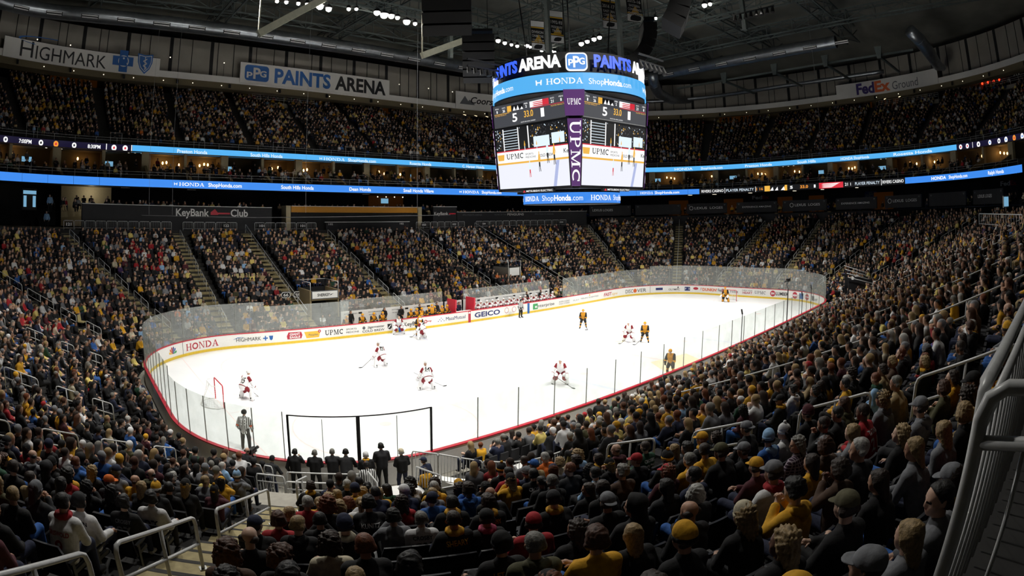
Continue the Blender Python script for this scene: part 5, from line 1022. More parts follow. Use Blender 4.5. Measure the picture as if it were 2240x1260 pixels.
# ================================================================== people: smooth bodies grown from tapered limbs
def nets(V, o, h):
    """surface nets: a smooth closed mesh round the inside (V < 0) of a field"""
    S = V < 0; nx, ny, nz = V.shape
    c = [S[i:nx-1+i, j:ny-1+j, k:nz-1+k] for i in (0, 1) for j in (0, 1) for k in (0, 1)]
    n_in = sum(x.astype(np.int8) for x in c); mask = (n_in > 0) & (n_in < 8)
    idx = -np.ones(mask.shape, np.int64); I = np.argwhere(mask); idx[mask] = np.arange(len(I))
    acc = np.zeros((len(I), 3)); cnt = np.zeros(len(I)); i, j, k = I.T
    cs = [(a, b, d) for a in (0, 1) for b in (0, 1) for d in (0, 1)]
    for p in range(8):
        for q in range(p+1, 8):
            A, B = cs[p], cs[q]
            if sum(abs(A[t]-B[t]) for t in range(3)) != 1: continue
            va = V[i+A[0], j+A[1], k+A[2]]; vb = V[i+B[0], j+B[1], k+B[2]]; m_ = (va < 0) != (vb < 0)
            t = np.where(m_, va/np.where(m_, va-vb, 1), 0)[:, None]; acc += np.where(m_[:, None], np.array(A)+t*(np.array(B)-np.array(A)), 0); cnt += m_
    P = o+h*(I+acc/cnt[:, None]); F = []
    for ax in range(3):
        sl0 = [slice(1, -1)]*3; sl1 = [slice(1, -1)]*3; sl0[ax] = slice(0, -1); sl1[ax] = slice(1, None)
        a, b = S[tuple(sl0)], S[tuple(sl1)]; d1, d2 = [t for t in range(3) if t != ax]
        for flip in (0, 1):
            E = np.argwhere(a & ~b) if flip == 0 else np.argwhere(~a & b)
            if not len(E): continue
            E[:, d1] += 1; E[:, d2] += 1; q = []
            for u, v in ((1, 1), (0, 1), (0, 0), (1, 0)):
                X = E.copy(); X[:, d1] -= u; X[:, d2] -= v; q.append(idx[X[:, 0], X[:, 1], X[:, 2]])
            q = np.stack(q, 1)
            if (flip == 1) ^ (ax == 1): q = q[:, ::-1]
            F.append(q)
    return P, np.concatenate(F)
def field(prims, X, k, infl=0):
    """smooth union of round cones; each prim: (a, b, ra, rb, tag[, scale])"""
    D = None; tags = []
    for pr in prims:
        a, b, ra, rb = np.array(pr[0], float), np.array(pr[1], float), pr[2], pr[3]; sc = np.array(pr[5] if len(pr) > 5 else (1, 1, 1), float)
        ctr = (a+b)/2; P = (X-ctr)/sc; a2, b2 = (a-ctr)/sc, (b-ctr)/sc; ba = b2-a2; l2 = max(ba @ ba, 1e-9)
        t = np.clip(((P-a2) @ ba)/l2, 0, 1); d = (np.linalg.norm(P-a2-t[..., None]*ba, axis=-1)-(ra+t*(rb-ra)))*sc.min()-infl
        if D is None: D = d
        else: hh = np.clip(.5+.5*(D-d)/k, 0, 1); D = D*(1-hh)+d*hh-k*hh*(1-hh)
    return D
def sdf_mesh(prims, res=.02, k=.03, infl=0, cut=None, extra=None):
    pts = np.array([p for q in prims for p in q[:2]], float); r = max(max(q[2], q[3])*(max(q[5]) if len(q) > 5 else 1) for q in prims)+infl+2.5*res
    lo, hi = pts.min(0)-r, pts.max(0)+r; n = np.ceil((hi-lo)/res).astype(int)+1
    X = np.stack(np.meshgrid(*[lo[t]+res*np.arange(n[t]) for t in range(3)], indexing='ij'), -1); V = field(prims, X, k, infl)
    if cut is not None: V = np.maximum(V, cut(X))
    return nets(V, lo, res)
def np_mesh(name, v, f, mats, mi=None):
    me = bpy.data.meshes.new(name); me.from_pydata([tuple(p) for p in v], [], [tuple(int(i) for i in q) for q in f])
    for q in mats: me.materials.append(q)
    if mi is not None: me.polygons.foreach_set('material_index', np.asarray(mi, np.int32))
    me.polygons.foreach_set('use_smooth', [True]*len(f)); me.update(); return me
M['eye'] = mat('eye_dark', '#1c1512', .3); M['lip'] = mat('lip', '#8a4a40', .5)
def head_prims(H):
    T = lambda *p: tuple(H @ Vector(p))
    return [(T(0, -.012, .03), T(0, .02, .03), .094, .088, 'head', (.9, 1, 1)), (T(0, .03, -.03), T(0, .06, -.085), .066, .042, 'head'), (T(-.028, .082, .018), T(.028, .082, .018), .02, .02, 'head'), (T(0, .1, 0), T(0, .116, -.028), .011, .017, 'head'),
            (T(-.045, .06, -.03), T(-.03, .07, -.06), .03, .025, 'head'), (T(.045, .06, -.03), T(.03, .07, -.06), .03, .025, 'head'), (T(0, .085, -.058), T(0, .085, -.066), .022, .02, 'head'),
            (T(-.088, -.012, .012), T(-.086, -.008, -.03), .019, .014, 'ear'), (T(.088, -.012, .012), T(.086, -.008, -.03), .019, .014, 'ear')]
def limbs(J, top=1.0, leg=1.0):
    v = {k: Vector(q) for k, q in J.items() if k not in ('head',)}
    P = dict(torso=[], uarm=[], farm=[], hand=[], thigh=[], shin=[], foot=[])
    pl, ch, nk = v['pelvis'], v['chest'], v['neck']; sx = (v['shR']-v['shL']); sxn = sx.normalized()
    for s in (-1, 1):
        P['torso'] += [(pl+sxn*s*.07, ch+sxn*s*.075, .115*top, .12*top, 't')]
    P['torso'] += [(v['shL'].lerp(v['shR'], .12), v['shL'].lerp(v['shR'], .88), .07*top, .07*top, 't'), (ch, nk, .1*top, .06, 't')]
    for s in 'LR':
        P['uarm'].append((v['sh'+s], v['el'+s], .06*top, .047*top, 'u')); P['farm'].append((v['el'+s], v['wr'+s], .046*top, .032*top, 'f'))
        d = (v['wr'+s]-v['el'+s]).normalized(); P['hand'].append((v['wr'+s]+d*.02, v['wr'+s]+d*.075, .028, .032, 'h'))
        hp = pl+sxn*(-.09 if s == 'L' else .09)+Vector((0, 0, -.01)); P['thigh'].append((hp, v['kn'+s], .092*leg, .064*leg, 't')); P['shin'].append((v['kn'+s], v['an'+s], .06*leg, .042*leg, 's')); P['foot'].append((v['an'+s]+Vector((0, 0, -.03)), v['to'+s], .044, .038, 'o'))
    return P
def fingers(J, curl=.9):
    """five separate fingers on each palm, unequal and bent; thumbs leave the side of the palm"""
    mb = MB()
    for s in 'LR':
        w, e = Vector(J['wr'+s]), Vector(J['el'+s]); d = (w-e).normalized(); sd = d.cross(Vector((0, 0, 1)))
        if sd.length < .1: sd = Vector((1, 0, 0))
        sd.normalize(); nrm = sd.cross(d); nrm = -nrm if nrm.z > 0 else nrm; inn = 1 if (sd.x > 0) == (s == 'L') else -1
        for q, (x, l) in enumerate(((.026, .068), (.009, .078), (-.009, .074), (-.026, .058))):
            b = w+d*.085+sd*inn*x; c = curl*(1+.12*q); p1 = b+(d*cos(c*.4)+nrm*sin(c*.4))*l*.45; p2 = p1+(d*cos(c)+nrm*sin(c))*l*.32; p3 = p2+(d*cos(c*1.5)+nrm*sin(c*1.5))*l*.26
            mb.tube([b, p1, p2, p3], [.0098, .009, .0083, .0065], 6)
        b = w+d*.03+sd*inn*.026; dr = (d*.75+sd*inn*.65).normalized(); mb.tube([b, b+dr*.035+nrm*.008, b+dr*.06+nrm*.022], [.012, .0105, .008], 6)
    return mb
def make_human(J, res=.018, top=1.0, leg=1.0, hands=True, gloves=False, face=True):
    """one continuous body mesh plus separate garments, all in the figure's own frame"""
    H = J['head']; L = limbs(J, top, leg); neck = [(Vector(J['neck'])+Vector((0, 0, -.03)), H @ Vector((0, -.015, -.07)), .058, .055, 'n')]
    every = [q for k in L for q in L[k]]; body = head_prims(H)+neck+[(q[0], q[1], q[2]*.9, q[3]*.9, q[4]) if q[4] in 'tufs' else q for q in every]
    P, F = sdf_mesh(body, res, .022); mi = np.zeros(len(F), int)
    if face:
        C = P[F].mean(1); Hi = np.array(H.inverted()); Q = C @ Hi[:3, :3].T+Hi[:3, 3]
        for s in (-1, 1): mi[(np.abs(Q[:, 0]-s*.034) < .017) & (np.abs(Q[:, 2]-.0) < .0095) & (Q[:, 1] > .06)] = 1
        mi[(np.abs(Q[:, 0]) < .026) & (np.abs(Q[:, 2]+.058) < .007) & (Q[:, 1] > .06)] = 2
    V = [tuple(p) for p in P]; FF_ = [tuple(q) for q in F]; MI = list(mi)
    if hands:
        fm = fingers(J); o = len(V); V += fm.v; FF_ += [tuple(i+o for i in q) for q in fm.f]; MI += [0]*len(fm.f)
    R = dict(body=np_mesh('body', V, FF_, [M['skin'], M['eye'], M['lip']], MI))
    r2 = max(res, .02)
    tr = lambda a, b, t: Vector(a).lerp(Vector(b), t)
    jk = L['torso']+L['uarm']+[(q[0], tr(q[0], q[1], .93), q[2], q[3]*1.12, q[4]) for q in L['farm']]
    P, F = sdf_mesh(jk, r2, .035, .018); R['jacket'] = np_mesh('jacket', P, F, [M['fabric']])
    lg = [(Vector(J['pelvis'])+Vector((-.06, 0, .03)), Vector(J['pelvis'])+Vector((.06, 0, .03)), .115*leg, .115*leg, 't')]+L['thigh']+[(q[0], tr(q[0], q[1], .95), q[2], q[3]*1.1, q[4]) for q in L['shin']]
    P, F = sdf_mesh(lg, .026, .03, .012); R['trousers'] = np_mesh('trousers', P, F, [M['fabric']])
    R['shoe'] = [np_mesh('shoe', *sdf_mesh([q], .02, .01, .012), [M['fabric']]) for q in L['foot']]
    return R
def Hm(p, yaw=0, pitch=0, roll=0): return Matrix.Translation(p) @ Matrix.Rotation(rad(yaw), 4, 'Z') @ Matrix.Rotation(rad(pitch), 4, 'X') @ Matrix.Rotation(rad(roll), 4, 'Y')
def seated(lean=0, wl=(-.1, .3, .62), wr=(.1, .3, .62), el=(-.25, .08, .72), er=(.25, .08, .72), yaw=0, pitch=-4, roll=0, side=0, kn=.0):
    y = lean; return dict(pelvis=(0, 0, .52), chest=(side*.5, y*.7-.02, .86), neck=(side, y, 1.03), head=Hm((side*1.15, y+.035, 1.215), yaw, pitch, roll), shL=(-.185+side, y-.01, .965), shR=(.185+side, y-.01, .965), elL=el, elR=er, wrL=wl, wrR=wr,
        knL=(-.13-kn, .43, .54), knR=(.13+kn, .43, .54), anL=(-.13, .44, .1), anR=(.13, .44, .1), toL=(-.14, .58, .045), toR=(.14, .58, .045))
SEATED = [seated(), seated(.17, (-.07, .42, .62), (.05, .44, .63), (-.2, .27, .66), (.2, .27, .66), 5, -8), seated(-.02, (.1, .2, .8), (-.1, .23, .84), (-.25, .06, .74), (.25, .06, .74), -12),
          seated(.08, (-.08, .33, .62), (.06, .17, 1.08), (-.25, .1, .72), (.22, .27, .84), 8, -6), seated(.0, yaw=42), seated(.02, yaw=-45), seated(-.06, (-.27, .22, .68), (.27, .22, .68), (-.27, -.04, .72), (.27, -.04, .72), 14, 4),
          seated(.05, (-.06, .24, 1.02), (.07, .24, 1.04), (-.25, .16, .82), (.25, .16, .82), 0, -14), seated(.04, side=.06, yaw=20, roll=8), seated(.1, side=-.05, yaw=-22, roll=-6, pitch=-10)]
SEAT_M = [make_human(j, .018) for j in SEATED]

# --- hair and hats, modelled round the head's own frame
def cut_face(y0=.035, z0=.03, sl=.55):
    """keeps hair off the face: everything in front of a slanting plane goes"""
    return lambda X: np.minimum((X[..., 1]-y0)-sl*(X[..., 2]-z0)*1.2, .0)+np.maximum((X[..., 1]-y0)-sl*(X[..., 2]-z0)*1.2, 0)
def hair(name, prims, noise=0, k=.03, cut=None, res=.014):
    P, F = sdf_mesh(prims, res, k, 0, cut or cut_face())
    if noise:
        r_ = np.random.default_rng(3); Nn = P-P.mean(0); Nn /= np.linalg.norm(Nn, axis=1)[:, None]
        w_ = sum(np.sin(P @ (r_.normal(0, 1, 3)*f_)+r_.uniform(0, 6))/f_*60 for f_ in (40, 60, 60, 85, 85, 110)); P = P+Nn*(noise*.33*w_)[:, None]
    return np_mesh(name, P, F, [M['hairm']])
cap_ = [((0, -.014, .036), (0, .014, .036), .106, .1, 'h', (.93, 1, 1))]
HAIR = {
 'short': hair('hair', cap_+[((-.07, -.05, -.02), (.07, -.05, -.02), .045, .045, 'h')]),
 'crop': hair('hair', [((0, -.016, .034), (0, .012, .034), .102, .096, 'h', (.93, 1, 1)), ((-.06, -.055, -.015), (.06, -.055, -.015), .04, .04, 'h')]),
 'thick': hair('hair', [((0, -.02, .045), (0, .03, .05), .112, .1, 'h', (.95, 1, 1)), ((-.07, -.05, -.02), (.07, -.05, -.02), .055, .055, 'h')], .006),
 'long': hair('hair', cap_+[((0, -.06, .02), (0, -.1, -.26), .1, .085, 'h', (1, .6, 1)), ((-.08, .0, 0), (-.085, -.02, -.2), .035, .04, 'h'), ((.08, .0, 0), (.085, -.02, -.2), .035, .04, 'h')], .004),
 'wavy': hair('hair', [((0, -.02, .04), (0, .01, .04), .115, .105, 'h'), ((0, -.06, .0), (0, -.09, -.2), .125, .11, 'h', (1, .65, 1)), ((-.09, -.01, 0), (-.1, -.02, -.16), .05, .055, 'h'), ((.09, -.01, 0), (.1, -.02, -.16), .05, .055, 'h')], .014),
 'bob': hair('hair', [((0, -.02, .04), (0, .01, .04), .112, .104, 'h'), ((-.05, -.05, -.03), (.05, -.05, -.03), .09, .09, 'h'), ((-.09, .0, 0), (-.09, 0, -.08), .035, .04, 'h'), ((.09, .0, 0), (.09, 0, -.08), .035, .04, 'h')], .006),
 'ponytail': hair('hair', cap_+[((0, -.09, .05), (0, -.14, .03), .035, .04, 'h'), ((0, -.14, .03), (.01, -.13, -.2), .042, .02, 'h')], .003),
 'curly': hair('hair', [((0, -.025, .05), (0, .01, .05), .13, .12, 'h'), ((-.07, -.05, -.04), (.07, -.05, -.04), .08, .08, 'h')], .02),
 'balding': hair('hair', [((-.075, -.045, -.0), (.075, -.045, -.0), .045, .045, 'h'), ((-.09, .0, .0), (.09, 0, .0), .018, .018, 'h')], cut=lambda X: np.maximum(X[..., 2]-.045, X[..., 1]-.02)),
}
def hat(name, prims, cut, res=.014): P, F = sdf_mesh(prims, res, .012, 0, cut); return np_mesh(name, P, F, [M['fabric']])
crown = [((0, -.012, .045), (0, .012, .045), .108, .104, 'h', (.95, 1, 1))]
HATS = {
 'cap': hat('cap_crown', crown, lambda X: .022-X[..., 2]), 'brim': hat('cap_brim', [((-.03, .1, .03), (.03, .1, .03), .055, .055, 'b', (1, 1, .16)), ((-.02, .14, .02), (.02, .14, .02), .045, .045, 'b', (1, 1, .2))], None, .009),
 'beanie': hat('knit_cap', [((0, -.014, .045), (0, .005, .06), .112, .108, 'h', (.95, 1, 1.08))], lambda X: .0-X[..., 2]), 'band': hat('cap_band', [((0, -.014, .03), (0, .005, .03), .118, .113, 'h', (.95, 1, 1))], lambda X: np.maximum(X[..., 2]-.045, -.012-X[..., 2])),
 'pompom': hat('pompom', [((0, -.01, .185), (0, -.01, .19), .034, .034, 'p')], None), 'hood': hat('hood', [((0, -.03, .035), (0, .02, .045), .128, .12, 'h'), ((0, -.05, -.06), (0, -.06, -.14), .11, .12, 'h', (1, .8, 1))], lambda X: (X[..., 1]-.07)),
 'hooddown': hat('hood', [((-.09, -.03, 0), (0, -.1, -.02), .05, .06, 'h'), ((.09, -.03, 0), (0, -.1, -.02), .05, .06, 'h'), ((0, -.1, -.02), (0, -.1, -.08), .06, .05, 'h')], None, .016),
 'scarf': hat('scarf', [((.09*cos(rad(a)), .085*sin(rad(a))-.01, 0), (.09*cos(rad(a+45)), .085*sin(rad(a+45))-.01, 0), .042, .042, 's') for a in range(0, 360, 45)], None, .014),
 'helmet': hat('helmet', [((0, -.016, .045), (0, .014, .045), .125, .12, 'h', (.95, 1, 1))], lambda X: np.maximum(-.02-X[..., 2]+np.maximum(0, X[..., 1]-.03)*1.0, -10)),
}
PAL = {k: lin(v) for k, v in dict(black='#0d0d10', charcoal='#202125', grey='#77797e', gold='#d8a01f', yellow='#e6d078', white='#d9d9da', navy='#1d2540', blue='#2c5fa8', red='#a81f28', maroon='#4c1a24', brown='#4a3527', tan='#a58f68', green='#1f4a34', lightblue='#8fb6dc', olive='#4c4a30', orange='#d86a1e', cream='#c9bfa6', pink='#c04a6a', purple='#43295e', camo='#5b5740').items()}
HCOL = dict(black='#0f0c0b', brown='#2b1d14', auburn='#472816', blond='#9a8158', grey='#77756f', silver='#aba9a4', red='#6e3a1c')
HCOL = {k: lin(v) for k, v in HCOL.items()}
SKIN = [lin(v) for v in ('#c7a08a', '#b88d74', '#cfab95', '#a67a62', '#6b4a3a')]
def col4(c): return (*c, 1)
def child(name, me, par, color=None, loc=None, mtx=None):
    o = link(name, me, par)
    if color is not None: o.color = col4(color)
    if mtx is not None: o.matrix_local = mtx
    elif loc is not None: o.location = loc
    return o
def back_text(par, jacket, items, color, name='lettering', y=-1, matk=None):
    """lettering laid on the back of a jersey: every point is dropped on to the cloth"""
    bv = BVHTree.FromPolygons([v.co for v in jacket.vertices], [tuple(p.vertices) for p in jacket.polygons])
    mb = MB()
    def fn(u, v, d):
        h = bv.ray_cast(Vector((u, y, v)), Vector((0, 1 if y < 0 else -1, 0)))
        return (u, (h[0].y+(-.008 if y < 0 else .008)) if h[0] else -.13, v)
    for t, z, hh, w in items: put_text(mb, t, (fn if y < 0 else (lambda u, v, d: fn(-u, v, d))), 0, z, hh, w, .02, 0, 'c')
    if mb.v: o = mb.build(name, M[matk] if matk else M['fabric'], par); o.color = col4(color); return o
def dress(root, V, H, top, legs, skin, hairs, hcol, hatk, hatc, hat2=None, hood=None, scarf=None, shoes='black'):
    root.color = col4(skin)
    child('jacket', V['jacket'], root, PAL[top]); child('trousers', V['trousers'], root, PAL[legs])
    for q in V['shoe']: child('shoe', q, root, PAL[shoes])
    if hairs: child('hair', HAIR[hairs], root, HCOL[hcol], mtx=H)
    if hatk in ('cap', 'backcap'):
        Hh = H if hatk == 'cap' else H @ Matrix.Rotation(pi, 4, 'Z'); c = child('cap', HATS['cap'], root, PAL[hatc], mtx=H); b = child('brim', HATS['brim'], c, PAL[hat2 or hatc])
        if hatk == 'backcap': b.matrix_local = Matrix.Rotation(pi, 4, 'Z')
    elif hatk in ('beanie', 'pombeanie'):
        c = child('knit_cap', HATS['beanie'], root, PAL[hatc], mtx=H); child('cap_band', HATS['band'], c, PAL[hat2 or hatc])
        if hatk == 'pombeanie': child('pompom', HATS['pompom'], c, PAL[hat2 or hatc])
    elif hatk == 'hoodup': child('hood', HATS['hood'], root, PAL[hatc], mtx=H)
    if hood: child('hood', HATS['hooddown'], root, PAL[hood], loc=(H.translation.x, H.translation.y-.06, H.translation.z-.17))
    if scarf: child('scarf', HATS['scarf'], root, PAL[scarf], loc=(H.translation.x, H.translation.y-.035, H.translation.z-.155))
# ================================================================== the stands: every seat place, nearest ones built one by one
def seat_rows():
    out = []
    for k in range(NROW):
        o = row_o(k)+.42; c = rowc(o); hl = half(c); n = int(2*hl/.545)
        for i in range(n):
            s = -hl+(i+.5)*2*hl/n; p, nn = cpt(c, s); out.append((p[0], p[1], row_z(k), nn[0], nn[1], k, i))
    return np.array(out)
SEATS = seat_rows()
P_ = SEATS[:, :2]; keep = np.ones(len(SEATS), bool)
for a, w in AISLES:
    q, m_ = cpt(RINK, a); d = P_-np.array(q); lat = np.abs(d[:, 0]*-m_[1]+d[:, 1]*m_[0]); fwd = d[:, 0]*m_[0]+d[:, 1]*m_[1]
    keep &= ~((lat < (.98 if 'glass gate' not in w else 1.15)) & (fwd < 1))
ang = np.degrees(np.arctan2(-(P_[:, 1]+4.425), -(P_[:, 0]+21.95)))       # near corner
NE = (P_[:, 1] < -4) & (P_[:, 0] < 0) & (ang > 47.5)
keep &= ~(NE & (P_[:, 0] < -22.3) & (SEATS[:, 5] < 2)); keep &= ~(NE & (P_[:, 0] < -19.4) & (SEATS[:, 5] > 1) & (SEATS[:, 5] < CUT_K+.5)); keep &= ~(NE & (ang > 67.5) & (ang < 77.5) & (P_[:, 0] < -22) & (SEATS[:, 5] < CUT_K+3.5))
keep &= ~((P_[:, 1] > 12) & (P_[:, 0] < 36) & (SEATS[:, 5] > NROW-2.5))
keep &= ~((np.abs(P_[:, 0]+13) < 1.7) & (P_[:, 1] > 12) & (SEATS[:, 5] < 9)); keep &= ~((np.abs(P_[:, 0]-11.2) < 1.2) & (P_[:, 1] > 12) & (SEATS[:, 5] > 6) & (SEATS[:, 5] < 11))
keep &= ~((P_[:, 1] > 12) & (np.abs(P_[:, 0]) < 13.3) & (SEATS[:, 5] < 3))
SEATS = SEATS[keep]
hp = SEATS[:, :3]+np.array((0, 0, 1.2)); vx, vy, vd = project(hp); vis = in_view(hp, 70, 90) & (vd > 2.9) & ~((SEATS[:, 5] > 21) & (vd < 9))
SEATS = SEATS[vis]; HX, HY, HD = vx[vis], vy[vis], vd[vis]
HX2, HY2, _ = project(SEATS[:, :3]+np.array((0, 0, 1.2))+SEATS[:, 3:5].dot(np.array(((1, 0, 0), (0, 1, 0))))*.04)
order = np.argsort(HD); N_NEAR = 236; near = list(order[:N_NEAR+60])
# what the photograph shows of particular people: head place in the picture, garment, hair, headwear, lettering
SPEC = [
 (177, 1098, dict(top='white', legs='navy', h='short', hc='black', hat=('cap', 'charcoal'), txt=[('MALKIN', .92, .06, .3), ('71', .68, .19, .26)], tc='black', g='white jersey with black number 71')),
 (128, 1166, dict(top='white', legs='navy', h='short', hc='black', scarf='red', txt=[('GRISWOLD', .84, .06, .32), ('9', .6, .18, .12)], tc='red', g='white jersey with red collar')),
 (268, 1108, dict(top='black', legs='navy', h='thick', hc='black', txt=[('CROSBY', .92, .055, .28), ('87', .68, .19, .26)], tc='grey', g='black jersey with grey number 87')),
 (336, 1122, dict(top='white', legs='charcoal', h='thick', hc='black', txt=[('87', .7, .18, .25)], tc='navy', g='white jersey numbered 87')),
 (70, 1120, dict(top='charcoal', h='long', hc='brown', hat=('beanie', 'grey'))),
 (398, 1100, dict(top='black', h='long', hc='blond', hat=('beanie', 'black', 'gold'))),
 (298, 1090, dict(top='black', h='long', hc='blond')), (236, 1052, dict(top='charcoal', h='short', hc='brown', hat=('cap', 'orange'))),
 (332, 1084, dict(top='black', h='short', hc='brown', hat=('pombeanie', 'gold', 'white'))), (470, 1066, dict(top='maroon', h='long', hc='brown', hat=('pombeanie', 'black', 'gold'))),
 (486, 1082, dict(top='gold', h='long', hc='black', hat=('cap', 'gold'))), (568, 1052, dict(top='grey', h='short', hc='brown', hood='grey', hat=('pombeanie', 'lightblue', 'white'))),
 (588, 1046, dict(top='black', h='thick', hc='brown', scarf='gold')), (540, 1074, dict(top='grey', h='short', hc='blond')), (372, 1060, dict(top='charcoal', h='short', hc='black', hood='charcoal')),
 (425, 1085, dict(top='black', h='crop', hc='black')), (565, 1150, dict(top='black', h='crop', hc='brown', hat=('cap', 'navy'))), (547, 1196, dict(top='black', h='balding', hc='brown')),
 (482, 1218, dict(top='brown', h='curly', hc='auburn')), (608, 1226, dict(top='black', h='curly', hc='auburn')), (632, 1132, dict(top='black', h='ponytail', hc='blond')),
 (664, 1103, dict(top='red', h='short', hc='silver')), (700, 1130, dict(top='black', h='short', hc='black')), (716, 1118, dict(top='black', h='curly', hc='red')), (742, 1100, dict(top='tan', h='bob', hc='blond', scarf='gold')),
 (810, 1120, dict(top='black', legs='navy', h='thick', hc='black', txt=[('KUNITZ', .88, .07, .3)], tc='white', g='black jersey with white nameplate')), (790, 1108, dict(top='white', h='ponytail', hc='blond')), (795, 1078, dict(top='gold', h='wavy', hc='blond')),
 (785, 1056, dict(top='gold', h='crop', hc='black')), (862, 1138, dict(top='grey', h='thick', hc='black', pose=7)), (920, 1118, dict(top='white', legs='navy', h='short', hc='grey', txt=[('CROSBY', .92, .06, .3), ('87', .68, .19, .26)], tc='black', g='white jersey with black number 87')),
 (888, 1092, dict(top='navy', h='short', hc='grey', hat=('cap', 'white'))), (988, 1094, dict(top='black', legs='navy', h='short', hc='black', scarf='gold', txt=[('CROSBY', .92, .06, .28), ('87', .66, .2, .27)], tc='orange', g='black jersey with orange nameplate')),
 (1028, 1110, dict(top='blue', h='thick', hc='brown', hood='blue')), (1070, 1108, dict(top='black', legs='navy', h='thick', hc='brown', scarf='gold', pose=0, txt=[('CROSBY', .92, .06, .28), ('87', .66, .2, .27)], tc='orange', g='black jersey with orange number 87')),
 (1168, 1040, dict(top='black', h='short', hc='black', txt=[('CROSBY', .92, .06, .3)], tc='white', g='black jersey with white name')), (1168, 1150, dict(top='red', h='short', hc='brown', hat=('cap', 'red'))),
 (994, 1192, dict(top='black', legs='navy', h='crop', hc='brown', scarf='gold', txt=[('SHEARY', .9, .07, .3)], tc='gold', g='black jersey with gold nameplate')), (1054, 1164, dict(top='black', h='short', hc='brown', hat=('cap', 'black'), scarf='pink')), (1096, 1200, dict(top='black', h='short', hc='black', hat=('beanie', 'black'), txt=[('LETANG', .9, .06, .28)], tc='gold', g='black jersey with gold name')),
 (1516, 1176, dict(top='black', h='short', hc='brown', hat=('beanie', 'gold', 'black'))), (966, 1150, dict(top='black', h='short', hc='black', hat=('beanie', 'charcoal'))), (934, 1148, dict(top='olive', h='short', hc='brown', hat=('cap', 'navy'))), (757, 1150, dict(top='black', h='short', hc='brown', hat=('beanie', 'navy'), scarf='cream')),
 (1414, 938, dict(top='green', h='short', hc='brown', txt=[('CROSBY', .92, .06, .3), ('87', .68, .19, .26)], tc='white', g='green jersey with white number 87')), (1448, 960, dict(top='grey', h='long', hc='blond')),
 (1913, 900, dict(top='red', h='crop', hc='brown', txt=[('TATAR', .92, .06, .26), ('21', .68, .19, .24)], tc='white', g='red jersey with white nameplate')), (1748, 985, dict(top='maroon', h='wavy', hc='grey', plaid=1, g='dark plaid shirt')), (1703, 975, dict(top='blue', h='short', hc='brown', hood='lightblue', hat=('beanie', 'lightblue'))),
 (1713, 942, dict(top='white', h='long', hc='brown', hat=('pombeanie', 'white'))), (1656, 1028, dict(top='maroon', h='short', hc='brown', hat=('cap', 'gold'))), (1652, 966, dict(top='black', h='short', hc='black', hat=('backcap', 'grey'))), (1640, 998, dict(top='charcoal', h='short', hc='brown', hat=('cap', 'grey'))),
 (1620, 1022, dict(top='black', h='short', hc='brown', hat=('cap', 'olive'))), (1696, 1040, dict(top='white', h='short', hc='brown', scarf='red', hat=('cap', 'grey'))), (1662, 1118, dict(top='black', h='wavy', hc='blond', hat=('beanie', 'cream'))), (1530, 1066, dict(top='black', h='bob', hc='silver')),
 (1524, 1104, dict(top='black', h='balding', hc='brown', pose=3)), (1752, 1092, dict(top='gold', h='thick', hc='black', hood='gold')), (1846, 1094, dict(top='black', h='short', hc='brown', hat=('cap', 'camo'))), (1884, 1012, dict(top='charcoal', h='short', hc='silver')),
 (2030, 928, dict(top='grey', h='short', hc='brown', hood='grey', hat=('cap', 'grey'))), (1968, 945, dict(top='black', h='wavy', hc='blond')), (2040, 1000, dict(top='grey', h='long', hc='blond')), (1928, 818, dict(top='lightblue', h='short', hc='red', scarf='green', g='light blue jersey')),
 (1745, 858, dict(top='white', h='thick', hc='black', hood='white')), (2000, 835, dict(top='tan', h='short', hc='grey')), (2000, 1170, dict(top='grey', h='long', hc='blond')), (2062, 1100, dict(top='grey', h='short', hc='black', pose=4)), (1960, 1000, dict(top='black', h='long', hc='brown')),
 (1200, 968, dict(top='orange', h='short', hc='silver')), (1220, 975, dict(top='cream', h='bob', hc='blond')), (1126, 990, dict(top='grey', h='short', hc='brown', hood='grey')), (1246, 968, dict(top='lightblue', h='curly', hc='blond')), (1172, 990, dict(top='tan', h='short', hc='brown', hat=('cap', 'blue'))),
 (1395, 1000, dict(top='charcoal', h='short', hc='red', hat=('cap', 'red'))), (1305, 1035, dict(top='lightblue', h='short', hc='black', hood='white')), (1265, 1025, dict(top='navy', h='thick', hc='brown', hood='navy')), (1330, 1095, dict(top='black', h='short', hc='brown', hat=('backcap', 'grey'))), (1380, 1100, dict(top='black', h='short', hc='black', hat=('hoodup', 'black'))),
 (1770, 900, dict(top='black', h='short', hc='brown', hat=('beanie', 'maroon'))), (1850, 1010, dict(top='brown', h='bob', hc='brown')), (1230, 1095, dict(top='black', h='short', hc='brown', hat=('cap', 'charcoal'), scarf='gold')), (1290, 1060, dict(top='black', h='long', hc='brown')), (1460, 1100, dict(top='charcoal', h='long', hc='black')),
]
spec_of = {}; taken = np.zeros(len(SEATS), bool)
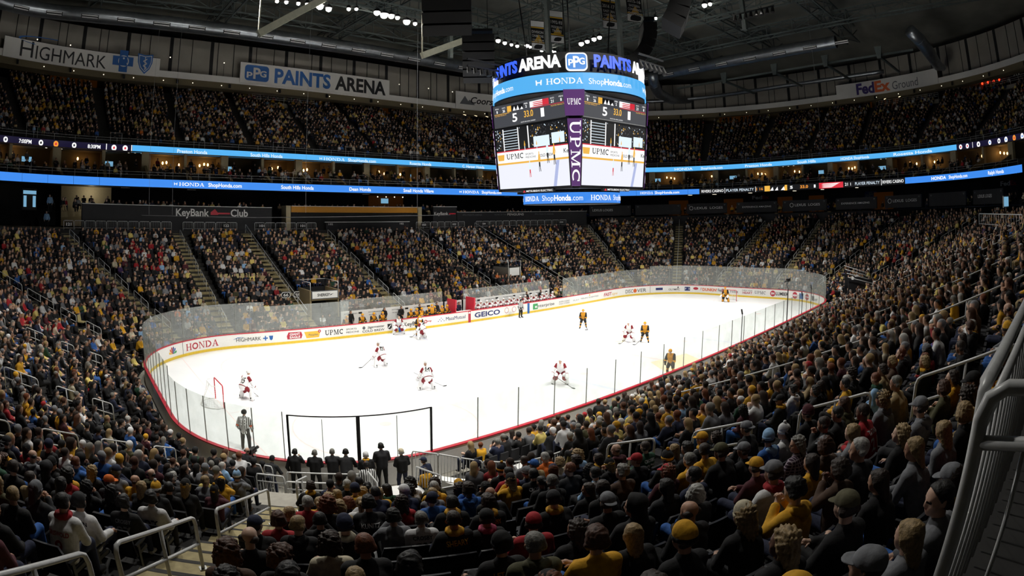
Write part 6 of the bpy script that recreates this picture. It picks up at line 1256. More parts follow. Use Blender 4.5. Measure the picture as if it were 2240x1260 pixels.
for px, py, a in SPEC:
    d = np.hypot((HX[order[:330]]-px)*.45, HY[order[:330]]-py)
    for j in np.argsort(d)[:8]:
        i = int(order[j])
        if i in spec_of or taken[i]: continue
        t = np.array((SEATS[i, 4], -SEATS[i, 3])); h0 = SEATS[i, :3]+np.array((0, 0, 1.2)); ux, _, _ = project(np.stack([h0, h0+np.array((t[0], t[1], 0))*.1])); sh = float(np.clip((px-ux[0])/max(abs(ux[1]-ux[0]), 1)*.1*np.sign(ux[1]-ux[0]), -.3, .3))
        SEATS[i, :2] += t*sh; spec_of[i] = a; HX[i] += (ux[1]-ux[0])/.1*sh; taken[i] = True
        nb = (SEATS[:, 5] == SEATS[i, 5]) & (np.hypot(SEATS[:, 0]-SEATS[i, 0], SEATS[:, 1]-SEATS[i, 1]) < .47); nb[i] = False; taken |= nb
        if a.get('txt'):
            k = 1301/HD[i]; blk = (HD < HD[i]-.3) & (np.abs(HX-HX[i]) < .3*k) & (HY > HY[i]+.1*k) & (HY < HY[i]+.75*k); taken |= blk
        break
for i in spec_of: taken[i] = False
near = [i for i in near if not taken[i]]
near = set(near) | set(spec_of)
near = sorted(near, key=lambda i: HD[i]); BLOCKED = set(np.where(taken)[0].tolist())
LM = [(AISLES[14][0], 'yellow-tread stairs'), (AISLES[15][0], 'cup-table aisle'), (AISLES[16][0], 'long-handrail aisle'), (AISLES[13][0], 'tripod-camera aisle')]
def place_words(i):
    """row and seat, counted from the nearest named aisle"""
    x, y, z, nx, ny, k, ii = SEATS[i]; best = None
    for a, nm in LM:
        q, m_ = cpt(RINK, a); lat = (x-q[0])*m_[1]-(y-q[1])*m_[0]
        if best is None or abs(lat) < abs(best[0]): best = (lat, nm)
    lat, nm = best; n = max(1, round((abs(lat)-.98)/.545)+1)
    return '%s row down, %s seat %s of %s' % (ORD[NROW-1-int(k)], ORD[min(n, 50)-1], 'right' if lat > 0 else 'left', nm)
M['plaid'] = None
def plaid_mat():
    m = mat('plaid_cloth', '#3a1f2a', .9); nt = m.node_tree; N, L = nt.nodes, nt.links; tc = N.new('ShaderNodeTexCoord'); b = N['Principled BSDF']; prev = None
    for ax in ('X', 'Z'):
        w = N.new('ShaderNodeTexWave'); w.bands_direction = ax; w.inputs['Scale'].default_value = 6; L.new(tc.outputs['Object'], w.inputs['Vector']); r = N.new('ShaderNodeMath'); r.operation = 'GREATER_THAN'; r.inputs[1].default_value = .8; L.new(w.outputs['Fac'], r.inputs[0])
        if prev is None: prev = r
        else: mx = N.new('ShaderNodeMath'); mx.operation = 'MAXIMUM'; L.new(prev.outputs[0], mx.inputs[0]); L.new(r.outputs[0], mx.inputs[1]); prev = mx
    c = N.new('ShaderNodeMix'); c.data_type = 'RGBA'; c.inputs[6].default_value = (.035, .012, .03, 1); c.inputs[7].default_value = (.35, .3, .35, 1); L.new(prev.outputs[0], c.inputs[0]); L.new(c.outputs[2], b.inputs['Base Color']); return m
TOPS = ['black']*30+['charcoal']*10+['grey']*6+['gold']*8+['navy']*7+['white']*3+['blue']*2+['red']*2+['maroon']*3+['brown']*3+['tan']*2+['olive']*3+['cream']+['green']
used_lab = set(); rp = random.Random(11); near_used = []
for i in near:
    a = spec_of.get(i); x, y, z, nx, ny, k, ii = SEATS[i]
    if a is None and rp.random() < .1: continue
    a = dict(a or {}); rand = not a
    pose = a.get('pose', rp.choice((0, 0, 1, 2, 3, 4, 5, 6, 7, 8, 9, 1)) if not a.get('txt') else rp.choice((0, 1, 6)))
    top = a.get('top') or rp.choice(TOPS); legs = a.get('legs') or rp.choice(('black', 'navy', 'charcoal', 'blue', 'navy'))
    fem = a.get('h') in ('long', 'wavy', 'bob', 'ponytail') or (rand and rp.random() < .4)
    h = a.get('h') or (rp.choice(('long', 'wavy', 'bob', 'ponytail', 'long', 'curly')) if fem else rp.choice(('short', 'short', 'crop', 'thick', 'short', 'balding')))
    hc = a.get('hc') or rp.choice(('black', 'black', 'brown', 'brown', 'brown', 'auburn', 'blond', 'grey', 'red', 'silver') if not fem else ('black', 'brown', 'brown', 'auburn', 'blond', 'blond', 'red', 'black'))
    ht = a.get('hat'); 
    if rand and rp.random() < .3: ht = rp.choice((('cap', 'black'), ('cap', 'black'), ('cap', 'navy'), ('cap', 'grey'), ('beanie', 'black'), ('beanie', 'charcoal'), ('beanie', 'gold', 'black'), ('pombeanie', 'black', 'gold'), ('cap', 'gold'), ('hoodup', top), ('cap', 'red'), ('beanie', 'grey'), ('backcap', 'black')))
    hood = a.get('hood') or (top if rand and rp.random() < .25 and not (ht and ht[0] == 'hoodup') else None); sc = a.get('scarf') or ('gold' if rand and rp.random() < .1 else None)
    Vv = SEAT_M[pose]; H = SEATED[pose]['head']; root = link('person', Vv['body']); rz = math.atan2(ny, nx)-pi/2+rp.uniform(-.12, .12); sc_ = (.94 if fem else 1.0)*rp.uniform(.96, 1.05)
    root.location = (x, y, z+.004); root.rotation_euler = (0, 0, rz); root.scale = (sc_, sc_, sc_)
    dress(root, Vv, H, top, legs, rp.choice(SKIN[:4]) if rp.random() < .94 else SKIN[4], None if ht and ht[0] in ('hoodup',) else h, hc, ht[0] if ht else None, ht[1] if ht else None, ht[2] if ht and len(ht) > 2 else None, hood, sc, rp.choice(('black', 'white', 'brown')))
    if a.get('plaid'):
        M['plaid'] = plaid_mat()
        for c in root.children:
            if c.name.startswith('jacket'): c.data = c.data.copy(); c.data.materials[0] = M['plaid']
    if a.get('txt'): back_text(root, Vv['jacket'], a['txt'], PAL[a['tc']])
    g = a.get('g') or ('%s %s' % (top, 'hoodie' if hood or (ht and ht[0] == 'hoodup') else 'jacket'))
    hw = {'cap': '%s cap', 'backcap': 'backwards %s cap', 'beanie': '%s beanie', 'pombeanie': '%s pompom beanie', 'hoodup': 'hood up'}[ht[0]].replace('%s', ht[1]) if ht else ('bald on top' if h == 'balding' else '%s %s hair' % (hc, {'short': 'short', 'crop': 'cropped', 'thick': 'thick', 'long': 'long', 'wavy': 'wavy', 'bob': 'bobbed', 'ponytail': 'ponytail', 'curly': 'curly'}[h]))
    lab = 'person in %s, %s, %s' % (g, hw, place_words(i)); w = lab.split()
    if len(w) > 16: lab = 'person in %s, %s' % (g, place_words(i))
    if len(lab.split()) > 16: lab = 'person with %s, %s' % (hw, place_words(i))
    tag(root, lab, 'person', 'seated spectators near the camera'); near_used.append(i)
NEARSET = set(near) | BLOCKED
# --- seats: the nearest one by one, with shell, cushion, armrests
def seat_mesh():
    b = MB(); n = 7
    for side in (0, 1):
        pass
    vs = []; rows = [(.42, -.16), (.6, -.19), (.78, -.22), (.92, -.245)]
    for th in (0, -.035):
        for z, y in rows:
            for j in range(n): u = -1+2*j/(n-1); vs.append((u*(.235 if z < .9 else .2), y+th+.035*u*u, z-(.02*u*u if z > .9 else 0)))
    R_ = len(rows); f = []
    for t in (0, 1):
        o = t*R_*n; f += [(o+i*n+j, o+i*n+j+1, o+(i+1)*n+j+1, o+(i+1)*n+j) for i in range(R_-1) for j in range(n-1)]
    o = R_*n
    for i in range(R_-1): f += [(i*n, (i+1)*n, o+(i+1)*n, o+i*n), (i*n+n-1, o+i*n+n-1, o+(i+1)*n+n-1, (i+1)*n+n-1)]
    for j in range(n-1): f += [(j, o+j, o+j+1, j+1), ((R_-1)*n+j, (R_-1)*n+j+1, o+(R_-1)*n+j+1, o+(R_-1)*n+j)]
    b.add(vs, f); back = b.build('backrest', M['seat'], mesh_only=True, smooth=True)
    p = MB(); p.box((0, .04, .40), (.44, .42, .06)); p.box((0, .04, .44), (.4, .38, .03)); pan = p.build('cushion', M['seat'], mesh_only=True)
    a = MB(); a.box((.262, -.02, .62), (.045, .3, .03)); a.box((.262, -.1, .33), (.03, .06, .6)); arm = a.build('armrest', M['seat'], mesh_only=True)
    return back, pan, arm
SB_, SP_, SA_ = seat_mesh()
seat_near = [int(i) for i in order[:150]]
for i in seat_near:
    x, y, z, nx, ny, k, ii = SEATS[i]; rz = math.atan2(ny, nx)-pi/2
    r = thing('stadium_seat', None, None, (x-nx*.12, y-ny*.12, z+.003), rz); child('backrest', SB_, r); child('cushion', SP_, r); child('armrest', SA_, r)
    tag(r, 'black plastic tip-up seat, '+place_words(i), 'seat', 'black seats in the rows nearest the camera')
# ================================================================== handrails on the stairs, the entrance platform, railing beside the camera
def zb(o): return .75+(o-2.4)*.3837
def handrail(a, o0, o1, label, r=.024, top=.98, name='handrail', lat=0, n_post=2, bend=True):
    q, n = cpt(RINK, a); t = (n[1], -n[0]); g = thing(name, label, 'handrail')
    P = lambda o, h: (q[0]-n[0]*o+t[0]*lat, q[1]-n[1]*o+t[1]*lat, zb(o)+h)
    s = .12; mb = MB()
    mb.tube([P(o0, .05), P(o0, top-s), P(o0+s*.3, top-s*.25), P(o0+s, top)]+[P(o1-s, top), P(o1-s*.3, top-s*.25), P(o1, top-s), P(o1, .05)], r, 8); mb.build('top_rail', M['steel'], g, True)
    mb = MB(); mb.tube([P(o0, .5), P(o1, .5)], r*.9, 8); mb.build('mid_rail', M['steel'], g, True)
    for i in range(1, n_post+1-1):
        o = o0+(o1-o0)*i/n_post; mb = MB(); mb.tube([P(o, .03), P(o, top)], r*.9, 8); mb.build('post', M['steel'], g, True)
    for o in (o0, o1): mb = MB(); mb.box(P(o, .03), (.12, .12, .03)); mb.build('foot_plate', M['post'], g)
    return g
SER = lambda a, b, L, gap: [(a+i*(L+gap), a+i*(L+gap)+L) for i in range(int((b-a+gap)/(L+gap)))]
RAILS = {0: [(3.2, 21.6)], 3: [(3.0, 21.6)], 16: [(5.4, 21.5)], 5: [(3, 21.4)], 14: [(8.3, 12.1), (13.1, 15.6), (16.2, 18.0)], 15: [(9.0, 10.5), (11.6, 13.1), (14.2, 15.7), (16.6, 18.5)],
         12: [(2.8, 3.7), (4.4, 5.3), (6.1, 7.6), (9, 11)], 13: [(2.5, 3.5), (4.5, 5.7), (6.6, 7.9), (9, 11)], 11: [(2.7, 3.5), (4.4, 5.2), (6.2, 7.3), (8.6, 10.4)], 10: [(4.1, 5.3), (6.1, 7.4), (8, 10.3), (10.8, 13.1), (14.2, 16.4), (17.4, 19.6)],
         17: [(5.9, 8.5), (10.4, 13), (14.5, 18.5)], 18: SER(3.6, 20, 3.2, 1), 19: SER(3.6, 20, 3.2, 1)}
for i, (a, where) in enumerate(AISLES):
    L = RAILS.get(i) or SER(3.0, 21.5, 2.1, .9)
    for j, (o0, o1) in enumerate(L):
        what = 'long double steel handrail on the steps ' if o1-o0 > 9 else 'bent steel handrail, %s up from the ice, on the steps ' % (('first', 'second', 'third', 'fourth', 'fifth', 'sixth', 'seventh')[j])
        handrail(a, o0, o1, (what+where if len((what+where).split()) < 17 else what.replace('bent steel handrail', 'handrail').replace(' up from the ice', '')+where), r=.03 if i in (14, 15, 16) else .026, n_post=max(2, int((o1-o0)/2.2)), lat=.0)
# --- entrance in the near corner: concrete floor, stair, barriers, tunnel roof, table
def cpos(deg, o, z=0): a = rad(deg); r = 8.53+o; return (-21.95-r*cos(a), -4.425-r*sin(a), z)
mb = MB(); n = 16
def slab_arc(mb, d0, d1, o0, o1, z0, z1, mi=0):
    v = [cpos(d0+(d1-d0)*i/n, o, z) for i in range(n+1) for o, z in ((o0, z0), (o1, z0), (o1, z1), (o0, z1))]
    mb.add(v, [(i*4+j, i*4+(j+1) % 4, (i+1)*4+(j+1) % 4, (i+1)*4+j) for i in range(n) for j in range(4)]+[(0, 1, 2, 3), tuple(n*4+k for k in (3, 2, 1, 0))], mi)
slab_arc(mb, 49, 66, 3.3, 4.98, 0, 1.35); tag(mb.build('entrance_landing', M['concrete']), 'raised concrete landing at the foot of the yellow-tread stairs', 'landing')
def rail_panel(P0, P1, z0, h, label, bars=0, mids=(), r=.028, name='barrier_rail', group=None):
    g = thing(name, label, 'railing', group=group); A, B = Vector((*P0[:2], z0)), Vector((*P1[:2], z0 if len(P1) < 4 else P1[3])); d = (B-A); L = d.length; d.normalize(); up = Vector((0, 0, 1)); mb = MB(); s = min(.12, h*.2)
    mb.tube([A, A+up*(h-s), A+up*h+d*s*.4, A+up*h+d*s, B+up*h-d*s, B+up*h-d*s*.4, B+up*(h-s), B], r, 8); mb.build('top_rail', M['steel'], g, True)
    for m_ in mids: mb = MB(); mb.tube([A+up*m_, B+up*m_], r*.8, 6); mb.build('mid_rail', M['steel'], g, True)
    if bars:
        mb = MB(); mb.tube([A+up*.1, B+up*.1], r*.7, 6); mb.build('bottom_rail', M['steel'], g, True)
        for i in range(1, bars): p = A.lerp(B, i/bars); mb = MB(); mb.tube([p+up*.1, p+up*(h if not mids else mids[0])], r*.38, 5); mb.build('baluster', M['steel'], g, True)
    return g
rail_panel(cpos(53.5, 1.6), cpos(70, 1.75), 0, 1.32, 'steel rail behind the men in dark suits', mids=(.95, .62))
rail_panel(cpos(55, 2.75), cpos(69.5, 2.9), 0.0, 1.5, 'steel barrier with upright bars at the foot of the yellow-tread stairs', bars=16, mids=(1.22,))
rail_panel(cpos(49.5, 2.6), cpos(54.6, 2.6), .0, 1.62, 'steel barrier with bars left of the foot of the stairs', bars=8, mids=(1.35,))
for k, (d0, o0, o1) in enumerate(((59.6, 3.6, 5.2), (66.2, 3.2, 4.9))):
    handrail(s_corner(-1, -1, d0), o0+.3, o1+.6, ('short steel handrail at the foot of the yellow-tread stairs', 'short steel handrail beside the white tunnel roof')[k], r=.03)
for k, d0 in enumerate((44.0, 46.2, 48.6)):
    rail_panel(cpos(d0, 1.5), cpos(d0+1.9, 1.55), 0, 1.45, ('first', 'second', 'third')[k]+' small steel rail by the cameraman, from the left', bars=5, mids=(1.15,))
g = thing('tunnel_roof', 'curved white roof of the entrance tunnel in the near corner', 'roof')
mb = MB(); n = 10; w0, w1 = 69.2, 75.6
prof = [(2.9, .3), (2.95, .9), (3.05, 1.3), (3.3, 1.55), (3.7, 1.7), (4.3, 1.78), (5.2, 1.85)]
v = [cpos(w0+(w1-w0)*i/n, o, z) for i in range(n+1) for o, z in prof]+[cpos(w0+(w1-w0)*i/n, o, z-.08) for i in range(n+1) for o, z in prof]; k = len(prof); o_ = (n+1)*k
mb.add(v, [(i*k+j, i*k+j+1, (i+1)*k+j+1, (i+1)*k+j) for i in range(n) for j in range(k-1)]+[(o_+(i+1)*k+j, o_+(i+1)*k+j+1, o_+i*k+j+1, o_+i*k+j) for i in range(n) for j in range(k-1)]+[(j, o_+j, o_+j+1, j+1) for j in range(k-1)]+[(n*k+j+1, o_+n*k+j+1, o_+n*k+j, n*k+j) for j in range(k-1)]); mb.build('roof_shell', M['white'], g, True)
for w in (w0, w1):
    mb = MB(); mb.add([cpos(w, o, z) for o, z in ((2.95, 0), (5.2, 0), (5.2, 1.75), (3.7, 1.62), (3.05, 1.2))]+[cpos(w+.5, o, z) for o, z in ((2.95, 0), (5.2, 0), (5.2, 1.75), (3.7, 1.62), (3.05, 1.2))], [(0, 1, 2, 3, 4), (9, 8, 7, 6, 5)]+[(i, (i+1) % 5, 5+(i+1) % 5, 5+i) for i in range(5)]); mb.build('side_wall', M['black'], g)
for k, w in enumerate((68.6, 76.2)):
    g = thing('tunnel_rail', ('dark', 'short dark')[k]+' tube rail along the '+('left' if k == 0 else 'right')+' edge of the white tunnel roof', 'railing'); mb = MB(); mb.tube([cpos(w, 3.2, 1.4), cpos(w, 3.3, 2.15), cpos(w, 5.4, 2.75), cpos(w, 5.5, 1.8)], .03, 8); mb.build('top_rail', M['steel'], g, True)
    for i in range(1, 8): o = 3.3+2.1*i/8; mb = MB(); mb.tube([cpos(w, o, 1.5), cpos(w, o, 2.15+.6*i/8)], .012, 5); mb.build('baluster', M['steel'], g)
# fenced white platform on the right of the entrance
mb = MB(); g = thing('fenced_platform', 'white floored platform fenced with steel bars, right of the entrance', 'platform')
PFL = [(-23.3, -13.9), (-23.0, -15.2), (-22.4, -16.9), (-21.3, -17.6), (-19.6, -17.8), (-19.6, -15.45), (-22.2, -15.45)]; n_ = len(PFL)
mb.add([(x, y, .0) for x, y in PFL]+[(x, y, .76) for x, y in PFL], [tuple(range(n_))[::-1], tuple(range(n_, 2*n_))]+[(i, (i+1) % n_, n_+(i+1) % n_, n_+i) for i in range(n_)]); mb.build('platform_floor', M['white'], g)
FP = [(-23.85, -14.2), (-23.25, -14.95), (-22.85, -15.7), (-22.45, -16.4), (-21.9, -17.0), (-21.25, -17.4), (-20.5, -17.55), (-19.7, -17.6), (-18.9, -17.55), (-18.1, -17.5)]
for i in range(len(FP)-1): rail_panel(FP[i], FP[i+1], .76, 1.15, ('first', 'second', 'third', 'fourth', 'fifth', 'sixth', 'seventh', 'eighth', 'ninth')[i]+' barred steel fence panel of the corner platform, counted from the entrance', bars=7)
g = thing('cup_table', 'long narrow dark counter with a pale edge and two plastic cups', 'counter'); mb = MB(); A, B = Vector(cpos(74.5, 5.15, 2.02)), Vector(cpos(86.5, 5.2, 2.1)); nn = 8
for i in range(nn):
    a, b = cpos(75.8+10.7*i/nn, 5.3, 2.05), cpos(75.8+10.7*(i+1)/nn, 5.3, 2.05); mb.bar(a, b, .42, .05)
mb.build('counter_top', M['black'], g); mb = MB()
for i in range(nn): mb.bar(cpos(75.8+10.7*i/nn, 5.06, 2.1), cpos(75.8+10.7*(i+1)/nn, 5.06, 2.1), .05, .09)
mb.build('edge_trim', M['steel'], g); mb = MB(); slab_arc(mb, 75.8, 86.5, 5.02, 5.06, .3, 2.0); mb.build('counter_front', M['terrace'], g)
mb = MB(); mb.bar(cpos(74.4, 5.45, 2.0), cpos(76.6, 5.5, 2.02), .3, .3); tag(mb.build('padded_rail', M['orange']), 'gold padded block at the left end of the dark counter', 'pad')
M['cupplastic'] = mat('cup_plastic', '#d8c0b4', .3)
for k, d in enumerate((79.6, 81.9)): mb = MB(); p = cpos(d, 5.25, 2.08); mb.tube([(p[0], p[1], p[2]), (p[0], p[1], p[2]+.16)], [.035, .05], 12); tag(mb.build('plastic_cup', M['cupplastic']), ('left', 'right')[k]+' one of two clear plastic cups on the dark counter', 'cup')
# railing right beside the camera
g = thing('foreground_railing', 'large double steel railing with uprights, biggest railing of all, beside the top rows', 'railing')
P0 = Vector((-32.72, -31.03, 9.80)); up = Vector((0, 0, 1)); rr = .024
A1_ = Vector((-29.6, -31.38, 9.80)); B1_ = Vector((-32.55, -33.2, 9.80))
mb = MB(); mb.tube([P0+Vector((0, 0, -1.25)), P0+Vector((0, 0, -.09)), P0+Vector((.0, -.02, -.03)), P0+Vector((.005, -.07, 0)), B1_], rr, 12); mb.build('top_rail', M['steel'], g, True)
mb = MB(); mb.tube([P0+Vector((0, 0, -.16)), B1_+Vector((0, 0, -.16))], rr*.9, 10); mb.build('mid_rail', M['steel'], g, True)
mb = MB(); mb.tube([P0+Vector((.03, .0, -1.25)), P0+Vector((.03, 0, -.02)), P0+Vector((.06, 0, .0)), A1_], rr, 12); mb.build('top_rail', M['steel'], g, True)
mb = MB(); mb.tube([P0+Vector((.04, -.0, -.14)), A1_+Vector((0, 0, -.14))], rr*.9, 10); mb.build('mid_rail', M['steel'], g, True)
for i in range(1, 20): p = P0.lerp(A1_, i/20); mb = MB(); mb.tube([p+up*-1.15, p+up*-.14], .008, 6); mb.build('baluster', M['steel'], g, True)
for i in range(1, 14): p = P0.lerp(B1_, i/14); mb = MB(); mb.tube([p+up*-1.15, p+up*-.16], .008, 6); mb.build('baluster', M['steel'], g, True)
mb = MB(); mb.box((-31.0, -33.4, 8.1), (3.6, 4.6, 1.0)); tag(mb.build('camera_landing', M['terrace']), 'dark landing under the big double railing', 'landing')
# far right corner: small tunnel mouth, white fence and the lit monitor above the top rows
pt = thing('tunnel_portal', 'small tunnel mouth with a white panel where the near boards meet the far corner', 'tunnel', (27.4, -15.4, 1.0), rad(25))
for x in (-1.2, 1.2): mb = MB(); mb.box((x, 0, 1.0), (.12, 2.6, 2.0)); mb.build('side_wall', M['darkwall'], pt)
mb = MB(); mb.box((.1, .6, 1.75), (1.2, .08, .8)); mb.build('portal_sign', M['white'], pt)
for k in range(4): mb = MB(); mb.tube([(-1.4+.9*k, -1.3, .2), (-1.4+.9*k, -1.3, 1.6+.25*k), (-1.4+.9*k, 1.4, 2.3+.3*k)], .035, 6); mb.build('guard_rail', M['steel'], pt, True)
m_ = at(2200, 441, 72); g = thing('monitor', 'white faced monitor on a post above the top rows past the longest handrail', 'monitor', m_, rad(-30)); mb = MB(); mb.box((0, 0, 0), (1.3, .12, 1.25)); mb.build('monitor_case', M['white'], g); mb = MB(); mb.box((0, .07, 0), (1.1, .03, 1.0)); mb.box((0, -.07, 0), (1.1, .03, 1.0)); mb.build('screen', M['tv'], g); mb = MB(); mb.cyl((0, 0, -2), (0, 0, -.6), .06, 8); mb.build('post', M['steel'], g)
A_, B_ = at(2142, 482, 68), at(2236, 494, 56); rail_panel(A_, (B_[0], B_[1]), min(A_[2], B_[2])-.2, 1.1, 'white barred fence below the monitor above the top rows', bars=18, r=.05)
# ================================================================== players, officials, bench, people at the glass
def pose(crouch=.3, lean=.25, spread=.28, wl=(-.3, .35, .95), wr=(.3, .35, .95), yaw=0, pitch=0, stag=0., twist=0, h=1.0, outl=(-.08, -.05, -.1), outr=(.08, -.05, -.1)):
    """standing or skating figure: feet on z = 0, facing +y"""
    pz = .98-.26*crouch; pel = Vector((0, -.12*crouch-.1*lean, pz)); ch = pel+Vector((0, .36*lean, .36*math.sqrt(max(.1, 1-.36*lean*lean)))); nk = ch+Vector((0, .14*lean+.02, .17))
    hd = nk+Vector((0, .06+.06*lean, .17)); rt = Vector((cos(rad(twist)), sin(rad(twist)), 0)); sl, sr = ch-rt*.2+Vector((0, .02, .1)), ch+rt*.2+Vector((0, .02, .1))
    wl, wr = Vector(wl), Vector(wr); el = (sl+wl)/2+Vector(outl); er = (sr+wr)/2+Vector(outr)
    al, ar = Vector((-spread, -stag, .1)), Vector((spread, stag, .1)); kl = (pel+al)/2+Vector((-.06, .05+.2*crouch, .03)); kr = (pel+ar)/2+Vector((.06, .05+.2*crouch, .03))
    return dict(pelvis=pel, chest=ch, neck=nk, head=Hm(hd, yaw, pitch-12*lean), shL=sl, shR=sr, elL=el, elR=er, wrL=wl, wrR=wr, knL=kl, knR=kr, anL=al, anR=ar, toL=al+Vector((-.03, .17, -.055)), toR=ar+Vector((.03, .17, -.055)))
def tagged(prims, mats, res, k, infl, name, cut=None):
    """garment whose colour areas follow the parts of the body; prims carry a material number as their tag"""
    P, F = sdf_mesh(prims, res, k, infl, cut); C = P[F].mean(1); D = np.stack([field([q], C, .001) for q in prims]); mi = np.array([q[4] for q in prims])[D.argmin(0)]
    return np_mesh(name, P, F, mats, mi)
for k_, v_ in dict(k_white='#e9e9ea', k_red='#7c0a1c', k_gold='#d08f12', k_black='#0d0d0f', k_skate='#0c0c0e').items(): M[k_] = mat(k_, v_, .7, noise=.08, scale=20)
M['blade'] = mat('skate_blade', '#c9ccd0', .3, .8)
def stripes_mat():
    m = mat('referee_stripes', '#111113', .8); nt = m.node_tree; N, L = nt.nodes, nt.links; tc = N.new('ShaderNodeTexCoord'); w = N.new('ShaderNodeTexWave'); w.bands_direction = 'X'; w.inputs['Scale'].default_value = 4.2
    r = N.new('ShaderNodeMath'); r.operation = 'GREATER_THAN'; r.inputs[1].default_value = .5; c = N.new('ShaderNodeMix'); c.data_type = 'RGBA'; c.inputs[6].default_value = (.01, .01, .012, 1); c.inputs[7].default_value = (.8, .8, .8, 1)
    L.new(tc.outputs['Object'], w.inputs['Vector']); L.new(w.outputs['Fac'], r.inputs[0]); L.new(r.outputs[0], c.inputs[0]); L.new(c.outputs[2], N['Principled BSDF'].inputs['Base Color']); return m
M['stripes'] = stripes_mat()
KIT = dict(away=('k_white', 'k_red', 'k_red', 'k_white', 'k_red', 'k_red', 'k_white'), home=('k_gold', 'k_black', 'k_black', 'k_gold', 'k_black', 'k_black', 'k_gold'), official=('stripes', 'stripes', 'k_black', 'k_black', 'k_black', None, 'k_black'))
_PC = {}
def player_parts(J, kit, key=None, res=.026, goalie=False):
    if key in _PC: return _PC[key]
    a, b, pn, s1, s2, gl, hl = KIT[kit]; L = limbs(J, 1.08 if kit != 'official' else 1.0, 1.1); H = J['head']; R = {}
    neck = [(Vector(J['neck'])+Vector((0, 0, -.03)), H @ Vector((0, -.015, -.07)), .058, .055, 'n')]
    every = [q for k in L for q in L[k]]; P, F = sdf_mesh(head_prims(H)+neck+[(q[0], q[1], q[2]*.82, q[3]*.82, q[4]) for q in every], res, .022)
    V = [tuple(p) for p in P]; FS = [tuple(q) for q in F]
    if gl is None: fm = fingers(J); o = len(V); V += fm.v; FS += [tuple(i+o for i in q) for q in fm.f]
    R['body'] = np_mesh('body', V, FS, [M['skin']])
    sp = lambda q, t0, t1, tg, w=1.0: (Vector(q[0]).lerp(Vector(q[1]), t0), Vector(q[0]).lerp(Vector(q[1]), t1), (q[2]+(q[3]-q[2])*t0)*w, (q[2]+(q[3]-q[2])*t1)*w, tg)
    bulk = 1.22 if kit != 'official' else 1.05
    jp = [(q[0], q[1], q[2]*bulk, q[3]*bulk, 0) for q in L['torso']]+[(Vector(J['pelvis'])+Vector((0, -.02, -.04)), Vector(J['chest']), .15*bulk, .13*bulk, 0)]
    for q in L['uarm']: jp += [sp(q, 0, .45, 1, bulk*1.1), sp(q, .45, 1, 0 if kit == 'away' else 1, bulk*1.1)]
    for q in L['farm']: jp += [sp(q, 0, .5, 0, bulk*1.2), sp(q, .5, .9, 1, bulk*1.25)]
    R['jersey'] = tagged(jp, [M[a], M[b]], res, .03, .02, 'jersey')
    if kit != 'official':
        mb = MB(); c = Vector(J['pelvis'])+Vector((0, -.01, -.06)); 
        Pv = Vector(J['pelvis']); up = (Vector(J['chest'])-Pv).normalized(); sd = Vector((1, 0, 0)); fw = up.cross(sd)*-1
        ring = [Pv+up*.0+sd*.235*cos(2*pi*i/20)+fw*.2*sin(2*pi*i/20) for i in range(20)]; mb.tube(ring, .022, 6, closed=True); R['hem_stripe'] = mb.build('hem_stripe', M[b], mesh_only=True, smooth=True)
    pp = [(Vector(J['pelvis'])+Vector((-.06, 0, .0)), Vector(J['pelvis'])+Vector((.06, 0, .0)), .15, .15, 0)]+[sp(q, 0, .95, 0, 1.28 if kit != 'official' else 1.0) for q in L['thigh']]
    if kit == 'official': pp += L['shin'] and [sp(q, 0, .95, 0, 1.1) for q in L['shin']]
    R['hockey_pants' if kit != 'official' else 'trousers'] = tagged(pp, [M[pn]], res, .04, .015, 'hockey_pants')
    if kit != 'official':
        sk = []
        for q in L['shin']: sk += [sp(q, 0, .3, 0, 1.35), sp(q, .3, .55, 1, 1.4), sp(q, .55, .95, 0, 1.3)] if not goalie else [(Vector(q[0])+Vector((0, .05, .12)), Vector(q[1])+Vector((0, .07, 0)), .15, .13, 0), (Vector(q[0])+Vector((0, .06, -.02)), Vector(q[0])+Vector((0, .07, -.06)), .157, .155, 1)]
        hf = len(sk)//2; R['sock' if not goalie else 'leg_pad'] = [tagged(sk[:hf], [M[s1], M[s2]], res, .012, .0, 'sock'), tagged(sk[hf:], [M[s1], M[s2]], res, .012, .0, 'sock')]
    ft = [(q[0], q[1], q[2]*1.15, q[3]*1.2, 0) for q in L['foot']]+[(Vector(J['an'+s])+Vector((0, -.01, .06)), Vector(J['an'+s])+Vector((0, 0, -.03)), .056, .055, 0) for s in 'LR']; R['skate'] = [tagged([ft[k], ft[k+2]], [M['k_skate']], .022, .02, 0, 'skate') for k in (0, 1)]; R['blades'] = []
    for s in 'LR': mb = MB(); A, B = Vector(J['an'+s]), Vector(J['to'+s]); d = (B-A); d.z = 0; d.normalize(); mb.bar((A.x-d.x*.06, A.y-d.y*.06, .013), (B.x+d.x*.05, B.y+d.y*.05, .013), .01, .028, up=(0, 0, 1)); R['blades'].append(mb.build('blade', M['blade'], mesh_only=True))
    if gl:
        gp = []
        for s in 'LR': w, e = Vector(J['wr'+s]), Vector(J['el'+s]); d = (w-e).normalized(); gp += [(w-d*.06, w+d*.08, .06, .062, 0)] if not goalie else [(w-d*.06, w+d*.12, .1, .12, 0)]
        R['glove'] = [tagged([q], [M[gl if not goalie else 'k_white']], .022, .02, 0, 'glove') for q in gp]
    R['helmet'] = HATS['helmet']; _PC[key] = R; return R
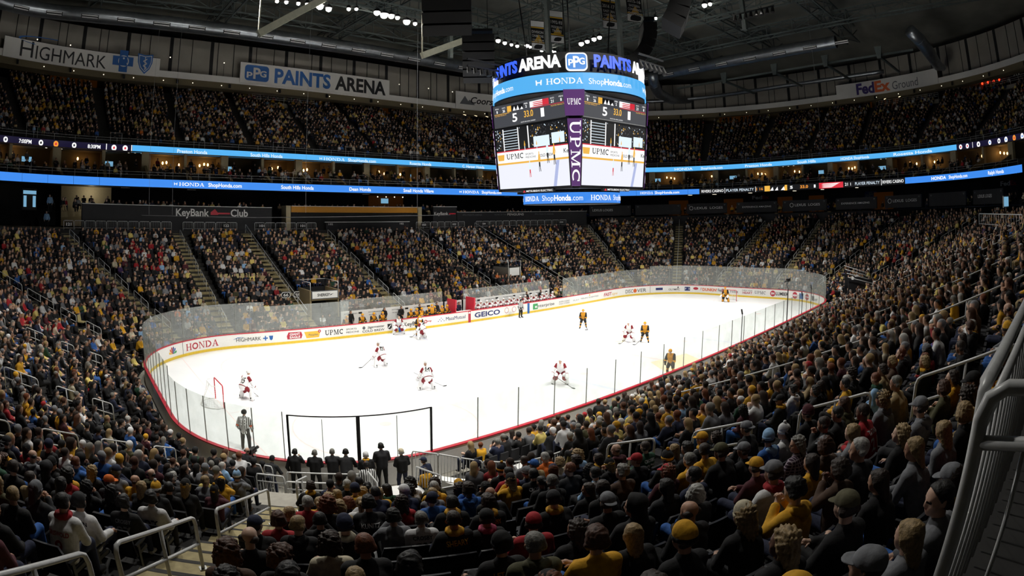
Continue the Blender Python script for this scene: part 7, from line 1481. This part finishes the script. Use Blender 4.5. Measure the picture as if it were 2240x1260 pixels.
def add_player(J, kit, x, y, yaw, label, num=None, key=None, goalie=False, z=0, skin=0, group=None, s=1.03, hc=None):
    R = player_parts(J, kit, key, goalie=goalie); o = link('person', R['body']); o.location = (x, y, z); o.rotation_euler = (0, 0, rad(yaw)); o.scale = (s, s, s); o.color = col4(SKIN[skin])
    for k, me in R.items():
        if k in ('body', 'helmet', 'blades'): continue
        for t, q in enumerate(me if isinstance(me, list) else [me]):
            c = child(k, q, o)
            if k == 'skate': child('blade', R['blades'][t], c)
    h = child('helmet', HATS['helmet'].copy() if False else HATS['helmet'], o, lin({'away': '#ececec', 'home': '#dd9c14', 'official': '#151517'}[kit]), mtx=J['head'])
    if num: back_text(o, R['jersey'], [(num, J['chest'].z-.12, .26, .3)], PAL['black'] if kit != 'official' else PAL['white'], matk='k_black' if kit == 'away' else 'k_black' if kit == 'home' else 'k_white')
    return tag(o, label, 'person', group)
def stick(p0, p1, label, blade=(.22, .1), goal=False):
    """shaft from the hands' end p0 down to the heel p1, blade along the ice"""
    g = thing('hockey_stick', label, 'stick'); mb = MB(); mb.bar(p0, p1, .026, .02); mb.build('shaft', M['k_black'], g)
    mb = MB(); p1 = Vector(p1); d = Vector((blade[0], blade[1], 0)); mb.tube([p1, p1+d*.5+Vector((0, 0, -.01)), p1+d], [.02, .03, .022] if not goal else [.035, .045, .03], 6); mb.build('blade', M['k_black'] if not goal else M['k_white'], g); return g
def W2(x, y, yaw, p, s=1.03):
    c, sn = cos(rad(yaw)), sin(rad(yaw)); return Vector((x+s*(p[0]*c-p[1]*sn), y+s*(p[0]*sn+p[1]*c), s*p[2]))
def hold(x, y, yaw, J, heel, label, blade=(.25, 0), ext=.35, goal=False, z=0):
    a, b = W2(x, y, yaw, J['wrR']), W2(x, y, yaw, J['wrL']); h = Vector((*W2(x, y, yaw, (*heel, .0))[:2], .035)); top = a if (a-h).length > (b-h).length else b
    c, sn = cos(rad(yaw)), sin(rad(yaw)); stick(tuple(top+(top-h).normalized()*.1), tuple(h), label, (blade[0]*c-blade[1]*sn, blade[0]*sn+blade[1]*c), goal)
# --- visitors in white and red
J = pose(.75, .75, .42, (-.42, .38, .62), (.45, .42, .68), h=1); add_player(J, 'away', -25.55, .22, -62, 'crouching goaltender in white jersey numbered 45 before the near goal', '45', goalie=True); hold(-25.55, .22, -62, J, (.25, .75), 'goalkeeper stick held by the crouching goaltender numbered 45', (-.3, .05), goal=True)
J = pose(.35, .4, .22, (-.32, .28, .86), (.1, .32, .98), 8); add_player(J, 'away', -15.1, 3.25, 8, 'hockey player in white jersey numbered 22, back turned, left of centre', '22'); hold(-15.1, 3.25, 8, J, (-1.15, .55), 'hockey stick of the player numbered 22, blade out to the left', (-.25, .08))
J = pose(.35, .35, .3, (-.62, .22, .98), (.3, .3, .92), -10); add_player(J, 'away', -15.6, -2.95, -18, 'hockey player in white jersey numbered 24, one arm held out left', '24'); hold(-15.6, -2.95, -18, J, (1.05, .35), 'hockey stick of the player numbered 24, pointing right', (.25, .05))
J = pose(.55, .7, .3, (-.1, .5, .68), (.3, .5, .62), -20, stag=.22); add_player(J, 'away', -8.85, -7.15, 128, 'hockey player in white leaning forward with his stick low, near the blue line'); hold(-8.85, -7.15, 128, J, (-.75, .85), 'hockey stick of the leaning player near the blue line', (-.2, .15))
J = pose(.45, .45, .36, (-.25, .4, .85), (.3, .4, .8), 10); add_player(J, 'away', -7.75, 9.3, 18, 'hockey player in white with legs apart, nearest the linesman with raised arms', '4'); hold(-7.75, 9.3, 18, J, (1.0, .6), 'hockey stick held by the player nearest the linesman', (.2, .1))
J = pose(.6, .75, .3, (-.2, .5, .62), (.2, .5, .7), 0, stag=.15); add_player(J, 'away', 3.6, -3.0, 110, 'hockey player in white and red bent low beside a gold opponent', '23'); hold(3.6, -3.0, 110, J, (.3, 1.1), 'hockey stick of the bent white and red player', (.2, .1))
# --- home side in gold
J = pose(.4, .5, .25, (-.2, .4, .85), (.28, .35, .8), 0); add_player(J, 'home', -7.2, 10.6, 150, 'hockey player in gold half hidden behind the white player by the boards', key='h1'); hold(-7.2, 10.6, 150, J, (.6, .6), 'hockey stick of the gold player at the far blue line')
add_player(J, 'home', -6.7, 11.5, -120, 'hockey player in gold bending at the far boards beside the linesman', key='h1')
J = pose(.45, .5, .25, (-.15, .4, .8), (.2, .38, .85), 0, stag=.2); p = (5.55, 3.6); add_player(J, 'home', *p, 125, 'lone hockey player in gold skating at the far side of centre ice', key='h2'); hold(*p, 125, J, (-.5, .95), 'hockey stick of the lone gold skater')
J = pose(.6, .65, .3, (-.2, .45, .75), (.15, .5, .72), 0, stag=-.15); p = (4.1, -4.2); add_player(J, 'home', *p, 118, 'hockey player in gold reaching with his stick beside the white player', key='h3'); hold(*p, 118, J, (.55, 1.15), 'hockey stick reaching towards the near boards')
J = pose(.35, .45, .22, (-.2, .4, .85), (.25, .36, .85), 0); p = (-3.1, -11.3); add_player(J, 'home', *p, 105, 'hockey player in gold at the near boards, partly behind the crowd', '8', key='h4'); hold(*p, 105, J, (-.4, .9), 'hockey stick of the gold player at the near boards')
J = pose(.6, .6, .36, (-.4, .36, .7), (.42, .38, .7)); add_player(J, 'home', 26.3, 0, 90, 'goaltender in gold crouching before the far goal', key='hg', goalie=True); hold(26.3, 0, 90, J, (-.2, .7), 'goalkeeper stick of the far goaltender', (.3, 0), goal=True)
# --- officials
J = pose(.15, .05, .2, (-.72, .18, 1.42), (.72, .18, 1.42), 0, outl=(0, 0, -.04), outr=(0, 0, -.04)); add_player(J, 'official', -8.3, 12.2, 160, 'linesman in striped shirt with both arms stretched out against the far boards')
J = pose(.1, .05, .16, (-.28, .14, .9), (.28, .14, .9)); add_player(J, 'official', 5.4, 11.7, 185, 'linesman in striped shirt standing past the big navy lettered advert', key='o2')
add_player(J, 'official', -27.75, -6.9, -35, 'referee in striped shirt with orange armbands, seen from behind at the near boards', '33', key='o2'); ref = bpy.data.objects[[o.name for o in COL.objects if o.get('label', '').startswith('referee in')][0]]
for s in 'LR':
    mb = MB(); a, b = J['sh'+s], J['el'+s]; mb.tube([a.lerp(b, .72), a.lerp(b, .98)], [.085, .08], 10); mb.build('armband', M['orange'] if False else mat('armband_orange', '#e0561a', .7), ref)
# --- the benches
JB = pose(.95, .35, .2, (-.16, .42, .86), (.16, .42, .86)); KB = {}
for kit, xs, w in (('home', (-11.0, -9.9, -9.0, -6.1, -5.5, -4.9, -4.2, -3.5, -2.7, -2.1), 'gold'), ('away', (1.2, 1.9, 2.7, 3.4, 4.1, 4.9, 5.6, 6.3, 7.1, 7.9, 8.7, 9.5, 10.3, 11.1, 11.9), 'white')):
    for i, x in enumerate(xs):
        add_player(JB, kit, x, 13.75+.05*sin(i*3), 180+12*sin(i*2.3), '%s hockey player in %s sitting on the %s bench, counted from the near goal end' % (ORD[i], w, 'home' if kit == 'home' else 'visiting'), key='b'+kit, z=.2, group='players on the %s bench' % ('home' if kit == 'home' else 'visiting'), skin=i % 4)
J = pose(.1, .1, .16, (-.25, .25, .95), (.25, .25, .95)); add_player(J, 'home', -3.9, 13.6, 175, 'hockey player in gold standing up on the home bench', key='bst', z=.2)
J = pose(.5, .5, .2, (-.2, .35, .9), (.2, .35, .9)); add_player(J, 'home', -12.75, 13.5, 200, 'hockey player in gold leaning at the left end of the home bench', key='bl', z=.1)
# --- people in suits, staff, spectators standing by the glass
STAND = {'rest': pose(.02, .02, .13, (-.27, .06, .88), (.27, .06, .88)), 'hands_front': pose(.02, .03, .14, (-.08, .24, 1.0), (.08, .24, 1.0), outl=(-.12, -.1, -.02), outr=(.12, -.1, -.02)), 'crossed': pose(.02, .0, .15, (.1, .26, 1.2), (-.1, .24, 1.16), outl=(-.16, -.02, -.06), outr=(.16, -.02, -.06)),
         'phone': pose(.02, .02, .14, (-.27, .06, .88), (.12, .3, 1.42), outr=(.12, -.06, -.14)), 'lean': pose(.15, .5, .2, (-.3, .4, 1.0), (.3, .4, 1.0)), 'camera': pose(.12, .15, .2, (-.16, .4, 1.4), (.2, .35, 1.36))}
STAND_M = {k: make_human(J, .022) for k, J in STAND.items()}
def stander(k, x, y, yaw, top, legs, h, hc, label, hat=None, s=1.0, z=0, scarf=None, skin=0, group=None, sx=1):
    o = link('person', STAND_M[k]['body']); o.location = (x, y, z+.006); o.rotation_euler = (0, 0, rad(yaw)); o.scale = (s*sx, s, s)
    dress(o, STAND_M[k], STAND[k]['head'], top, legs, SKIN[skin], h, hc, hat[0] if hat else None, hat[1] if hat else None, hat[2] if hat and len(hat) > 2 else None, None, scarf); return tag(o, label, 'person', group)
def at_gate(deg, o): p = cpos(deg, o); return p[0], p[1], 90-deg-180+180 if False else deg-90
GM = [(53.9, .62, 'phone', 'black', 'black', 'short', 'black', 'person in black suit holding up a phone, leftmost at the glass gate', None, 1.0), (58.5, .62, 'hands_front', 'black', 'black', 'short', 'grey', 'person in black suit and white collar, second from left at the gate', None, 1.0),
      (62.5, .55, 'crossed', 'charcoal', 'charcoal', 'crop', 'grey', 'person in grey suit, third from left at the gate', None, 1.02), (65.6, .68, 'lean', 'black', 'black', 'short', 'black', 'broad person in black suit, fourth from left at the gate', None, 1.02),
      (69.9, .9, 'hands_front', 'black', 'black', 'short', 'silver', 'person in black with a gold towel on the shoulder at the gate', ('cap', 'white'), 1.0), (73.9, .5, 'hands_front', 'charcoal', 'black', 'short', 'black', 'tall person in charcoal suit with legs apart right of the gate middle', None, 1.08),
      (77.8, .95, 'hands_front', 'black', 'navy', 'short', 'silver', 'person in black coat and cream cap at the right of the gate', ('cap', 'cream'), 1.0)]
for d, o, k, top, legs, h, hc, lab, ht, s in GM: x, y, _ = cpos(d, o); stander(k, x, y, d-90, top, legs, h, hc, lab, ht, s, scarf='gold' if 'gold towel' in lab else None, sx=1.08 if 'broad' in lab else 1)
x, y, _ = cpos(69.4, 1.78); o = stander('rest', x, y, -18, 'white', 'black', 'thick', 'black', 'person in striped shirt and orange cap behind the row of suits', ('cap', 'orange'))  # ordinary figure standing in for a mascot
for c in o.children:
    if c.name.startswith('jacket'): c.data = c.data.copy(); c.data.materials[0] = M['stripes']
x, y, _ = cpos(80.5, 2.0); stander('rest', x, y, 15, 'navy', 'navy', 'short', 'brown', 'officer in navy uniform and cap standing by the barred fence', ('cap', 'navy'))
x, y, _ = cpos(79.3, 2.55); stander('rest', x, y, -14, 'gold', 'black', 'short', 'brown', 'child in gold jersey standing with arms down near the cup table', s=.78, z=.25)
x, y, _ = cpos(75.9, 2.75); stander('crossed', x, y, -20, 'gold', 'navy', 'short', 'brown', 'smaller child in gold jersey beside the white tunnel roof', s=.66, z=.3)
x, y, _ = cpos(49.6, 1.35); stander('lean', x, y, -40, 'charcoal', 'navy', 'short', 'brown', 'person in dark grey jacket and cap leaning by the boards left of the suits', ('cap', 'black'), s=.95)
x, y, _ = cpos(42.8, .95); stander('camera', x, y, -48, 'charcoal', 'black', 'balding', 'brown', 'cameraman in dark grey crouching over a video camera at the boards', s=.97)
x, y, _ = cpos(42.4, .35); g = thing('video_camera', 'black video camera on a tripod before the cameraman', 'camera', (x, y, 1.42), rad(-48)); mb = MB(); mb.box((0, 0, 0), (.16, .42, .2)); mb.build('camera_body', M['speaker'], g); mb = MB(); mb.tube([(0, .2, 0), (0, .42, 0)], [.05, .065], 10); mb.build('lens', M['black'], g); mb = MB(); mb.tube([(.1, -.15, .05), (.25, -.1, .22)], .015, 6); mb.build('handle', M['black'], g)
for a in range(3): mb = MB(); mb.tube([(0, 0, -.1), (.22*cos(a*2.1), .22*sin(a*2.1), -1.42)], .014, 6); mb.build('leg', M['blackmetal'], g)
for x, z, top, k, lab in ((-8.35, .2, 'black', 'hands_front', 'coach in black suit standing behind the left of the home bench'), (-6.6, .2, 'black', 'hands_front', 'coach in black suit behind the linesman'), (-4.6, .2, 'black', 'crossed', 'coach in black suit behind the right of the home bench'), (-2.7, .2, 'charcoal', 'hands_front', 'staff member in charcoal behind the last home players'), (-11.7, .2, 'black', 'rest', 'trainer in black with a white towel at the left of the home bench'), (-.1, 0, 'navy', 'hands_front', 'timekeeper in navy suit between the red partitions'), (1.6, .2, 'black', 'rest', 'coach in black suit by the right red partition'), (8.9, .2, 'black', 'crossed', 'coach in black suit behind the visiting bench'), (11.0, .2, 'black', 'hands_front', 'coach in black suit at the right of the visiting bench')):
    stander(k, x, 14.55, 180, top, 'black', 'short', 'brown', lab, z=z, skin=1)
x, y = -14.2, 14.9; stander('crossed', x, y, 180, 'white', 'charcoal', 'short', 'brown', 'usher in white shirt standing behind the glass left of the home bench')
stander('rest', x+.7, y+.1, 170, 'black', 'black', 'short', 'black', 'person in black standing beside the usher behind the glass')
# robotic camera and microphones on the near glass
g = thing('robotic_camera', 'black robotic camera on a pole above the near boards', 'camera'); p, n_ = cpt(RINK, NS(12.3)); b = Vector((p[0]-n_[0]*.1, p[1]-n_[1]*.1, 1.1)); mb = MB(); mb.tube([b, b+Vector((0, 0, 2.7))], .045, 8); mb.tube([b+Vector((0, 0, 2.7)), b+Vector((-.1, .1, 3.0)), b+Vector((0, 0, 3.25))], .03, 8); mb.build('pole', M['blackmetal'], g); mb = MB(); mb.box(b+Vector((0, 0, 3.4)), (.5, .22, .22)); mb.tube([b+Vector((-.2, 0, 3.38)), b+Vector((-.75, .05, 3.3))], [.07, .04], 8); mb.tube([b+Vector((.2, 0, 3.42)), b+Vector((.6, 0, 3.55))], .03, 6); mb.build('camera_head', M['black'], g)
for x, h in ((3.4, 2.0), (16, 1.6), (18.5, 1.9)):
    g = thing('glass_microphone', 'small dark microphone on a stalk on the near glass', 'microphone', group='microphones on the near glass'); p, n_ = cpt(RINK, NS(x)); b = Vector((p[0]-n_[0]*.1, p[1]-n_[1]*.1, 1.1)); mb = MB(); mb.tube([b, b+Vector((0, 0, h))], .03, 6); mb.build('stalk', M['blackmetal'], g); mb = MB(); mb.tube([b+Vector((0, 0, h)), b+Vector((-.05, .05, h+.35))], .06, 8); mb.build('capsule', M['black'], g)
for k, (px, t_) in enumerate(((175, 'rest'), (186, 'crossed'), (197, 'hands_front'), (235, 'rest'))):
    stander(t_, -34.3+.85*k+(1.1 if k == 3 else 0), 38.2, 165+8*k, 'black', 'black', 'short', 'black', ('first', 'second', 'third', 'fourth')[k]+' of four people in black standing before the pale cream club wall', z=10.15)
for k, (x, y) in enumerate(((-37.6, 33.8), (-37.4, 34.0))): stander('rest', x+.1*k, y+.5*k, 170, 'lightblue', 'black', 'short', 'brown', ('lower', 'upper')[k]+' usher in light blue shirt beside the 121 barrier', z=8.34+1.7*k)
# ================================================================== everyone further away: one uncountable crowd, one mass of seats
def coarse(J, res, long_hair, hat):
    H = J['head']; L = limbs(J, 1.15, 1.1); T = lambda *p: tuple(H @ Vector(p)); k = .03
    pr = [(q[0], q[1], q[2]*1.15, q[3]*1.15, 1) for n_ in ('torso', 'uarm', 'farm') for q in L[n_]]+[(q[0], q[1], q[2]*1.1, q[3]*1.1, 2) for n_ in ('thigh', 'shin') for q in L[n_]]+[(q[0], q[1], q[2], q[3], 3) for q in L['foot']]+[(q[0], q[1], .05, .05, 0) for q in L['hand']]
    pr += [(T(0, .02, .02), T(0, .04, -.07), .1, .07, 0), (T(0, -.02, -.1), T(0, -.03, -.16), .06, .06, 0), (T(0, -.035, .045), T(0, -.01, .065), .108, .1, 5 if hat else 4)]
    if long_hair: pr.append((T(0, -.06, 0), T(0, -.09, -.2), .1, .09, 4))
    P, F = sdf_mesh(pr, res, k, res*.12); D = np.stack([field([q], P, .001) for q in pr]); return P, F, np.array([q[4] for q in pr])[D.argmin(0)]
SEQ = [(0, 0, 0), (1, 0, 0), (2, 1, 0), (4, 0, 1), (5, 1, 0), (7, 0, 0), (8, 0, 1), (9, 1, 0)]
LOD = {r: [coarse(SEATED[p], r, lh, ht) for p, lh, ht in (SEQ if r < .06 else SEQ[:5])] for r in (.05, .085, .125)}
def palette(names, w):
    a = np.array([PAL[n] for n in names]); w = np.array(w, float); return a, w/w.sum()
TOPC, TOPW = palette(('black', 'charcoal', 'grey', 'gold', 'yellow', 'white', 'navy', 'blue', 'red', 'maroon', 'brown', 'tan', 'olive', 'cream', 'green', 'lightblue', 'purple', 'orange'), (60, 14, 6, 9, 7, 10, 8, 2, 2, 2, 3, 2, 2, 3, 1, 1.2, .5, .6))
LEGC, LEGW = palette(('black', 'navy', 'charcoal', 'blue', 'tan'), (4, 4, 3, 1, .6)); HAIRC = np.array(list(HCOL.values())); HAIRW = np.array((3, 4, 1.5, 2, 1, .7, .6)); HAIRW /= HAIRW.sum(); SKC = np.array(SKIN); SKW = np.array((4, 3, 4, 2, 1)); SKW = SKW/SKW.sum()
HATC, HATW = palette(('black', 'gold', 'white', 'grey', 'navy', 'red'), (8, 1.5, 1.5, 1.5, 1, .4))
cv, cf, cc = [], [], []; base = 0
def populate(X, Y, Z, NX, NY, res, red=None):
    """adds seated people at the given places"""
    global base
    n = len(X)
    if not n: return
    fx = RNG.uniform(-.1, .16, n); lx = RNG.normal(0, .05, n); X = X+NX*fx+NY*lx; Y = Y+NY*fx-NX*lx
    T = LOD[res]; which = RNG.integers(0, len(T), n); yaw = np.arctan2(NY, NX)-pi/2+RNG.normal(0, .18, n); sc = RNG.uniform(.86, 1.08, n)
    top = TOPC[RNG.choice(len(TOPC), n, p=TOPW)]
    if red is not None: top = np.where((red & (RNG.random(n) < .28))[:, None], np.array(PAL['red']), top)
    top = top*RNG.uniform(.6, 1.2, (n, 1)); leg = LEGC[RNG.choice(len(LEGC), n, p=LEGW)]; hr = HAIRC[RNG.choice(len(HAIRC), n, p=HAIRW)]; sk = SKC[RNG.choice(len(SKC), n, p=SKW)]*RNG.uniform(.85, 1.1, (n, 1)); ht = HATC[RNG.choice(len(HATC), n, p=HATW)]; sh = np.tile(np.array((.03, .03, .03)), (n, 1))
    for t, (P, F, tagv) in enumerate(T):
        I = np.where(which == t)[0]
        if not len(I): continue
        c, s = np.cos(yaw[I])[:, None], np.sin(yaw[I])[:, None]; q = P[None]*sc[I][:, None, None]
        V = np.stack([q[..., 0]*c-q[..., 1]*s+X[I][:, None], q[..., 0]*s+q[..., 1]*c+Y[I][:, None], q[..., 2]+Z[I][:, None]], -1)
        col = np.stack([sk[I], top[I], leg[I], sh[I], hr[I], ht[I]], 1)[:, tagv]
        cv.append(V.reshape(-1, 3)); cc.append(col.reshape(-1, 3)); cf.append((F[None]+(base+np.arange(len(I))*len(P))[:, None, None]).reshape(-1, 4)); base += len(I)*len(P)
idx = np.array([i for i in range(len(SEATS)) if i not in NEARSET]); occ = RNG.random(len(idx)) < np.where(SEATS[idx, 5] > 19, .76, .87)
S_ = SEATS[idx]; D_ = HD[idx]
blk = ((S_[:, 0] > 5) & (S_[:, 0] < 15) & (S_[:, 1] > 20) & (S_[:, 5] < 11) & (S_[:, 5] > 7)); occ &= ~(blk & (RNG.random(len(idx)) < .5))
tanrow = (np.isin(S_[:, 5], (6, 11)) & (np.sin(S_[:, 6]*.21)*np.sin(S_[:, 6]*.037+S_[:, 5]) > .55)) | ((S_[:, 0] > 38) & (S_[:, 5] < 5) & (RNG.random(len(idx)) < .3)); occ &= ~(tanrow & (RNG.random(len(idx)) < .75))
red = ((np.hypot(S_[:, 0]+27, S_[:, 1]-27) < 3) | (np.hypot(S_[:, 0]+38, S_[:, 1]-8) < 3) | (np.hypot(S_[:, 0]-36, S_[:, 1]+18) < 2.5) | (np.hypot(S_[:, 0]+16, S_[:, 1]-20) < 1.5))
for lo, hi, r in ((0, 34, .05), (34, 999, .085)):
    m_ = occ & (D_ >= lo) & (D_ < hi); populate(S_[m_, 0], S_[m_, 1], S_[m_, 2]+.01, S_[m_, 3], S_[m_, 4], r, red[m_])
# upper bowl
ua = [samples(C_UP, -80, 140, 24)[i] for i in range(10)]
X, Y, Z_, NX, NY = [], [], [], [], []
UA = [-74, -62.5, -51.5, -41, -31, -21.5, -12.2, -3, 6.3, 16, 26, 36.5, 47, 57.5, 67.5, 77, 86.5, 96, 106, 117, 128]
for k in range(UROW):
    o = UP_O+UP_P*k+.4; c = (C_UP[0]+o, C_UP[1]+o, C_UP[2]+o); n_ = int(235/.56)
    for i in range(n_):
        s = -84+i*.56; fr = s*1.0
        p, nn = cpt(C_UP, s)
        if min(abs(s-a) for a in UA) < .65: continue
        X.append(p[0]-nn[0]*o); Y.append(p[1]-nn[1]*o); Z_.append(UP_Z+UP_R*(k+1)+.01); NX.append(nn[0]); NY.append(nn[1])
X, Y, Z_, NX, NY = map(np.array, (X, Y, Z_, NX, NY)); v = in_view(np.stack([X, Y, Z_+1.1], 1), 20, 20) & (RNG.random(len(X)) < .9)
populate(X[v], Y[v], Z_[v], NX[v], NY[v], .125)
# suites and club
X, Y, Z_, NX, NY = [], [], [], [], []
for o, z, pr in ((1.55, 13.6, .42), (2.45, 13.95, .45), (3.4, 14.3, .45), (5.4, 15.0, .25)):
    for i in range(int(170/.7)):
        s = -60+i*.7
        if RNG.random() > pr: continue
        p, nn = cpt(C_LOW, s); X.append(p[0]-nn[0]*o); Y.append(p[1]-nn[1]*o); Z_.append(z+.35); NX.append(nn[0]); NY.append(nn[1])
for o, z, pr in ((.95, 10.15, .5), (2.2, 10.2, .35), (4.0, 10.35, .3)):
    for i in range(int(160/.75)):
        s = -36+i*.75
        if RNG.random() > pr or -11.2 < s < -9.6: continue
        p, nn = cpt(C_CLUB, s); X.append(p[0]-nn[0]*o); Y.append(p[1]-nn[1]*o); Z_.append(z if s < 16 else z-.65); NX.append(nn[0]); NY.append(nn[1])
populate(*map(np.array, (X, Y, Z_, NX, NY)), .085)
V, F, C = np.concatenate(cv), np.concatenate(cf), np.concatenate(cc)
def big_mesh(name, V, F, C, m):
    me = bpy.data.meshes.new(name); me.vertices.add(len(V)); me.vertices.foreach_set('co', V.astype(np.float32).ravel()); k = F.shape[1]
    me.loops.add(F.size); me.loops.foreach_set('vertex_index', F.astype(np.int32).ravel()); me.polygons.add(len(F)); me.polygons.foreach_set('loop_start', np.arange(0, F.size, k, dtype=np.int32)); me.polygons.foreach_set('use_smooth', np.ones(len(F), bool) if name == 'crowd' else np.zeros(len(F), bool))
    if C is not None: a = me.color_attributes.new('tint', 'FLOAT_COLOR', 'POINT'); a.data.foreach_set('color', np.concatenate([C, np.ones((len(C), 1))], 1).astype(np.float32).ravel())
    me.materials.append(m); me.update(calc_edges=True); return link(name, me)
o = big_mesh('crowd', V, F, C, M['crowd']); tag(o, 'seated crowd filling the stands beyond the nearest rows', 'crowd', kind='stuff')
print('crowd', len(V), len(F))
# the other seats
far = np.array([i for i in range(len(SEATS)) if i not in set(seat_near)]); S2 = SEATS[far]
bx = lambda c, d: np.array([(c[0]+x*d[0]/2, c[1]+y*d[1]/2, c[2]+z*d[2]/2) for z in (-1, 1) for y in (-1, 1) for x in (-1, 1)])
BF_ = np.array([(0, 2, 3, 1), (4, 5, 7, 6), (0, 1, 5, 4), (2, 6, 7, 3), (0, 4, 6, 2), (1, 3, 7, 5)])
bk = bx((0, -.32, .66), (.46, .06, .5)); bk[4:, 0] *= .8; bk[4:, 1] -= .04; TP = np.concatenate([bk, bx((0, -.08, .42), (.44, .4, .08))]); TF_ = np.concatenate([BF_, BF_+8]); n = len(S2)
yaw = np.arctan2(S2[:, 4], S2[:, 3])-pi/2; c, s = np.cos(yaw)[:, None], np.sin(yaw)[:, None]
V = np.stack([TP[:, 0]*c-TP[:, 1]*s+S2[:, 0:1], TP[:, 0]*s+TP[:, 1]*c+S2[:, 1:2], TP[None, :, 2]+S2[:, 2:3]], -1).reshape(-1, 3); F = (TF_[None]+(np.arange(n)*16)[:, None, None]).reshape(-1, 4)
tanset = set(idx[tanrow].tolist()); C = np.array([lin('#cfc08a') if int(i) in tanset else (.012, .012, .015) for i in far]); C = np.repeat(C, 16, 0)
o = big_mesh('seating', V, F, C, M['crowd']); tag(o, 'rows of black and a few tan stadium seats under the distant crowd', 'seats', kind='stuff')
mb = MB(); mb.sweep([(.25, 10.14), (6, 10.14)], C_CLUB, -36, 15.9, 1.5); struct(mb.build('floor_club', M['terrace']))
mb = MB(); mb.sweep([(.25, 9.5), (6, 9.5)], C_CLUB, 16, 118, 1.5); struct(mb.build('floor_club', M['terrace']))
